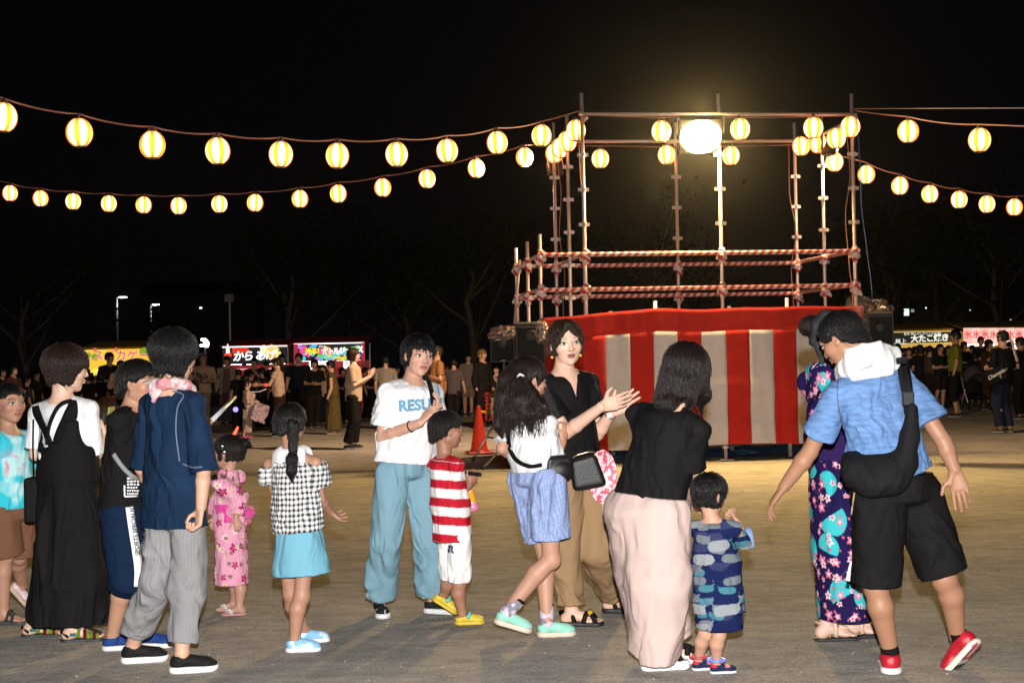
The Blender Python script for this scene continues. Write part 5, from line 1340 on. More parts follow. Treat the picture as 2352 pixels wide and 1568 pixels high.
def adult_denim():
    P = Person(1, (770, 1510), 'adult with short black hair in navy denim shirt and grey striped trousers', k=1.0, girth=.92)
    P.pose((742, 182, 205), 45, -6, 0, neck=(722, 318), byaw=34, pelvis=(742, 880), shw=.315, hipw=.16)
    P.arm_('R', (862, 672, -.13), (852, 822, -.20), (838, 900, -.19), (-.6, -.3, -.2), [1.3, 1.35, 1.4, 1.4], thumb=.8); P.arm_('L', (600, 660, .12), (660, 780, .3), (700, 800, .35), (.3, 0, .9), .7)
    P.leg_('L', (660, 1140, .03), (612, 1478), 80); P.leg_('R', (800, 1150, -.02), (820, 1520), 80)
    P.body(SK_MID)
    P.hair((.009, .008, .008), th=.085, back=-.40, wide=(.31, .27), fringe=.05, open_w=.28, n=2600, slen=.065, rough=.4, ears=False, open_y=.1)
    D = P.top(P.p(745, 905), loose=.022, sl=1.0, sr=.068, sr0=.055, hemw=.178, waist=.158, neckr=.064)
    sh = P.cloth('shirt', D, denim, .0055, folds(.011, 10, 5, 51), lambda V, N: lin(32, 54, 84)*.58*(1+.16*fbm(V*9, 3, 6)[:, None]))
    st = mat('stitching', lin(120, 140, 165)*.5, .8); band(P, sh, [(642, 345), (700, 330), (775, 347), (752, 400), (745, 500), (760, 630)], .006, st, 'seam', sh, thick=.002); band(P, sh, [(775, 640), (815, 655), (855, 652)], .006, st, 'seam', sh, thick=.002)
    D = P.trousers(P.p(735, 830), 1.84, rh=.086, rk=.080, re=.062, hipw=.128, hipd=.11, ends={'L': 1.80, 'R': 1.84})
    def stripe(V, N): u, z = uv(P, V, .12); return lin(158, 158, 160)*.62*(1+.10*np.sin(u*2*np.pi/.012))[:, None]*(1+.06*fbm(V*12, 2, 3))[:, None]
    P.cloth('trousers', D, cotton, .006, folds(.012, 9, 5, 52, .5), stripe)
    D = Sdf(); c = P.p(728, 318); 
    for a in range(10):
        t0, t1 = 2*math.pi*a/10, 2*math.pi*(a+1)/10; f = lambda t: c+P.br*.088*math.cos(t)+P.bfr*.078*math.sin(t)+UP*(.0-.03*math.sin(t)+.01*math.cos(2*t)); D.u(rcap(f(t0), f(t1), .026), .012)
    D.u(ecap(P.p(665, 318, -.05), P.p(648, 372, -.085), P.br, (.04, .018), (.012, .012)), .02)
    def tw(V, N): return paint(np.tile(lin(245, 222, 224)*.8, (len(V), 1)), (fbm(V*26, 2, 9) > .22)*.75, lin(240, 130, 140)*.8)
    P.cloth('towel', D, tex_cloth('terry', .95, 380, .8), .0055, folds(.006, 26, 26, 55), tw)
    for q in 'LR': P.shoe(q, BLK*1.3, (.68, .68, .68), .13, wide=.98, collar=.36, rocker=.02); 
    for q in 'LR':
        D = Sdf(); D.u(rcap(P.fp(q, 0, -.24, .34), P.fp(q, 0, -.235, .41), .13*P.foot[q][2], .125*P.foot[q][2])); D.cut(P.fp(q, 0, -.24, .42), P.foot[q][1][:, 2]); P.cloth('sock', D, knit, .005, None, lin(52, 52, 54)*.5)
adult_denim()
# glowing toy sword carried in front of the denim shirt
P_ = at(484, 968, 6.75); Q_ = at(540, 912, 7.1); e = empty('toy_sword', P_, 'pale translucent toy sword sticking out right of the denim shirt', 'toy sword'); MB().tube([P_, Q_], [.012, .009], 10).build('blade', mat('sword_tube', (.40, .40, .44), .3), e, True); MB().tube([P_-(Q_-P_)*.25, P_], .014, 10).build('grip', mat('grip_pink', (.6, .15, .2), .5), e, True)

def toddler_pink():
    P = Person(2, (190, 1278), 'small girl in pink floral yukata with a glowing red horn on her hairband', k=.64)
    P.pose((172, 590, 138), 282, 6, 0, neck=(168, 668), byaw=288, pelvis=(185, 960), shw=.24, hipw=.11)
    P.arm_('L', (215, 790, -.05), (205, 862, -.12), (215, 905, -.14), (-.3, .8, 0), .9); P.arm_('R', (130, 800, .1), (120, 860, .05), (110, 900, .05), (.3, -.8, 0), .9)
    P.leg_('L', (218, 1140, -.03), (195, 1282), 262); P.leg_('R', (195, 1140, .08), (172, 1262), 262)
    P.body(sk(200, 145, 120), bare=('L', 'R'))
    def pig(D):
        D.chain([P.p(225, 545), P.p(245, 552), P.p(266, 565)], [.012, .026, .008], .01)
    P.hair((.013, .009, .008), th=.06, back=-.22, fringe=.08, open_w=.28, n=1200, slen=.03, extra=pig)
    D = Sdf(); pm = P.m
    D.u(ecap(P.p(165, 690), P.p(178, 880), P.br, (.075, .066), (.094, .088), .05)); D.u(ecap(P.p(178, 850), P.p(188, 1160), P.pr, (.092, .088), (.098, .092), .03), .03)
    for q in 'LR':
        a, b, c = P.arm[q]; D.u(rcap(a, b, .045, .055), .03); D.u(ecap(b+UP*.02, b+(c-b)*.75-UP*.0, P.pf, (.05, .03), (.052, .03), .02), .03); D.u(ecap(b-UP*.01, b+(c-b)*.4-UP*.085, P.pf, (.04, .022), (.045, .022), .02), .02)
    D.cut(P.p(188, 1148), -UP); D.sub(rcap(P.N, P.N+UP*.1, .038), .01)
    def fl(V, N):
        u, z = uv(P, V, .1); c = np.tile(lin(238, 160, 190)*.72, (len(V), 1)); c = paint(c, .55*(np.sin(u*2*np.pi/.011) > .2), lin(248, 196, 212)*.75)
        for (cs, sd, r, c1, c2) in (((.075, .085), 3, .026, lin(190, 50, 110)*.6, lin(215, 90, 140)*.65), ((.06, .07), 9, .017, lin(250, 225, 220)*.75, lin(225, 180, 90)*.7), ((.09, .08), 17, .015, lin(160, 60, 110)*.6, lin(130, 160, 80)*.6)):
            du, dv, rr = cells(u, z, cs, sd); w, d = flower(du, dv, r*(.7+.6*rr[:, 0]), rr[:, 1]*6); k = rr[:, 2] > .25; c = paint(c, w*k, c1); c = paint(c, k*(r*.45-d)/.002, c2)
        return c
    P.cloth('yukata', D, cotton, .0042, folds(.005, 18, 5, 61), fl)
    D = Sdf(); D.u(ecap(P.p(180, 795), P.p(182, 880), P.pr, (.099, .095), (.101, .097), .02)); D.cut(P.p(180, 805), UP); D.cut(P.p(180, 880), -UP); mg = mat('magenta_gauze', lin(228, 70, 160)*.7, .7, sheen=.3, bump=(60, .6, (1, 1, .3)))
    P.cloth('obi', D, mg, .006, folds(.005, 22, 8, 62))
    D = Sdf(); D.u(ell(P.p(252, 845, 0), (.036, .06, .036))); D.u(ell(P.p(243, 790, -.02), (.014, .03, .03)), .01); D.u(ell(P.p(240, 885, .02), (.03, .04, .02)), .01); P.cloth('obi_bow', D, mg, .005, folds(.012, 40, 40, 63))
    D = Sdf()
    for k in range(12):
        t0, t1 = math.pi*(k/12), math.pi*((k+1)/12); f = lambda t: P.L(.41*math.cos(t), .03, .08+.47*math.sin(t)); D.u(rcap(f(t0), f(t1), .006), .002)
    hb = P.cloth('hairband', D, leather, .004)
    hr = Sdf(); hr.u(rcap(P.p(192, 528), P.p(212, 486), .013, .008)); P.cloth('light_horn', hr, mat('red_horn_glow', (.6, .05, .02), .4, emit=(1, .10, .03), estr=1.3), .004, parent=hb)
    for (x, y) in ((156, 590), (148, 565)): D = Sdf(); D.u(ell(P.p(x, y, -.085), (.011, .01, .016))); P.cloth('silver_knob', D, mat('chrome', (.7, .7, .72), .15, 1.0), .004, parent=hb)
    for q in 'LR': P.sandal(q, lin(215, 215, 215)*.7, lin(205, 150, 150)*.65, [[(-.18, .02, .1), (-.05, .2, .24), (.0, .34, .12)], [(.18, .02, .1), (.05, .2, .24), (0, .34, .12)], [(-.14, .1, .2), (0, .16, .27), (.14, .1, .2)]], r=.045, sole_h=.1, wide=1.1)
toddler_pink()

def girl_gingham():
    P = Person(2, (490, 1432), 'girl with a braid in black and white gingham top and light blue skirt', k=.78)
    P.pose((437, 470, 165), 14, -4, 0, neck=(440, 585), byaw=24, pelvis=(462, 900), shw=.27, hipw=.15)
    P.arm_('R', (562, 788, .02), (600, 840, .12), (648, 868, .2), (.1, -.7, .7), [.2, .4, .5, .6], .08); P.arm_('L', (375, 790, .1), (450, 830, .22), (500, 840, .24), (.2, 0, .9), .5)
    P.leg_('R', (482, 1200, -.03), (490, 1434), 84); P.leg_('L', (432, 1190, .08), (530, 1396), 72)
    P.leg['L'] = (P.leg['L'][0], P.p(436, 1190, .07), P.leg['L'][2])
    P.body(sk(190, 135, 105))
    def braid(D):
        k = P.hh
        for i in range(7):
            y = 470+i*17; s = .030-.0015*i
            for sg in (-1, 1): D.u(ell(P.p(446+sg*6+i*.2, y+(8 if sg > 0 else 0), -.115-.004*(i < 4)*0), (s*.62, s*.6, s*.8)), .006)
        D.u(rcap(P.p(444, 470, -.10), P.p(447, 575, -.115), .012), .01); D.chain([P.p(447, 578, -.115), P.p(442, 620, -.125), P.p(440, 670, -.125), P.p(441, 716, -.12)], [.010, .024, .022, .004], .012)
    P.hair((.010, .008, .008), th=.045, back=-.24, tilt=.5, fringe=.14, open_w=.28, n=1300, slen=.035, extra=braid, rough=.3)
    D = Sdf(); D.u(ecap(P.p(446, 566, -.108), P.p(447, 578, -.108), P.br, (.018, .016), (.018, .016), .01)); P.cloth('hair_tie', D, mat('mint_elastic', lin(90, 215, 200)*.65, .6), .004)
    D = Sdf(); D.u(ecap(P.p(444, 600), P.p(450, 700), P.br, (.105, .078), (.12, .09), .05)); D.sub(rcap(P.N+UP*.005, P.N+UP*.1, .05), .01)
    D.u(rcap(P.p(410, 590), P.p(410, 640), .025), .03); D.u(rcap(P.p(490, 590), P.p(490, 640), .025), .03); D.sub(rcap(P.S['R'], P.S['R']+UP*.1, .05), .01); D.sub(rcap(P.S['L'], P.S['L']+UP*.1, .05), .01)
    P.cloth('yoke', D, cotton, .005, folds(.002), WHITE)
    D = Sdf(); D.u(ecap(P.p(448, 655), P.p(475, 935), P.br, (.118, .095), (.140, .12), .03)); D.cut(P.p(475, 922), nrm(P.p(475, 922)-P.p(448, 655)))
    D.cut(P.p(448, 640), UP); a = P.arm['R']; D.u(ecap(a[0]+UP*-.02+P.br*.01, a[0]*.5+a[1]*.5+P.br*.0, P.br, (.048, .058), (.066, .075), .02), .02); a = P.arm['L']; D.u(ecap(a[0]+UP*-.02-P.br*.01, a[0]*.6+a[1]*.4+P.br*.0, P.br, (.045, .052), (.060, .068), .02), .02)
    def ging(V, N):
        q = V-P.Q; f = np.cross(P.ax, P.pr); out = np.abs(q@P.pr) > .135; u = np.where(out, q@f*1.0+(q@P.pr)*.6, np.arctan2(q@P.pr, -(q@f))*.135); z = q@P.ax
        p_ = .0265; a = (np.mod(u/p_, 1) < .5)*1.0; b = (np.mod(z/p_, 1) < .5)*1.0; v = np.where(a+b == 2, 1, (a+b)*.62)
        return paint(np.tile(np.array([.74, .74, .74]), (len(V), 1)), v*.985, (.018, .018, .024))
    go = P.cloth('gingham_top', D, cotton, .0034, folds(.006, 14, 4, 71, .5), ging)
    rf = Sdf()
    for k in range(9): rf.u(ell(P.p(372+k*19, 645+4*math.sin(k*2), -.105+.02*abs(k-4)*.4), (.016, .014, .012)), .01)
    P.cloth('ruffle', rf, cotton, .0038, folds(.005, 50, 50, 72), ging)
    D = P.skirt(P.p(465, 880), P.p(480, 1104), (.112, .094), (.155, .136)); P.cloth('skirt', D, denim, .006, folds(.008, 12, 3, 73), lin(128, 190, 215)*.68)
    for q in 'LR':
        P.shoe(q, lin(140, 195, 235)*.7, (.66, .68, .72), .13, wide=1.08, collar=.34, attr=lambda V, N: paint(np.tile(lin(140, 198, 240)*.72, (len(V), 1)), (vnoise(V*34, 5) > .15)*.75, lin(215, 230, 240)*.8))
        D = Sdf(); D.u(rcap(P.fp(q, 0, -.24, .34), P.fp(q, 0, -.23, .46), .13*P.foot[q][2], .125*P.foot[q][2])); D.cut(P.fp(q, 0, -.24, .45), P.foot[q][1][:, 2]); P.cloth('sock', D, knit, .005, None, lin(225, 205, 220)*.7)
girl_gingham()

def girl_resum():
    P = Person(3, (270, 1412), 'girl in white RESUM tee and wide pale jeans clapping her hands', k=.97)
    P.pose((318, 200, 185), 150, -4, -7, neck=(288, 312), byaw=138, pelvis=(258, 745), shw=.325, hipw=.2)
    P.arm_('R', (148, 578, -.10), (325, 512, -.24), (428, 400, -.22), (.75, .35, .2), [.35, .3, .3, .35], .03); P.arm_('L', (400, 560, .0), (392, 500, -.17), (418, 402, -.20), (-.75, -.1, .2), [.5, .45, .45, .5], .03)
    P.leg_('R', (158, 1060, -.06), (146, 1408), 168); P.leg_('L', (366, 1060, .0), (425, 1396), 112)
    P.body(sk(226, 166, 138, .62), fine=.0026, lips=sk(200, 90, 100))
    def fringe(D):
        for (x, z, w) in ((-.20, .085, .05), (-.13, .10, .035), (.01, .075, .028), (.07, .09, .02), (.17, .07, .04)):
            D.u(ecap(P.L(x*.8, .30, .40), P.L(x, .405-abs(x)*.35, z), P.R[:, 0], (.05*P.hh, .02*P.hh), (w*.35*P.hh, .012*P.hh)), .012*P.hh)
        D.u(ecap(P.L(-.33, .10, .2), P.L(-.315, .12, -.17), P.R[:, 1], (.09*P.hh, .04*P.hh), (.035*P.hh, .02*P.hh)), .02*P.hh); D.u(ecap(P.L(.33, .10, .2), P.L(.315, .12, -.15), P.R[:, 1], (.09*P.hh, .04*P.hh), (.035*P.hh, .02*P.hh)), .02*P.hh)
        D.u(ecap(P.L(0, -.33, -.1), P.L(.0, -.32, -.62), P.R[:, 0], (.2*P.hh, .1*P.hh), (.14*P.hh, .06*P.hh)), .05*P.hh)
    P.hair((.008, .007, .008), th=.055, back=-.26, wide=(.34, .34), fringe=.17, open_w=.30, extra=fringe, n=2200, slen=.04, ears=True)
    D = P.top(P.p(262, 692), loose=.048, sl=.74, sr=.09, sr0=.062, hemw=.205, waist=.185, neckr=.066)
    def tee(V, N):
        c = np.tile(WHITE, (len(V), 1))
        for q in 'RL':
            a, b, _ = P.arm[q]; d = nrm(b-a); w = V-a; t = w@d; o = w-t[:, None]*d; n = nrm(UP-d*d[2]); s = np.cross(d, n); al = np.arctan2(o@s, o@n)-(.28 if q == 'R' else -.25); al = np.mod(al+np.pi, 2*np.pi)-np.pi
            r = np.abs(al)*.075; k = (t > -.16)&(t < .35)&(np.linalg.norm(o, axis=1) < .14)
            c = paint(c, k*np.clip((.010-r)/.003, 0, 1), lin(118, 178, 222)*.72); c = paint(c, k*np.clip((.0035-np.abs(r-.022))/.002, 0, 1)*.55, lin(150, 195, 225)*.75)
        return c
    sh = P.cloth('shirt', D, cotton, .0048, folds(.010, 10, 5, 81), tee)
    print_text(sh, 'RESUM', P.p(328, 430), nrm(np.array([1, .3, .03])), (-.03, 0, 1), .083, lin(110, 175, 212)*.65, sh, bold=.004)
    D = P.trousers(P.p(262, 660), 1.93, rh=.108, rk=.088, re=.086, hipw=.166, hipd=.135, ends={'R': 1.92, 'L': 1.90}); P.cloth('trousers', D, denim, .006, folds(.013, 8, 2.6, 82, .5), lambda V, N: lin(146, 188, 208)*.60*(1+.08*fbm(V*np.array([30, 30, 5]), 2, 5))[:, None])
    for q in 'LR': P.shoe(q, BLK*1.6, (.6, .6, .6), .13, attr=lambda V, N: paint(np.tile(BLK*1.8, (len(V), 1)), (vnoise(V*45, 8) > .5)*.8, (.5, .5, .5)))
    sm = mat('strap_black', (.008, .008, .0085), .85, spec=.06); band(P, sh, [(340, 278), (362, 312), (378, 360), (386, 420), (392, 470)], .024, sm, 'bag_strap', None, cat='bag', label='black shoulder strap over the white RESUM tee')
    D = Sdf(); w = P.arm['R'][2]+(P.arm['R'][1]-P.arm['R'][2])*.24; d = nrm(P.arm['R'][2]-P.arm['R'][1]); x = nrm(np.cross(d, UP)); y = np.cross(d, x)
    MB().tube([w+.029*(x*math.cos(t)+y*math.sin(t)) for t in np.linspace(0, 2*math.pi, 16)], .004, 6, False).build('hair_elastic', sm, P.root, True)
girl_resum()

def boy_stripes():
    P = Person(3, (545, 1446), 'small boy in red and white striped tee, white shorts and yellow clogs', k=.73)
    P.pose((452, 545, 165), 72, -2, 0, neck=(440, 660), byaw=62, pelvis=(480, 1040), shw=.25, hipw=.14)
    P.arm_('R', (490, 868, -.04), (555, 800, .03), (590, 742, .06), (-.5, .8, .2), .9); P.arm_('L', (440, 860, .12), (530, 820, .2), (575, 780, .2), (.4, -.8, .2), .8)
    P.leg_('R', (505, 1260, -.03), (555, 1446), 84); P.leg_('L', (470, 1250, .08), (435, 1368, .12), 84, -34, ground_=False)
    P.body(sk(178, 122, 92))
    P.hair((.013, .010, .009), th=.048, back=-.27, tilt=.62, fringe=.14, side=.06, n=2200, slen=.03, rough=.45, amp=.026)
    D = P.top(P.p(475, 1058), loose=.03, sl=.8, sr=.066, sr0=.052, hemw=.128, neckr=.06, chestw=.118, waist=.122)
    z0 = P.p(475, 1060)[2]
    def st(V, N):
        t = (V[:, 2]-z0)/.0965+.10*np.sin((V[:, 0]-P.base[0])*9)
        w = np.clip((np.abs(np.mod(t+.02, 1)-.70)-.27)/-.03, 0, 1)*(t < 4.45); a, b, _ = P.arm['R']; tt = (V-a)@nrm(b-a); k = np.linalg.norm((V-a)-tt[:, None]*nrm(b-a), axis=1) < .075
        return paint(np.tile(lin(212, 38, 58)*.66, (len(V), 1)), w, [.76, .74, .74])
    P.cloth('shirt', D, cotton, .0048, folds(.006, 14, 5, 91), st)
    D = P.trousers(P.p(480, 1010), .93, rh=.088, rk=.085, re=.088, hipw=.125, hipd=.115); so = P.cloth('shorts', D, cotton, .005, folds(.008, 14, 6, 92), np.array([.72, .71, .70]))
    print_text(so, 'R', P.p(468, 1100, -.05), nrm(np.array([1, .1, -.1])), (.1, 0, 1), .055, lin(40, 70, 120)*.6, so, bold=.003)
    for q in 'LR':
        o = P.shoe(q, lin(232, 205, 70)*.7, lin(225, 195, 60)*.7, .12, wide=1.15, collar=.26, name='clog', m=mat('clog_foam', attr=True, rough=.55))
        MB().tube([P.fp(q, -.18, -.06, .22), P.fp(q, -.13, -.0, .33), P.fp(q, .13, -.0, .33), P.fp(q, .18, -.06, .22)], .012, 6).build('heel_strap', mat('mint_plastic', lin(120, 215, 190)*.65, .5), o, True)
        for k in range(4): MB().tube([P.fp(q, -.06+.04*k, .26+.02*(k % 2), .22), P.fp(q, -.06+.04*k, .26+.02*(k % 2), .245)], .006, 8).build('vent_hole', blk, o)
    D = Sdf(); D.u(rcap(P.p(548, 745, .04), P.p(604, 752, .0), .011)); thing_sdf('pen_light', D, .004, nylon, 'short black pen light in the fist of the boy in red stripes', 'pen light')
    D = Sdf(); D.u(ecap(P.p(556, 830, .08), P.p(566, 895, .1), (1, 0, 0), (.022, .014), (.03, .02))); D.u(ell(P.p(572, 905, .09), (.03, .02, .025)), .02)
    thing_sdf('drink_pouch', D, .005, mat('drink_pouch', attr=True, rough=.3), 'orange and pink drink pouch held by the boy in red stripes', 'drink', lambda V: paint(np.tile(lin(250, 170, 40)*.7, (len(V), 1)), (P.p(566, 885)[2]-V[:, 2])/.01, lin(235, 130, 170)*.7))
boy_stripes()

def girl_ponytail():
    P = Person(4, (270, 1452), 'girl with a long wavy ponytail in white tee and blue checked shorts', k=.9)
    P.pose((232, 345, 182), 66, -4, 0, neck=(228, 482), byaw=52, pelvis=(268, 780), shw=.29, hipw=.18)
    P.arm_('R', (338, 705, -.02), (378, 612, .06), (402, 535, .1), (-.7, .5, 0), [1.0, 1.1, 1.2, 1.2], thumb=.6); P.arm_('L', (118, 640, .06), (200, 690, .2), (260, 690, .25), (.3, -.4, .8), .6)
    P.leg_('R', (330, 1120, -.04), (160, 1418, -.06), 86, -18, ground_=False); P.leg_('L', (312, 1130, .1), (352, 1452), 84)
    P.body(sk(205, 148, 118), thigh=.072)
    def pony(D):
        k = P.hh; D.u(ell(P.p(172, 300, -.04), (.035, .04, .035)), .02)
        D.chain([P.p(178, 300, -.05), P.p(150, 340, -.06), P.p(140, 420, -.09), P.p(148, 500, -.11), P.p(140, 560, -.11)], [.03, .048, .056, .05, .012], .02)
        D.chain([P.p(195, 330, -.08), P.p(205, 430, -.12), P.p(235, 490, -.14), P.p(240, 560, -.13)], [.03, .052, .045, .008], .02); D.chain([P.p(225, 380, -.1), P.p(275, 460, -.12), P.p(305, 515, -.11), P.p(330, 555, -.1)], [.035, .04, .03, .006], .02)
        D.chain([P.p(125, 350, -.07), P.p(108, 460, -.08), P.p(106, 540, -.08), P.p(118, 590, -.08)], [.025, .03, .026, .006], .02)
    ho = P.hair((.022, .012, .010), th=.06, back=-.2, fringe=.12, open_w=.27, n=1700, slen=.04, extra=pony, rough=.33, amp=.022, h=.005)
    MB().tube([P.p(182, 332, -.13), P.p(195, 320, -.15), P.p(212, 328, -.14)], .006, 6).build('hair_tie', mat('white_elastic', (.6, .68, .7), .5), ho, True)
    # loose waves over the ponytail
    rg = np.random.RandomState(4); n = 420; K = 12; pts = np.zeros((n, K, 3), np.float32)
    for i in range(n):
        x = 112+rg.rand()*200; sx = 178+rg.randn()*14; L_ = 200+rg.rand()*95; ph = rg.rand()*6; fr = 10+rg.rand()*5
        for t in range(K):
            u = t/(K-1); xx = sx*(1-u)**1.5+x*(1-(1-u)**1.5)+8*math.sin(ph+u*fr)*u; pts[i, t] = P.p(xx, 305+L_*u, -.085-.075*math.sin(min(u*2.2, 1.57))+.012*math.cos(ph+u*fr)+.02*rg.rand()*0)
    hc = bpy.data.hair_curves.new('hair_strands'); hc.add_curves([K]*n); hc.attributes['position'].data.foreach_set('vector', (pts-P.base.astype(np.float32)).ravel()); hc.attributes.new('radius', 'FLOAT', 'POINT').data.foreach_set('value', np.tile(np.linspace(.0016, .0007, K), n).astype(np.float32))
    hc.materials.append(MATS['strand_0.022_0.012']); o = bpy.data.objects.new('hair_strands', hc); COL.objects.link(o); o.parent = P.root; o.parent = ho; o['kind'] = 'stuff'
    D = P.top(P.p(262, 735), loose=.028, sl=.84, sr=.075, sr0=.056, hemw=.150, neckr=.058); sh = P.cloth('shirt', D, cotton, .005, folds(.008, 12, 6, 101), WHITE)
    def chk(V, N): u, z = uv(P, V, .15); a = .5+.5*np.sign(np.sin(u*2*np.pi/.011)); b = .5+.5*np.sign(np.sin(z*2*np.pi/.011)); return paint(np.tile(lin(135, 160, 220)*.66, (len(V), 1)), .35*(a+b), lin(195, 208, 240)*.72)
    D = P.trousers(P.p(262, 725), .72, rh=.112, rk=.112, re=.112, hipw=.145, hipd=.125); P.cloth('shorts', D, cotton, .0042, folds(.011, 14, 3, 102), chk)
    for q in 'LR':
        P.shoe(q, lin(160, 225, 205)*.7, lin(222, 208, 188)*.75, .13, wide=1.05, collar=.32, attr=lambda V, N: paint(np.tile(lin(165, 228, 208)*.72, (len(V), 1)), (vnoise(V*30, 4))*.5, lin(110, 220, 210)*.7))
        Lf = P.foot[q][2]; D = Sdf(); a = P.fp(q, 0, -.23, .3); b = a+nrm(P.leg[q][1]-P.leg[q][2])*.105; D.u(rcap(a, b, .036, .037)); P._cutcap(D, b, nrm(b-a), .06)
        P.cloth('sock', D, knit, .0045, None, lambda V, N: paint(paint(np.tile(lin(222, 212, 228)*.75, (len(V), 1)), (vnoise(V*50, 7) > .3)*.7, (.10, .09, .12)), (((V-b)@nrm(b-a)) > -.016)*1.0, BLK))
    bg_ = empty('shoulder_bag', P.p(355, 775, -.1), 'round black bag with a cat face on the hip of the ponytail girl', 'bag'); D = Sdf(); D.u(ell(P.p(357, 736, -.085), (.084, .05, .066))); D.u(rbox(P.p(357, 720, -.08), (.045, .012, .03), .03, np.stack([nrm(np.array([1, .25, -.08])), nrm(np.array([-.25, 1, 0])), UP], 1)))
    for x in (305, 405): D.u(ell(P.p(x, 672, -.06), (.018, .012, .022)), .01)
    V, F = D.mesh(.005); bo = meshobj('bag_body', V, F, leather, bg_); wm = mat('bag_print', (.35, .35, .36), .5)
    for sg in (-1, 1):
        for k in (-1, 0, 1): MB().tube([P.p(357+sg*18, 728+k*3, -.115), P.p(357+sg*42, 728+k*9, -.105)], .0016, 4).build('whisker', wm, bg_)
        MB().lathe(P.p(357+sg*24, 708, -.112), [(.006, -.002), (.005, .003)], 10, rotm_((1, 0, 0), 90)).build('cat_eye', wm, bg_)
    sm = mat('strap_black', (.008, .008, .0085), .85, spec=.06); band(P, sh, [(146, 505), (143, 575), (150, 640), (180, 692), (235, 718), (290, 712)], .020, sm, 'bag_strap', bg_)
girl_ponytail()

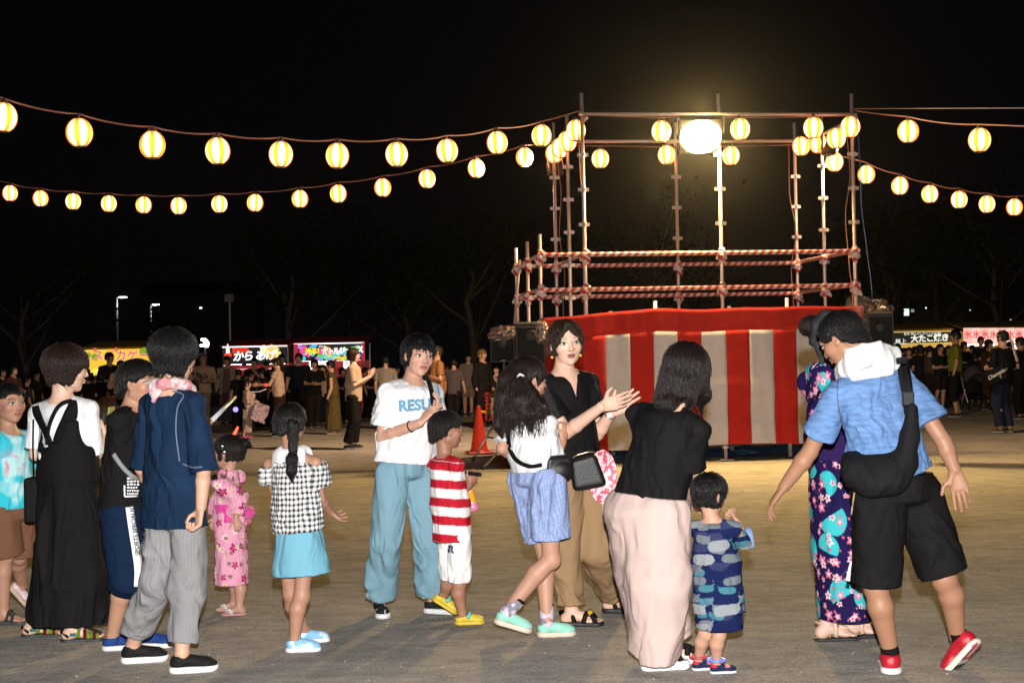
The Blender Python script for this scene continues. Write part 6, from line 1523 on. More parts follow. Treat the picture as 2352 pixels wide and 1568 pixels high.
def mother_vneck():
    P = Person(4, (470, 1402), 'woman in black V-neck top and beige trousers clapping with open hands', k=1.02)
    P.pose((393, 186, 188), 166, -2, 5, neck=(378, 305), byaw=146, pelvis=(438, 765), shw=.325, hipw=.2)
    P.arm_('R', (395, 572, -.16), (545, 462, -.32), (650, 430, -.30), (.25, .9, .1), [.12, .15, .2, .3], .05, thumb=-.1, hl=.18); P.arm_('L', (528, 580, -.02), (590, 486, -.12), (722, 402, -.16), (-.15, -1, .05), .06, .10, thumb=-.35, hl=.185)
    P.leg_('R', (392, 1070, -.05), (462, 1408), 98); P.leg_('L', (535, 1080, .0), (640, 1350), 100)
    P.body(sk(238, 186, 158, .68), bare=('R', 'L'), fine=.0026, mouth=.05, lips=sk(200, 105, 105))
    def fr(D):
        k = P.hh; D.u(ecap(P.L(.02, .30, .45), P.L(-.30, .24, .02), P.R[:, 1], (.13*k, .075*k), (.09*k, .055*k)), .06*k); D.u(ecap(P.L(.02, .30, .45), P.L(.30, .24, .04), P.R[:, 1], (.13*k, .075*k), (.09*k, .055*k)), .06*k); D.u(ecap(P.L(-.31, .20, .05), P.L(-.31, .17, -.20), P.R[:, 1], (.06*k, .03*k), (.02*k, .015*k)), .03*k)
        D.u(ell(P.L(0, -.47, -.08), (.14*k, .12*k, .13*k)), .05*k)
    P.hair((.040, .022, .015), th=.045, back=-.24, fringe=.34, open_w=.25, extra=fr, n=2000, slen=.04, rough=.36)
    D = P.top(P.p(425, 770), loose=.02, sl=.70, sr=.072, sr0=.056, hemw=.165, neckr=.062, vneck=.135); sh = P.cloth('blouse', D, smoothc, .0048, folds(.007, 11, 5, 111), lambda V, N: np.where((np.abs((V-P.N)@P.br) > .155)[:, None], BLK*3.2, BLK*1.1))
    D = P.trousers(P.p(435, 720), 1.9, rh=.118, rk=.088, re=.076, hipw=.168, hipd=.135, ends={'R': 1.90, 'L': 1.9}); P.cloth('trousers', D, cotton, .006, folds(.011, 8, 2.5, 112, .5), lin(176, 144, 108)*.62)
    for q in 'LR': P.sandal(q, BLK*1.2, BLK*1.6, [[(-.2, .05, .1), (-.1, .1, .27), (.08, .25, .24), (.2, .32, .12)], [(-.2, .3, .12), (-.08, .25, .24), (.1, .1, .27), (.2, .05, .1)], [(-.16, -.15, .12), (-.1, -.2, .28), (0, -.46, .3), (.1, -.2, .28), (.16, -.15, .12)], (lin(220, 190, 60)*.6, [(-.05, .18, .31), (.1, .2, .3)])], r=.06, sole_h=.11)
    for (x, y, dy) in ((333, 247, -.02), (456, 239, -.02)): D = Sdf(); D.u(ell(P.p(x, y, dy), (.0085,)*3)); P.cloth('earring', D, mat('gold_bead', (.75, .50, .06), .35, .3), .003)
    w = P.arm['L'][2]+(P.arm['L'][1]-P.arm['L'][2])*.10; D = Sdf(); d = nrm(P.arm['L'][2]-P.arm['L'][1]); x = nrm(np.cross(d, UP)); y = np.cross(d, x)
    wo = MB().tube([w+.030*(x*math.cos(t)+y*math.sin(t)) for t in np.linspace(0, 2*math.pi, 16)], .005, 6, False).build('wristwatch', mat('watch_silver', (.75, .72, .66), .2, .9), P.root, True); MB().lathe(w+np.array([-.005, -.032, 0]), [(.014, -.004), (.014, .004)], 14, rotm_((1, 0, 0), 90)).build('watch_face', mat('watch_glass', (.8, .8, .76), .1, .4), wo)
    b = empty('handbag', P.p(500, 820, -.2), 'black leather handbag with a gold zip hanging before the beige trousers', 'bag'); D = Sdf(); M_ = np.stack([nrm(np.array([1, .3, -.12])), nrm(np.array([-.3, 1, 0])), nrm(np.array([.12, 0, 1]))], 1)
    cs = [P.p(x, y, -.19) for x, y in ((412, 694), (517, 664), (566, 796), (428, 820))]; c0 = sum(cs)/4
    def quad(X, Y, Z):
        d = np.abs(Y-c0[1])-.035
        for i in range(4):
            a, b_ = cs[i], cs[(i+1) % 4]; t = nrm(b_-a); n_ = np.array([-t[2], 0, t[0]]); n_ = -n_ if np.dot(c0-a, n_) > 0 else n_; e_ = (X-a[0])*n_[0]+(Z-a[2])*n_[2]; kk = np.clip(.5-.5*(d-e_)/.03, 0, 1); d = d+(e_-d)*kk+.03*kk*(1-kk)
        return d-.006
    D.u((c0-.17, c0+.17, quad)); V, F = D.mesh(.006); meshobj('bag_body', V, F, leather, b)
    MB().tube([P.p(412, 688, -.20), P.p(445, 668, -.205), P.p(490, 656, -.205), P.p(518, 657, -.20)], .004, 6).build('zip', mat('zip_gold', (.6, .5, .3), .3, .8), b, True)
    MB().tube([P.p(508, 500, -.11), P.p(520, 560, -.13), P.p(534, 650, -.16)], .010, 6).build('bag_strap', mat('strap_black', (.008, .008, .0085), .85, spec=.06), b, True)
    fan = empty('hand_fan', P.p(560, 800, -.02), 'round pink and red patterned fan behind the black handbag', 'fan'); c = P.p(553, 764, -.10); V = [c]; n = 28
    for k in range(n): a = 2*math.pi*k/n; V.append(c+np.array([.077*math.cos(a), .012*math.sin(a*2), .144*math.sin(a)]))
    V2 = [np.array(v)+np.array([0, .004, 0]) for v in V]; F = [(0, 1+k, 1+(k+1) % n) for k in range(n)]; F2 = [(n+1, n+2+(k+1) % n, n+2+k) for k in range(n)]; E_ = [(1+k, n+2+k, n+2+(k+1) % n, 1+(k+1) % n) for k in range(n)]
    fm = bpy.data.materials.new('fan_print'); fm.use_nodes = True; N_ = fm.node_tree.nodes; vo = N_.new('ShaderNodeTexNoise'); vo.inputs['Scale'].default_value = 42; rp = N_.new('ShaderNodeValToRGB'); rp.color_ramp.interpolation = 'CONSTANT'; rp.color_ramp.elements[0].color = (*lin(225, 60, 90)*.7, 1); rp.color_ramp.elements[1].position = .5; rp.color_ramp.elements[1].color = (*lin(250, 195, 205)*.8, 1); tcn = N_.new('ShaderNodeTexCoord')
    fm.node_tree.links.new(tcn.outputs['Object'], vo.inputs['Vector']); fm.node_tree.links.new(vo.outputs['Fac'], rp.inputs['Fac']); fm.node_tree.links.new(rp.outputs['Color'], N_['Principled BSDF'].inputs['Base Color'])
    meshobj('fan_leaf', np.array(V+V2), F+F2+E_, fm, fan, None, False); MB().tube([c+np.array([0, .002, -.13]), c+np.array([.0, .002, -.2])], .006, 6).build('fan_handle', mat('fan_stick', (.6, .5, .35), .5), fan)
mother_vneck()

def woman_bending():
    P = Person(5, (320, 1512), 'woman in black tee and wide pale pink trousers bending over the toddler', k=1.0)
    P.pose((420, 245, 200), 40, -18, 6, neck=(362, 392), byaw=48, pelvis=(248, 840), shw=.36, hipw=.2)
    P.arm_('R', (420, 700, -.02), (440, 790, .2), (460, 830, .28), (-.3, .2, .8), .5); P.arm_('L', (300, 650, .2), (420, 780, .35), (450, 820, .38), (.3, -.2, .8), .5)
    P.leg_('R', (300, 1150, -.06), (330, 1508), 80); P.leg_('L', (270, 1150, .12), (392, 1482), 82)
    P.body(SK_FAIR, bare=('L', 'R'), face=False, fine=.004)
    def bob(D):
        k = P.hh; D.u(ecap(P.L(0, -.30, -.25), P.N-P.bfr*.055-UP*.005, P.R[:, 0], (.33*k, .16*k), (.29*k, .14*k)), .04); D.u(ecap(P.p(400, 290), P.p(338, 372, .0), P.R[:, 1], (.07, .06), (.022, .05)), .04); D.u(ecap(P.p(450, 250, .02), P.p(486, 352, .05), P.R[:, 1], (.085, .06), (.03, .04)), .04); D.u(rcap(P.p(484, 340, .05), P.p(478, 408, .06), .03, .006), .03)
    P.hair((.016, .010, .009), th=.10, back=-.66, wide=(.40, .33), fringe=.05, open_w=.25, extra=bob, ears=False, n=3200, slen=.07, rough=.30, open_y=.2)
    D = P.top(P.p(250, 815), loose=.032, sl=.72, sr=.085, sr0=.062, hemw=.195, waist=.168, neckr=.058); D.cut(P.p(240, 812), nrm(np.array([-.40, 0, -.92])), None, .01)
    P.cloth('shirt', D, smoothc, .0052, folds(.009, 11, 6, 121), BLK*1.1)
    D = P.trousers(P.p(255, 770), 1.95, rh=.135, rk=.135, re=.118, hipw=.175, hipd=.155, ends={'R': 1.97, 'L': 1.9}); D.u(ecap(P.p(225, 830), P.p(270, 1120, .02), P.pr, (.15, .15), (.16, .13), .05), .06); D.u(ecap(P.p(300, 1100, -.06), P.p(288, 1500, -.06), (1, 0, 0), (.135, .11), (.075, .10), .03), .05); D.u(ecap(P.p(205, 1000, .1), P.p(215, 1425, .14), (1, 0, 0), (.11, .11), (.04, .09), .03), .05)
    D.cut(P.base+UP*.045, -UP); P.cloth('trousers', D, smoothc, .007, folds(.009, 7, 1.6, 122, .6), lin(222, 196, 190)*.62)
    for q in 'LR': P.sandal(q, BLK*1.1, [.72, .72, .72], [[(-.2, .1, .2), (-.1, .14, .34), (.1, .14, .34), (.2, .1, .2)], [(-.2, .26, .2), (-.08, .22, .3), (.1, .22, .3), (.2, .26, .2)], [(-.16, -.12, .2), (-.1, -.15, .4), (.1, -.15, .4), (.16, -.12, .2)], [(.08, -.1, .38), (.08, .14, .33)]], r=.06, sole_h=.17, wide=1.05)
woman_bending()

def toddler_jinbei():
    P = Person(5, (545, 1530), 'toddler boy in navy whale print jinbei with hands at his mouth', k=.56, girth=1.12)
    P.pose((522, 768, 158), 62, -4, 0, neck=(532, 872), byaw=28, pelvis=(550, 1180), shw=.2, hipw=.11)
    P.arm_('R', (672, 985, .03), (640, 890, .10), (612, 838, .14), (-.7, .3, 0), .8); P.arm_('L', (520, 990, .16), (590, 890, .16), (600, 842, .16), (.5, -.5, 0), .8)
    P.leg_('L', (498, 1360, .03), (498, 1510), 80); P.leg_('R', (556, 1365, -.02), (575, 1524), 82)
    P.body(sk(205, 150, 120))
    P.hair((.009, .008, .008), th=.075, back=-.32, fringe=.06, open_w=.27, n=1400, slen=.03, rough=.3, wide=(.36, .36), open_y=.16)
    D = P.top(P.p(556, 1268), loose=.03, sl=.86, sr=.078, sr0=.052, hemw=.122, neckr=.05, chestw=.098, waist=.112)
    NAVY = lin(30, 40, 88)*.6; GREY, TEAL, PALE, MID = lin(150, 160, 172)*.60, lin(92, 160, 180)*.65, lin(190, 198, 206)*.60, lin(72, 80, 130)*.6
    def whales(V, N):
        u, z = uv(P, V, .11); c = np.tile(NAVY, (len(V), 1)); hat = (np.sin((u+z)*900)*np.sin((u-z)*900) > -.2)*.25+.75
        for (cs, sd, col, a) in (((.13, .055), 5, MID, .05), ((.13, .062), 23, TEAL, .042), ((.15, .09), 41, GREY, .048), ((.18, .12), 57, PALE, .062)):
            du, dv, rr = cells(u, z, cs, sd); du = du*np.where(rr[:, 0] > .5, 1, -1); dv = dv-.25*du*(rr[:, 1]-.5)
            b = a*.40; x = du/a; body = (1-np.sqrt((np.where(x < -.1, x*.98, x*.92))**4+(dv/b)**2))*b; xt = np.clip((x-.35)/.95, 0, 1)
            tail = np.where((x > .35) & (x < 1.3), b*.75*(1-xt)**1.2+.05*a-np.abs(dv-.62*a*xt**1.8), -1)
            fx, fy = du-1.32*a, dv-.66*a; fl = np.where(np.abs(fx) < .34*a, .10*a-np.abs(fy-.5*np.abs(fx)), -1)
            w = np.maximum(np.maximum(body, tail), fl)/.0016; k = rr[:, 2] > .48; c = paint(c, w*k*hat, col*.68)
        return c
    sh = P.cloth('jinbei_top', D, cotton, .0036, folds(.005, 14, 6, 131), whales)
    D = P.trousers(P.p(556, 1200), .93, rh=.074, rk=.072, re=.074, hipw=.108, hipd=.098); D.u(ecap(P.p(553, 1200), P.p(556, 1330), P.pr, (.10, .085), (.11, .09), .02), .03); D.sub(ecap(P.p(528, 1335), P.p(528, 1380), P.pr, (.008, .1), (.008, .1)), .004); P.cloth('jinbei_trousers', D, cotton, .0036, folds(.004, 14, 6, 132), whales)
    D = Sdf(); a = P.p(668, 950, .02); D.u(ecap(a, P.p(700, 955, .03), UP, (.045, .03), (.05, .034), .01)); D.cut(P.p(704, 955), nrm(np.array([1, 0, .15]))); P.cloth('sleeve_lining', D, cotton, .004, None, lin(142, 165, 205)*.62)
    for q in 'LR':
        o = P.shoe(q, lin(38, 52, 88)*.6, [.62, .62, .64], .09, wide=1.15, collar=.33, attr=lambda V, N: paint(np.tile(lin(36, 50, 86)*.6, (len(V), 1)), (((V-P.fp(q, 0, -.28, .2))@P.foot[q][1][:, 1] < 0) & ((V-P.fp(q, 0, 0, .22))[:, 2] > 0))*1.0, lin(225, 50, 70)*.66))
        MB().box(P.fp(q, .06, .12, .25), (.018, .012, .006), P.foot[q][1], .003).build('shoe_strap', mat('pink_patch', lin(225, 120, 140)*.65, .6), o)
    for q, cc in (('R', (.15, .25, 1)), ('L', (1, .12, .18))):
        c = P.fp(q, 0, -.235, .46); Rf = P.foot[q][1]; MB().tube([c+.037*(Rf[:, 0]*math.cos(t)+Rf[:, 1]*math.sin(t)) for t in np.linspace(0, 2*math.pi, 18)], .006, 8, False).build('glow_anklet', mat('anklet_%.2f' % cc[0], np.asarray(cc)*.06, .4, emit=cc, estr=1.3 if q == 'R' else .5), P.root, True)
toddler_jinbei()

def woman_yukata():
    P = Person(6, (385, 1398), 'woman in navy floral yukata with a hair bun behind the man in blue', k=1.0)
    P.pose((335, 195, 190), 72, -10, 0, neck=(308, 312), byaw=66, pelvis=(345, 800), shw=.32, hipw=.17)
    P.arm_('R', (262, 520, -.08), (340, 560, .1), (400, 560, .2), (-.5, .5, .3), .5); P.arm_('L', (360, 520, .2), (430, 560, .3), (460, 560, .3), (.5, -.5, .3), .5)
    P.leg_('R', (345, 1060, -.03), (345, 1396), 86); P.leg_('L', (400, 1060, .12), (445, 1385), 80)
    P.body(sk(228, 182, 160, .64), bare=('L', 'R'))
    def bun(D): D.u(ell(P.p(238, 152), (.052, .05, .05)), .02); D.u(ell(P.p(300, 165), (.04, .05, .05)), .02)
    P.hair((.022, .012, .010), th=.05, back=-.22, fringe=.14, extra=bun, n=1300, slen=.04)
    rb = mat('black_ribbon', (.016, .017, .018), .75, bump=(300, .3, (1, 1, 1))); D = Sdf(); D.chain([P.p(300, 115, -.06), P.p(272, 150, -.07), P.p(272, 220, -.08), P.p(288, 300, -.07)], [.036, .034, .030, .012], .02); P.cloth('hair_ribbon', D, rb, .006, folds(.006, 18, 8, 141))
    D = Sdf(); D.u(ecap(P.p(312, 330), P.p(330, 640), P.br, (.13, .105), (.145, .12), .06)); D.u(ecap(P.p(330, 600), P.p(375, 1330), P.pr, (.15, .125), (.152, .125), .03), .04); D.u(rcap(P.S['R'], P.S['R']+(P.arm['R'][1]-P.S['R'])*.8, .062, .075), .03); D.u(ecap(P.arm['R'][1]+UP*.04, P.p(245, 575, -.08), (0, 1, 0), (.08, .035), (.09, .03), .03), .03)
    D.u(rcap(P.S['L'], P.arm['L'][1], .062, .08), .03); D.cut(P.p(375, 1312), -UP); D.sub(rcap(P.N+P.bf*.02, P.N+UP*.12+P.bf*.03, .052), .01)
    NV = lin(42, 32, 88)*.55
    def yk(V, N):
        u, z = uv(P, V, .16); c = np.tile(NV, (len(V), 1))
        ln = np.abs(np.sin(u*9+2*np.sin(z*6))); c = paint(c, (.02-ln)/.02*(vnoise(np.stack([u*6, z*6, u*0], 1), 4) > .1), lin(70, 130, 170)*.5)
        du, dv, rr = cells(u, z, (.19, .21), 12); r = .055+.03*rr[:, 0]; d = np.hypot(du*1.1, dv); fan = (r-d)/.002*(rr[:, 2] > .12)*(du*np.cos(rr[:, 1]*6)+dv*np.sin(rr[:, 1]*6) > -.35*r); c = paint(c, fan, lin(70, 205, 215)*.64)
        for (cs, sd, rad_, c1, c2, p) in (((.085, .09), 31, .026, lin(228, 130, 165)*.68, lin(245, 205, 215)*.78, .2), ((.07, .075), 47, .020, lin(245, 205, 215)*.76, lin(215, 90, 130)*.66, .35), ((.06, .05), 63, .010, lin(200, 80, 115)*.62, lin(240, 180, 190)*.7, .45)):
            du, dv, rr = cells(u, z, cs, sd); w, d = flower(du, dv, rad_*(.75+.5*rr[:, 0]), rr[:, 1]*6); k = rr[:, 2] > p; c = paint(c, w*k, c1); c = paint(c, k*(rad_*.36-d)/.002, c2)
        return c
    P.cloth('yukata', D, cotton, .0042, folds(.007, 9, 2, 142), yk)
    D = Sdf(); D.u(ecap(P.p(325, 560), P.p(332, 680), P.pr, (.160, .132), (.162, .134), .02)); D.cut(P.p(325, 575), UP); D.cut(P.p(332, 680), -UP); P.cloth('obi', D, cotton, .006, None, lin(60, 40, 100)*.5)
    for q in 'LR': P.sandal(q, lin(225, 195, 175)*.72, (.02, .02, .022), [[(-.12, -.05, .1), (-.12, -.18, .3), (0, -.44, .38), (.12, -.18, .3), (.12, -.05, .1)], [(.13, -.05, .1), (.1, -.05, .34), (-.02, -.1, .42), (-.1, -.05, .34)], [(.0, .3, .12), (.02, .18, .26), (.1, .02, .3)]], r=.04, sole_h=.06)
woman_yukata()

def father_blue():
    P = Person(6, (700, 1530), 'man in heather blue tee and black shorts leaning forward with arms spread', k=1.06)
    P.pose((362, 205, 205), 306, -30, 0, neck=(452, 318), byaw=338, pelvis=(585, 830), shw=.365, hipw=.21)
    P.arm_('L', (238, 650, .02), (135, 790, .08), (62, 885, .14), (.5, .1, -.7), [.3, .35, .45, .55], .06, hl=.185); P.arm_('R', (768, 610, -.02), (812, 722, -.04), (848, 862, -.05), (-.35, -.9, .2), [.2, .3, .35, .5], .06, hl=.185)
    P.leg_('L', (500, 1185, .0), (556, 1512), 12, fl=.25); P.leg_('R', (772, 1150, .02), (850, 1478, .10), 318, -48, ground_=False, fl=.25)
    P.body(sk(196, 136, 98, .50), h=.006)
    P.hair((.009, .008, .008), th=.035, back=-.27, tilt=.6, fringe=.30, side=-.02, n=1700, slen=.018, rough=.42, amp=.008, open_y=.2, open_w=.24)
    D = P.top(P.p(572, 752), loose=.03, sl=.70, sr=.078, sr0=.06, hemw=.180, waist=.170, neckr=.052, neckdrop=-.055)
    D.cut(P.p(640, 748), nrm(np.array([0, 0, -1.])), None, .01)
    def hea(V, N): n = fbm(V*np.array([22, 22, 130])+fbm(V*8, 2, 2)[:, None]*2, 3, 5); return lin(118, 156, 212)*.60*(1+.26*n)[:, None]*(1+np.array([[.08, 0, -.02]])*fbm(V*60, 2, 9)[:, None])
    sh = P.cloth('shirt', D, cotton, .0048, folds(.012, 9, 6, 151), hea)
    ink = mat('back_print', (.03, .04, .07), .85)
    for a_, b_ in (((443, 330), (455, 324)), ((455, 324), (462, 327)), ((462, 327), (486, 320)), ((486, 320), (504, 313)), ((504, 313), (512, 316)), ((506, 312), (532, 307))): band(P, sh, [a_, b_], .009, ink, 'printed_script', sh, thick=.001, n=3)
    band(P, sh, [(352, 345), (346, 420), (356, 500), (372, 560)], .005, mat('seam_dark', (.06, .09, .16), .8), 'seam', sh, thick=.002)
    D = P.trousers(P.p(580, 740), 1.0, rh=.115, rk=.102, re=.100, hipw=.170, hipd=.14, ends={'L': .97, 'R': .95}); so = P.cloth('shorts', D, nylon if False else smoothc, .006, folds(.009, 8, 3, 152), BLK*1.1)
    wp = mat('white_piping', (.7, .68, .66), .6); band(P, so, [(400, 1090), (394, 1120), (388, 1162)], [.006, .012, .020], wp, 'side_flash', so, thick=.003); band(P, so, [(414, 812), (408, 850), (402, 900)], .005, mat('tan_piping', (.4, .28, .14), .6), 'side_flash', so, thick=.003)
    D = Sdf(); c = P.p(452, 300, -.01)
    pts = [(368, 322, -.02), (398, 285, -.10), (452, 268, -.13), (515, 258, -.11), (578, 280, -.02), (560, 305, .08)]
    for i in range(len(pts)-1): D.u(ecap(P.p(*pts[i]), P.p(*pts[i+1]), UP, (.050, .020), (.050, .020)), .02)
    D.u(ecap(P.p(372, 318, .0), P.p(352, 340, .12), UP, (.045, .02), (.05, .02)), .02); P.cloth('towel', (D.u(ecap(P.p(405, 322, -.085), P.p(552, 300, -.085), UP, (.055, .022), (.055, .022)), .03), D)[1], tex_cloth('terry', .95, 380, .8), .0055, folds(.003, 14, 14, 153), [.82, .82, .82])
    b = empty('sling_bag', P.p(520, 800, -.2), 'large black sling bag slung across the back of the man in blue', 'bag')
    D = Sdf(); D.chain([P.p(412, 660, -.10), P.p(420, 730, -.16), P.p(480, 768, -.20), P.p(560, 755, -.20), P.p(612, 690, -.19)], [.04, .058, .06, .062, .05], .05); D.chain([P.p(612, 690, -.19), P.p(632, 590, -.19), P.p(640, 480, -.18)], [.05, .038, .026], .03); D.u(ell(P.p(520, 730, -.17), (.12, .055, .075)), .05); D.sub(ell(P.p(450, 590, -.2), (.125, .2, .075), rotm_((0, 1, 0), -28)), .02)
    V, F = D.mesh(.007); V = V+folds(.006, 12, 5, 155)(V); meshobj('bag_body', V, F, nylon, b)
    band(P, sh, [(600, 275), (612, 340), (626, 420), (634, 500)], [.048, .05, .048, .045], nylon, 'bag_strap', b, eps=.012, thick=.008); MB().box(P.p(627, 440, -.175), (.026, .010, .032), None, .006).build('strap_buckle', mat('buckle', (.02, .02, .022), .35), b)
    RD = lin(205, 30, 50)*.62
    P.shoe('L', RD, [.62, .58, .56], .11, wide=1.0, collar=.33, m=mat('red_mesh', attr=True, rough=.35, spec=.6, bump=(200, .3, (1, 1, 1))))
    G, Rf, Lf = P.foot['R']
    def sole(V, N):
        q = (V-G)@Rf/Lf; c = np.tile(np.array([.62, .56, .50]), (len(V), 1)); bot = q[:, 2] < .03
        c = paint(c, bot*(q[:, 1] > .08)*(np.abs(q[:, 0]) < .15)*(q[:, 1] < .44), (.035, .037, .04)); c = paint(c, bot*(q[:, 1] < -.02)*((np.abs(q[:, 0]) > .045)+(q[:, 1] > -.1) > 0)*(np.abs(q[:, 0]) < .15), lin(205, 85, 105)*.62); return c
    P.shoe('R', RD, [.6, .55, .5], .11, wide=1.0, collar=.33, m=MATS['red_mesh'], sole_attr=sole)
    for q in 'LR': D = Sdf(); a = P.fp(q, 0, -.235, .33); bb = a+nrm(P.leg[q][1]-P.leg[q][2])*.03; D.u(rcap(a, bb, .040, .040)); P._cutcap(D, bb, nrm(bb-a), .06); P.cloth('sock', D, knit, .005, None, BLK*1.2)
    h = P.arm['L'][2]+nrm(P.hand['L']['d'])*.10; D = Sdf()
father_blue()
# ------------------------------------------------------------------ the people further back
def bystander(X, Yf, Yh, yaw, label, top, bottom, hair='short', hc=BLACK_HAIR, arms='hang', skin=SK_MID, hs=1.0, girth=1.0, sl=.75, bot='trousers', lean=0, fine=None, mask=None, cap=None, group='onlookers across the square', h=.012, byaw=None, extra=None, shoes=(.03, .03, .03), paintf=None, topm=None, ends=1.95):
    Hp = Yf-Yh; P = Person(0, (X, Yf), label, 1.0, group); P.k = Hp*P.m/1.63; P.g = girth; k = P.k; by = yaw if byaw is None else byaw
    P.pose((X+lean, Yh+.079*Hp*hs, .132*Hp*hs), yaw, -3, 0, neck=(X+lean*.7, Yh+.165*Hp*hs), byaw=by, pelvis=(X, Yh+.50*Hp), shw=.36*k*girth, hipw=.19*k)
    f, r = P.bf, P.br
    def w(q, a, b, c): s = -1 if q == 'L' else 1; return P.S[q]+(r*s*a+f*b+UP*c)*k
    for q in 'LR':
        s = -1 if q == 'L' else 1
        if arms == 'hang': P.hang(q, .05, .03)
        else:
            E, W, d, n = {'clap': (w(q, .04, .05, -.25), w(q, -.13, .26, -.13), f*.5+UP*.75-r*s*.1, -r*s), 'hold': (w(q, .05, .0, -.26), w(q, -.10, .20, -.26), f*.7-r*s*.4, -r*s),
                          'reach': (w(q, .03, .12, -.22), w(q, -.03, .36, -.22), f, -r*s), 'cross': (w(q, .05, .02, -.26), w(q, -.22, .16, -.24), -r*s, -f), 'chest': (w(q, .06, .02, -.25), w(q, -.10, .14, -.08), UP*.7-r*s*.7, -f)}[arms]
            P.arm[q] = (P.S[q], E, W); P.hand[q] = dict(d=nrm(d), n=n, curl=.3, spread=.03, thumb=.2, L=.175*k)
        K = P.base+(P.pr*s*.085+P.pf*.03)*k+UP*.46*k; G = P.base+(P.pr*s*.085)*k+P.pf*(.03 if q == 'L' else -.03)
        G[2] = float(gz(G[0], G[1])); P.leg[q] = (P.Hp[q], K, G+UP*.085*k-P.pf*.05*k); P.foot[q] = (G, np.stack([P.pr, P.pf, UP], 1), .24*k)
    P.body(skin, h=h, face=True, fine=fine or h*.55, hands=arms != 'hang', hfine=h*.5, thigh=.055)
    kw = dict(n=0, h=h*.75, amp=.02)
    if hair == 'short': P.hair(hc, th=.05, back=-.24, fringe=.14, **kw)
    elif hair == 'bob': P.hair(hc, th=.07, back=-.42, fringe=.12, ears=False, **kw)
    elif hair == 'long': P.hair(hc, th=.06, back=-.62, fringe=.16, ears=False, **kw)
    elif hair == 'tied': P.hair(hc, th=.045, back=-.22, fringe=.2, extra=lambda D: D.u(rcap(P.L(0, -.45, 0), P.L(0, -.5, -.42), .12*P.hh, .07*P.hh), .03), **kw)
    if cap is not None:
        D = Sdf(); D.u(ell(P.L(0, -.04, .18), (.42*P.hh, .5*P.hh, .40*P.hh), P.R)); D.u(ecap(P.L(0, .3, .2), P.L(0, .62, .14), P.R[:, 0], (.3*P.hh, .04*P.hh), (.22*P.hh, .03*P.hh)), .02); D.cut(P.L(0, 0, .14), -P.R[:, 2]); P.cloth('cap', D, cotton, h*.7, None, np.asarray(cap))
    if mask is not None:
        D = Sdf(); D.u(ell(P.L(0, .25, -.22), (.25*P.hh, .22*P.hh, .22*P.hh), P.R)); P.cloth('face_mask', D, cotton, h*.6, None, np.asarray(mask))
    top = np.asarray(top); hemf = .47
    if bot in ('dress', 'long_skirt', 'yukata'):
        D = P.top(P.p(X, Yh+.5*Hp), loose=.025, sl=sl, sr=.062, hemw=.165*k*girth); P.cloth('top', D, topm or cotton, h, folds(.006), top if bot != 'dress' else np.asarray(bottom))
        zb = P.base+UP*(.16 if bot == 'yukata' else .10)*k; D = P.skirt(P.p(X, Yh+.44*Hp), zb, (.145*k*girth, .12*k*girth), ((.15 if bot == 'yukata' else .22)*k*girth, (.13 if bot == 'yukata' else .19)*k*girth)); P.cloth('skirt', D, cotton, h, folds(.012, 10, 2), np.asarray(bottom))
    else:
        D = P.top(P.p(X, Yh+.53*Hp), loose=.035, sl=sl, sr=.07, hemw=.175*k*girth); P.topo = P.cloth('shirt', D, topm or cotton, h, folds(.005, 9, 4), (lambda V, N: paintf(P, V)) if paintf else top)
        D = P.trousers(P.p(X, Yh+.46*Hp), ends if bot == 'trousers' else .95, rh=.10, rk=.082, re=.08, hipw=.16, hipd=.13); P.boto = P.cloth('trousers' if bot == 'trousers' else 'shorts', D, cotton, h, folds(.006, 8, 3), np.asarray(bottom))
    for q in 'LR': P.shoe(q, shoes, (.3, .3, .3), .1, h=h*.7)
    if extra: extra(P)
    return P
C_ = lambda r, g, b, f=.62: lin(r, g, b)*f
DK = np.array([.012, .011, .012])
# left group
bystander(30, 1008, 836, 110, 'woman in a pink face mask and plum cardigan at the far left', C_(88, 58, 66), DK, 'bob', mask=C_(235, 185, 190, .8), arms='hold', sl=1.6)
bystander(5, 1002, 843, 120, 'person in a pale face mask cut by the left edge', C_(60, 40, 40), DK, 'bob', mask=C_(220, 170, 170, .7))
bystander(84, 985, 850, 100, 'dim figure in dark clothes between the turquoise boy and the pinafore dress', C_(50, 46, 36), DK, 'short')
bystander(252, 988, 807, 112, 'young man in a black tee laughing before the yellow stall', DK*1.4, DK, 'short', arms='hold', byaw=150)
bystander(277, 992, 826, 172, 'woman in a pale puffed blouse clapping before the yellow stall', C_(225, 190, 175), C_(120, 110, 110), 'bob', RED_HAIR, arms='chest', sl=1.1)
bystander(310, 975, 811, 95, 'person in a pale baseball cap before the yellow stall', C_(60, 55, 50), DK, 'short', cap=C_(165, 150, 145))
bystander(213, 982, 862, 100, 'child in a dark grey tee before the yellow stall', C_(62, 62, 66), DK, 'short', hs=1.2)
bystander(187, 985, 855, 60, 'dark haired girl partly hidden by the pinafore woman', DK*2, DK, 'long', hs=1.1)
def b6(P):
    D = Sdf(); D.u(ecap(P.L(0, -.05, .17), P.L(0, -.05, .30), P.R[:, 0], (.40*P.hh, .48*P.hh), (.38*P.hh, .46*P.hh), .02)); D.cut(P.L(0, 0, .30), P.R[:, 2]); D.cut(P.L(0, 0, .18), -P.R[:, 2]); P.cloth('head_towel', D, cotton, .009, None, C_(200, 180, 170))
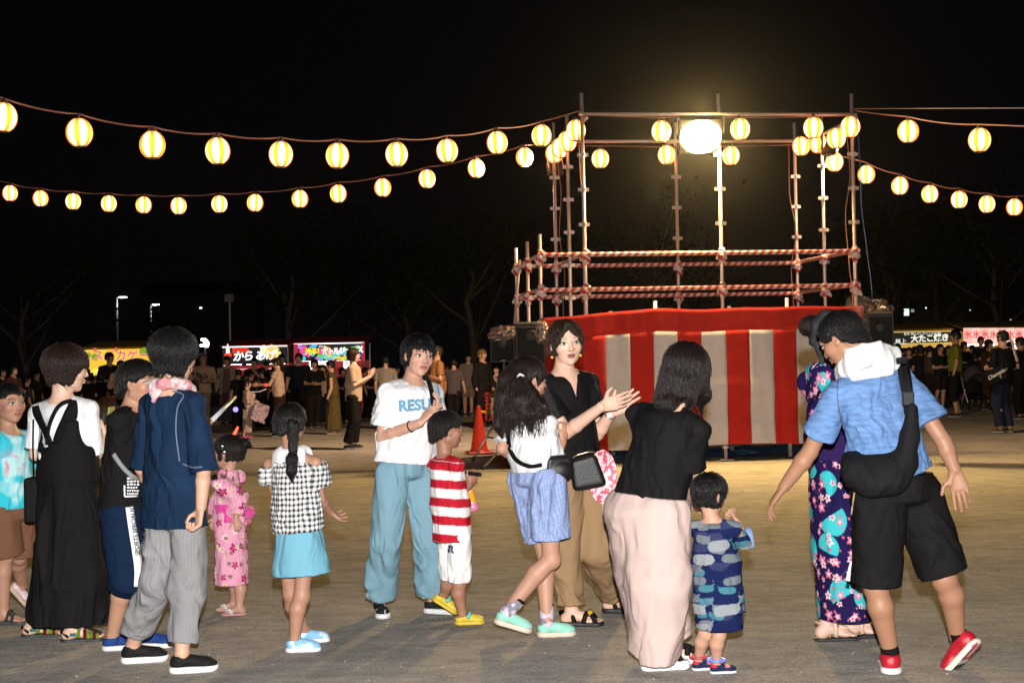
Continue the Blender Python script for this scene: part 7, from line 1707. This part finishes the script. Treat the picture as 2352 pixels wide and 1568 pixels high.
bystander(466, 980, 812, 178, 'stout man in a printed white tee and pale trousers with a white headband', C_(214, 186, 172), C_(170, 146, 118), 'short', arms='hold', girth=1.2, extra=b6, skin=SK_TAN, paintf=lambda P, V: paint(np.tile(C_(214, 186, 172), (len(V), 1)), ((np.abs((V-P.p(468, 868))[:, 0]-.3*(P.p(468, 868)-V)[:, 2]) < .17)*(np.abs((V-P.p(468, 868))[:, 2]) < .17)*(V[:, 1] < P.y0)*(fbm(V*np.array([14, 14, 26]), 3, 5) > -.05))*.9, (.03, .03, .03)))
bystander(521, 975, 816, 176, 'woman in a mauve dress and open white cardigan', C_(130, 108, 112), C_(128, 106, 110), 'bob', bot='dress', extra=lambda P: [P.cloth('cardigan', (lambda D: (D.sub(rcap(P.N+P.bf*.2*P.k-UP*.1*P.k, P.Q+P.bf*.2*P.k-UP*.2, .14*P.k), .01), D)[1])(P.top(P.Q-UP*.10*P.k, loose=.045, sl=1.7, sr=.06, hemw=.2*P.k)), cotton, .012, folds(.008), C_(190, 172, 165))])
bystander(584, 972, 820, 182, 'man in a black polo shirt holding a hand to his chest before the chicken stall', DK, DK, 'short', arms='chest', girth=1.1)
bystander(561, 968, 834, 170, 'dark figure standing left of the man in the black polo', DK*.8, DK*.8, 'bob')
bystander(612, 968, 824, 10, 'man in black with a white shoulder patch right of the man in the black polo', DK, DK, 'short')
bystander(647, 972, 811, 170, 'man in a grey tee behind the woman in the white vest', C_(86, 84, 84), DK, 'short')
def b9(P):
    D = Sdf(); D.u(ecap(P.p(578, 905), P.p(577, 955), P.br, (.10, .06), (.12, .06), .02)); P.cloth('sleeve', D, cotton, .01, folds(.01), C_(222, 196, 188))
    D = Sdf(); D.u(ecap(P.Q+UP*.16*P.k, P.Q+UP*.0, P.pr, (.15*P.k, .14*P.k), (.155*P.k, .145*P.k), .02)); P.cloth('obi', D, cotton, .01, None, C_(40, 34, 60))
bystander(568, 1006, 869, 78, 'girl in a pale yukata with a dark sash facing right', C_(220, 192, 186), C_(214, 186, 180), 'short', bot='yukata', arms='hold', hs=1.15, extra=b9, shoes=C_(220, 90, 130))
D = Sdf(); c = at(596, 948, ground(568, 1006)[1]-.1); D.u(rbox(c, (.13, .01, .16), .012, rotm_((0, 1, 0), 20))); thing_sdf('cloth_wrap', D, .012, cotton, 'pale lilac cloth hanging from the hands of the girl in the pale yukata', 'cloth', lambda V: paint(np.tile(C_(220, 190, 205), (len(V), 1)), vnoise(V*12, 3)*.8, C_(150, 110, 160)), lambda V: folds(.02, 8, 8, 5)(V))
bystander(641, 1002, 819, 276, 'woman in a white vest and long brown skirt holding out both hands', C_(214, 186, 168), C_(58, 36, 26), 'tied', bot='long_skirt', arms='reach', sl=.4, lean=-6, hc=BROWN_HAIR)
e = ground(641, 1002); q0 = at(602, 886, e[1]); tag(MB().tube([at(558, 898, e[1]), at(575, 900, e[1]), at(596, 899, e[1]), at(612, 893, e[1])], .008, 6).build('glow_stick', mat('pale_stick', (.7, .65, .6), .5, emit=(.8, .7, .6), estr=.12), None, True), 'thin pale stick held out by the woman in the white vest', 'stick')
q0 = at(611, 884, e[1]-.05); D = Sdf(); D.u(ell(q0, (.03,)*3)); thing_sdf('red_light', D, .01, mat('red_glow', (.6, .02, .02), .5, emit=(1, .04, .03), estr=2.0), 'small glowing red toy light before the woman in the white vest', 'toy light')
q0 = at(541, 940, e[1]+.3); D = Sdf(); D.u(ell(q0, (.05,)*3)); thing_sdf('blue_light', D, .012, mat('blue_glow', (.1, .1, .6), .5, emit=(.25, .2, 1), estr=2.5), 'small glowing blue toy light left of the girl in the pale yukata', 'toy light')
bystander(686, 976, 809, 180, 'tall man in a navy shirt and white face mask', C_(30, 36, 54), DK, 'short', mask=C_(190, 180, 178), girth=1.15)
bystander(673, 972, 871, 176, 'small child in a beige vest before the masked man', C_(150, 118, 88), C_(120, 100, 80), 'short', hs=1.3, bot='shorts', sl=.2)
bystander(722, 978, 823, 172, 'woman in a black top left of the girl in the ringer tee', DK, C_(52, 44, 42), 'bob', arms='hold')
bystander(742, 976, 836, 196, 'girl in a white ringer tee and blue jeans', C_(206, 184, 176), C_(44, 52, 66), 'tied', hs=1.05)
bystander(766, 997, 826, 268, 'older woman in a sleeveless olive dress', C_(112, 98, 60), C_(106, 92, 56), 'short', bot='dress', sl=0, lean=-8, arms='hang', shoes=C_(180, 150, 130))
P15 = bystander(812, 1031, 797, 96, 'woman in a cream knit top and black trousers clapping', C_(236, 206, 180, .50), DK*.9, 'bob', RED_HAIR, arms='clap', sl=.85, skin=SK_FAIR, fine=.005, topm=knit, h=.009)
bystander(886, 985, 816, 8, 'man in a white tee turned away behind the RESUM girl', C_(176, 160, 150), DK, 'short')
bystander(1003, 1000, 792, 248, 'man in a tan tee and olive shorts with folded arms', C_(172, 120, 78), C_(48, 46, 26), 'short', (.05, .03, .02), arms='cross', bot='shorts', skin=SK_TAN, girth=1.1)
bystander(1043, 978, 822, 15, 'person in a white tee with a black shoulder bag turned away', C_(110, 102, 104), DK, 'short')
bystander(1076, 955, 811, 178, 'thin person in a long pale top and beige shorts', C_(150, 136, 130), C_(150, 134, 122), 'short', bot='shorts', hs=.95)
def b19(P): print_text(P.boto, 'SURFHARD', P.p(1118, 922), (0.05, 0, -1), (1, 0, .05), .155, C_(190, 40, 30, .8), P.boto, bold=.004)
bystander(1108, 984, 800, 128, 'person with blond hair in a black tracksuit with red lettering down the leg', DK*.9, DK*.9, 'short', C_(176, 140, 80), arms='hang', sl=1.8, skin=SK_TAN, extra=b19, girth=1.1)
bystander(1140, 978, 838, 205, 'person in pale trousers behind the small loudspeaker', C_(90, 60, 40), C_(176, 150, 120), 'short', arms='chest')
# right group
bystander(2194, 957, 757, 284, 'man in a lime green tee and black cropped trousers', C_(132, 140, 48), DK*.9, 'short', arms='hang', skin=SK_TAN, ends=1.45)
def b23(P):
    D = Sdf(); D.u(ecap(P.L(0, -.05, .10), P.L(0, -.05, .22), P.R[:, 0], (.40*P.hh, .48*P.hh), (.40*P.hh, .48*P.hh), .02)); D.cut(P.L(0, 0, .22), P.R[:, 2]); D.cut(P.L(0, 0, .10), -P.R[:, 2]); b = P.cloth('headband', D, cotton, .009, None, C_(225, 205, 195))
    D = Sdf(); D.chain([P.L(.1, -.5, .1), P.L(.35, -.62, -.5), P.L(.45, -.66, -1.2), P.L(.62, -.7, -1.75)], [.014, .02, .02, .024], .01); P.cloth('headband_tail', D, cotton, .009, None, C_(220, 200, 190), parent=b)
    for x in (-.28, .3): D = Sdf(); D.u(ell(P.L(x, -.02, .52), (.09*P.hh,)*3)); P.cloth('bobble', D, cotton, .009, None, C_(220, 205, 200), parent=b)
    e = empty('belt_bag', P.p(2285, 868, -.3), 'black belt bag with white script on the man in jeans at the right', 'bag'); D = Sdf(); D.u(rbox(P.p(2287, 862, -.22), (.13, .03, .07), .05, rotm_((0, 1, 0), -22))); V, F = D.mesh(.012); o = meshobj('bag_body', V, F, nylon, e)
    print_text(o, 'Champion', P.p(2291, 858, -.2), (1, 0, .52), (-.5, 0, 1), .085, (.7, .68, .66), o, shear=.3, bold=.002); print_text(o, 'C', P.p(2299, 865, -.2), (1, 0, .1), (0, 0, 1), .06, (.7, .68, .66), o)
bystander(2302, 993, 757, 322, 'stout man in a black tee and jeans with a white headband at the right', DK*.8, C_(46, 52, 74), 'short', arms='hold', girth=1.2, extra=b23, sl=1.0, shoes=C_(100, 85, 70))
bystander(2272, 940, 778, 150, 'person in brown clothes left of the man in the white headband', C_(84, 50, 28), C_(92, 62, 40), 'bob', arms='chest', sl=1.5)
bystander(2342, 962, 772, 300, 'dark figure in black at the right edge', DK*.8, DK*.8, 'short', arms='hold')
# pushchair
g = ground(2240, 940); st = empty('pushchair', g, 'dark pushchair with a grey hood behind the man in the green tee', 'pushchair'); gm = C_(84, 78, 84)
D = Sdf(); D.u(ell(g+np.array([0, 0, .72]), (.24, .3, .26))); D.sub(ell(g+np.array([0, -.22, .60]), (.2, .3, .2)), .02); D.cut(g+np.array([0, 0, .62]), -UP); V, F = D.mesh(.016); meshobj('hood', V, F, mat('hood_cloth', gm, .9), st)
D = Sdf(); D.u(ecap(g+np.array([0, .1, .62]), g+np.array([0, -.05, .32]), (1, 0, 0), (.2, .08), (.2, .08))); D.u(ecap(g+np.array([0, -.05, .32]), g+np.array([0, -.3, .28]), (1, 0, 0), (.2, .06), (.18, .05)), .03); V, F = D.mesh(.016); meshobj('seat', V, F, nylon, st)
for x in (-.23, .23):
    MB().tube([g+np.array([x, .35, .95]), g+np.array([x, .0, .4]), g+np.array([x, -.3, .1])], .014, 6).build('frame_tube', steel, st, True); MB().tube([g+np.array([x, -.05, .45]), g+np.array([x, .25, .1])], .014, 6).build('frame_tube', steel, st, True)
    for y in (-.3, .27): MB().lathe(g+np.array([x, y, .09]), [(.07, -.02), (.09, -.015), (.09, .015), (.07, .02)], 16, rotm_((0, 1, 0), 90)).build('wheel', blk, st, True)
MB().tube([g+np.array([-.23, .35, .95]), g+np.array([.23, .35, .95])], .016, 6).build('handle', blk, st, True)

# the crowd at the stalls: a few figures, copied
PROTO = []
for i, (hr, tp, bt, bo, ar) in enumerate((('short', C_(44, 40, 40), DK, 'trousers', 'hang'), ('bob', C_(62, 50, 50), C_(34, 30, 32), 'dress', 'hold'), ('long', C_(40, 36, 44), DK, 'trousers', 'hold'), ('tied', C_(90, 74, 66), C_(46, 38, 38), 'long_skirt', 'hang'), ('short', C_(34, 38, 46), C_(50, 46, 42), 'shorts', 'cross'))):
    PROTO.append(bystander((2062, 2088, 2112, 2136, 2160)[i], 940, (787, 796, 790, 792, 788)[i], (20, 200, -30, 40, 160)[i], 'dark figure in the queue at the octopus ball stall', tp, bt, hr, arms=ar, bot=bo, h=.02, group='queue at the octopus ball stall'))
def clone(i, X, Yh, depth, yaw, label, group):
    src = PROTO[i]; o = copy_tree(src.root); b = at(X, Yh, depth); g = float(gz(b[0], b[1])); o.location = (b[0], b[1], g); s = max(.55, min(1.25, (b[2]-g)/(1.63*src.k*1.0))); o.scale = (s*.5+.5, s*.5+.5, s); o.rotation_euler = (0, 0, rad(yaw)); tag(o, label, 'person', group)
rg = np.random.RandomState(21)
def crowd(spots, spread, what, group, protos=()):
    allx = sorted([p[0] for p in spots]+[p[1] for p in protos])
    for (X, Yh, d) in spots: clone(rg.randint(5), X, Yh, d, rg.randint(-spread, spread), '%s dark head from the left %s' % (ORD[allx.index(X)], what), group)
    for o, X in protos: o.root['label'] = '%s dark head from the left %s' % (ORD[allx.index(X)], what)
crowd(((2052, 792, 38), (2074, 797, 37), (2099, 794, 40), (2125, 795, 41), (2150, 796, 39), (2176, 792, 37), (2146, 806, 36), (2096, 806, 36)), 60, 'in the queue at the octopus ball stall', 'queue at the octopus ball stall', [(PROTO[i], (2062, 2088, 2112, 2136, 2160)[i]) for i in range(5)])
crowd(((2214, 783, 38), (2230, 790, 40), (2250, 771, 37), (2262, 792, 41), (2320, 783, 40), (2236, 806, 35), (2352, 778, 38), (2205, 792, 42)), 70, 'waiting at the shaved ice stall', 'queue at the shaved ice stall')
crowd(((545, 846, 39), (600, 836, 40), (628, 846, 41), (640, 842, 38), (662, 848, 40), (575, 850, 38)), 180, 'in the crowd at the fried chicken stall', 'crowd at the fried chicken stall')
crowd(((702, 842, 40), (736, 836, 41), (752, 844, 38), (785, 842, 40), (800, 846, 39), (838, 842, 41), (858, 844, 38)), 180, 'in the crowd at the glowing drinks stall', 'crowd at the drinks stall')
crowd(((232, 852, 41), (205, 846, 40), (292, 848, 40), (330, 846, 38), (360, 848, 40), (412, 850, 38), (440, 846, 40)), 180, 'in the crowd at the yellow stall', 'crowd at the yellow stall')
crowd(((910, 838, 38), (938, 834, 40), (962, 832, 38), (1022, 836, 39), (1058, 840, 41), (1094, 836, 40), (60, 862, 36), (112, 862, 38), (140, 858, 37)), 180, 'in the unlit back of the square', 'figures in the unlit part of the square')
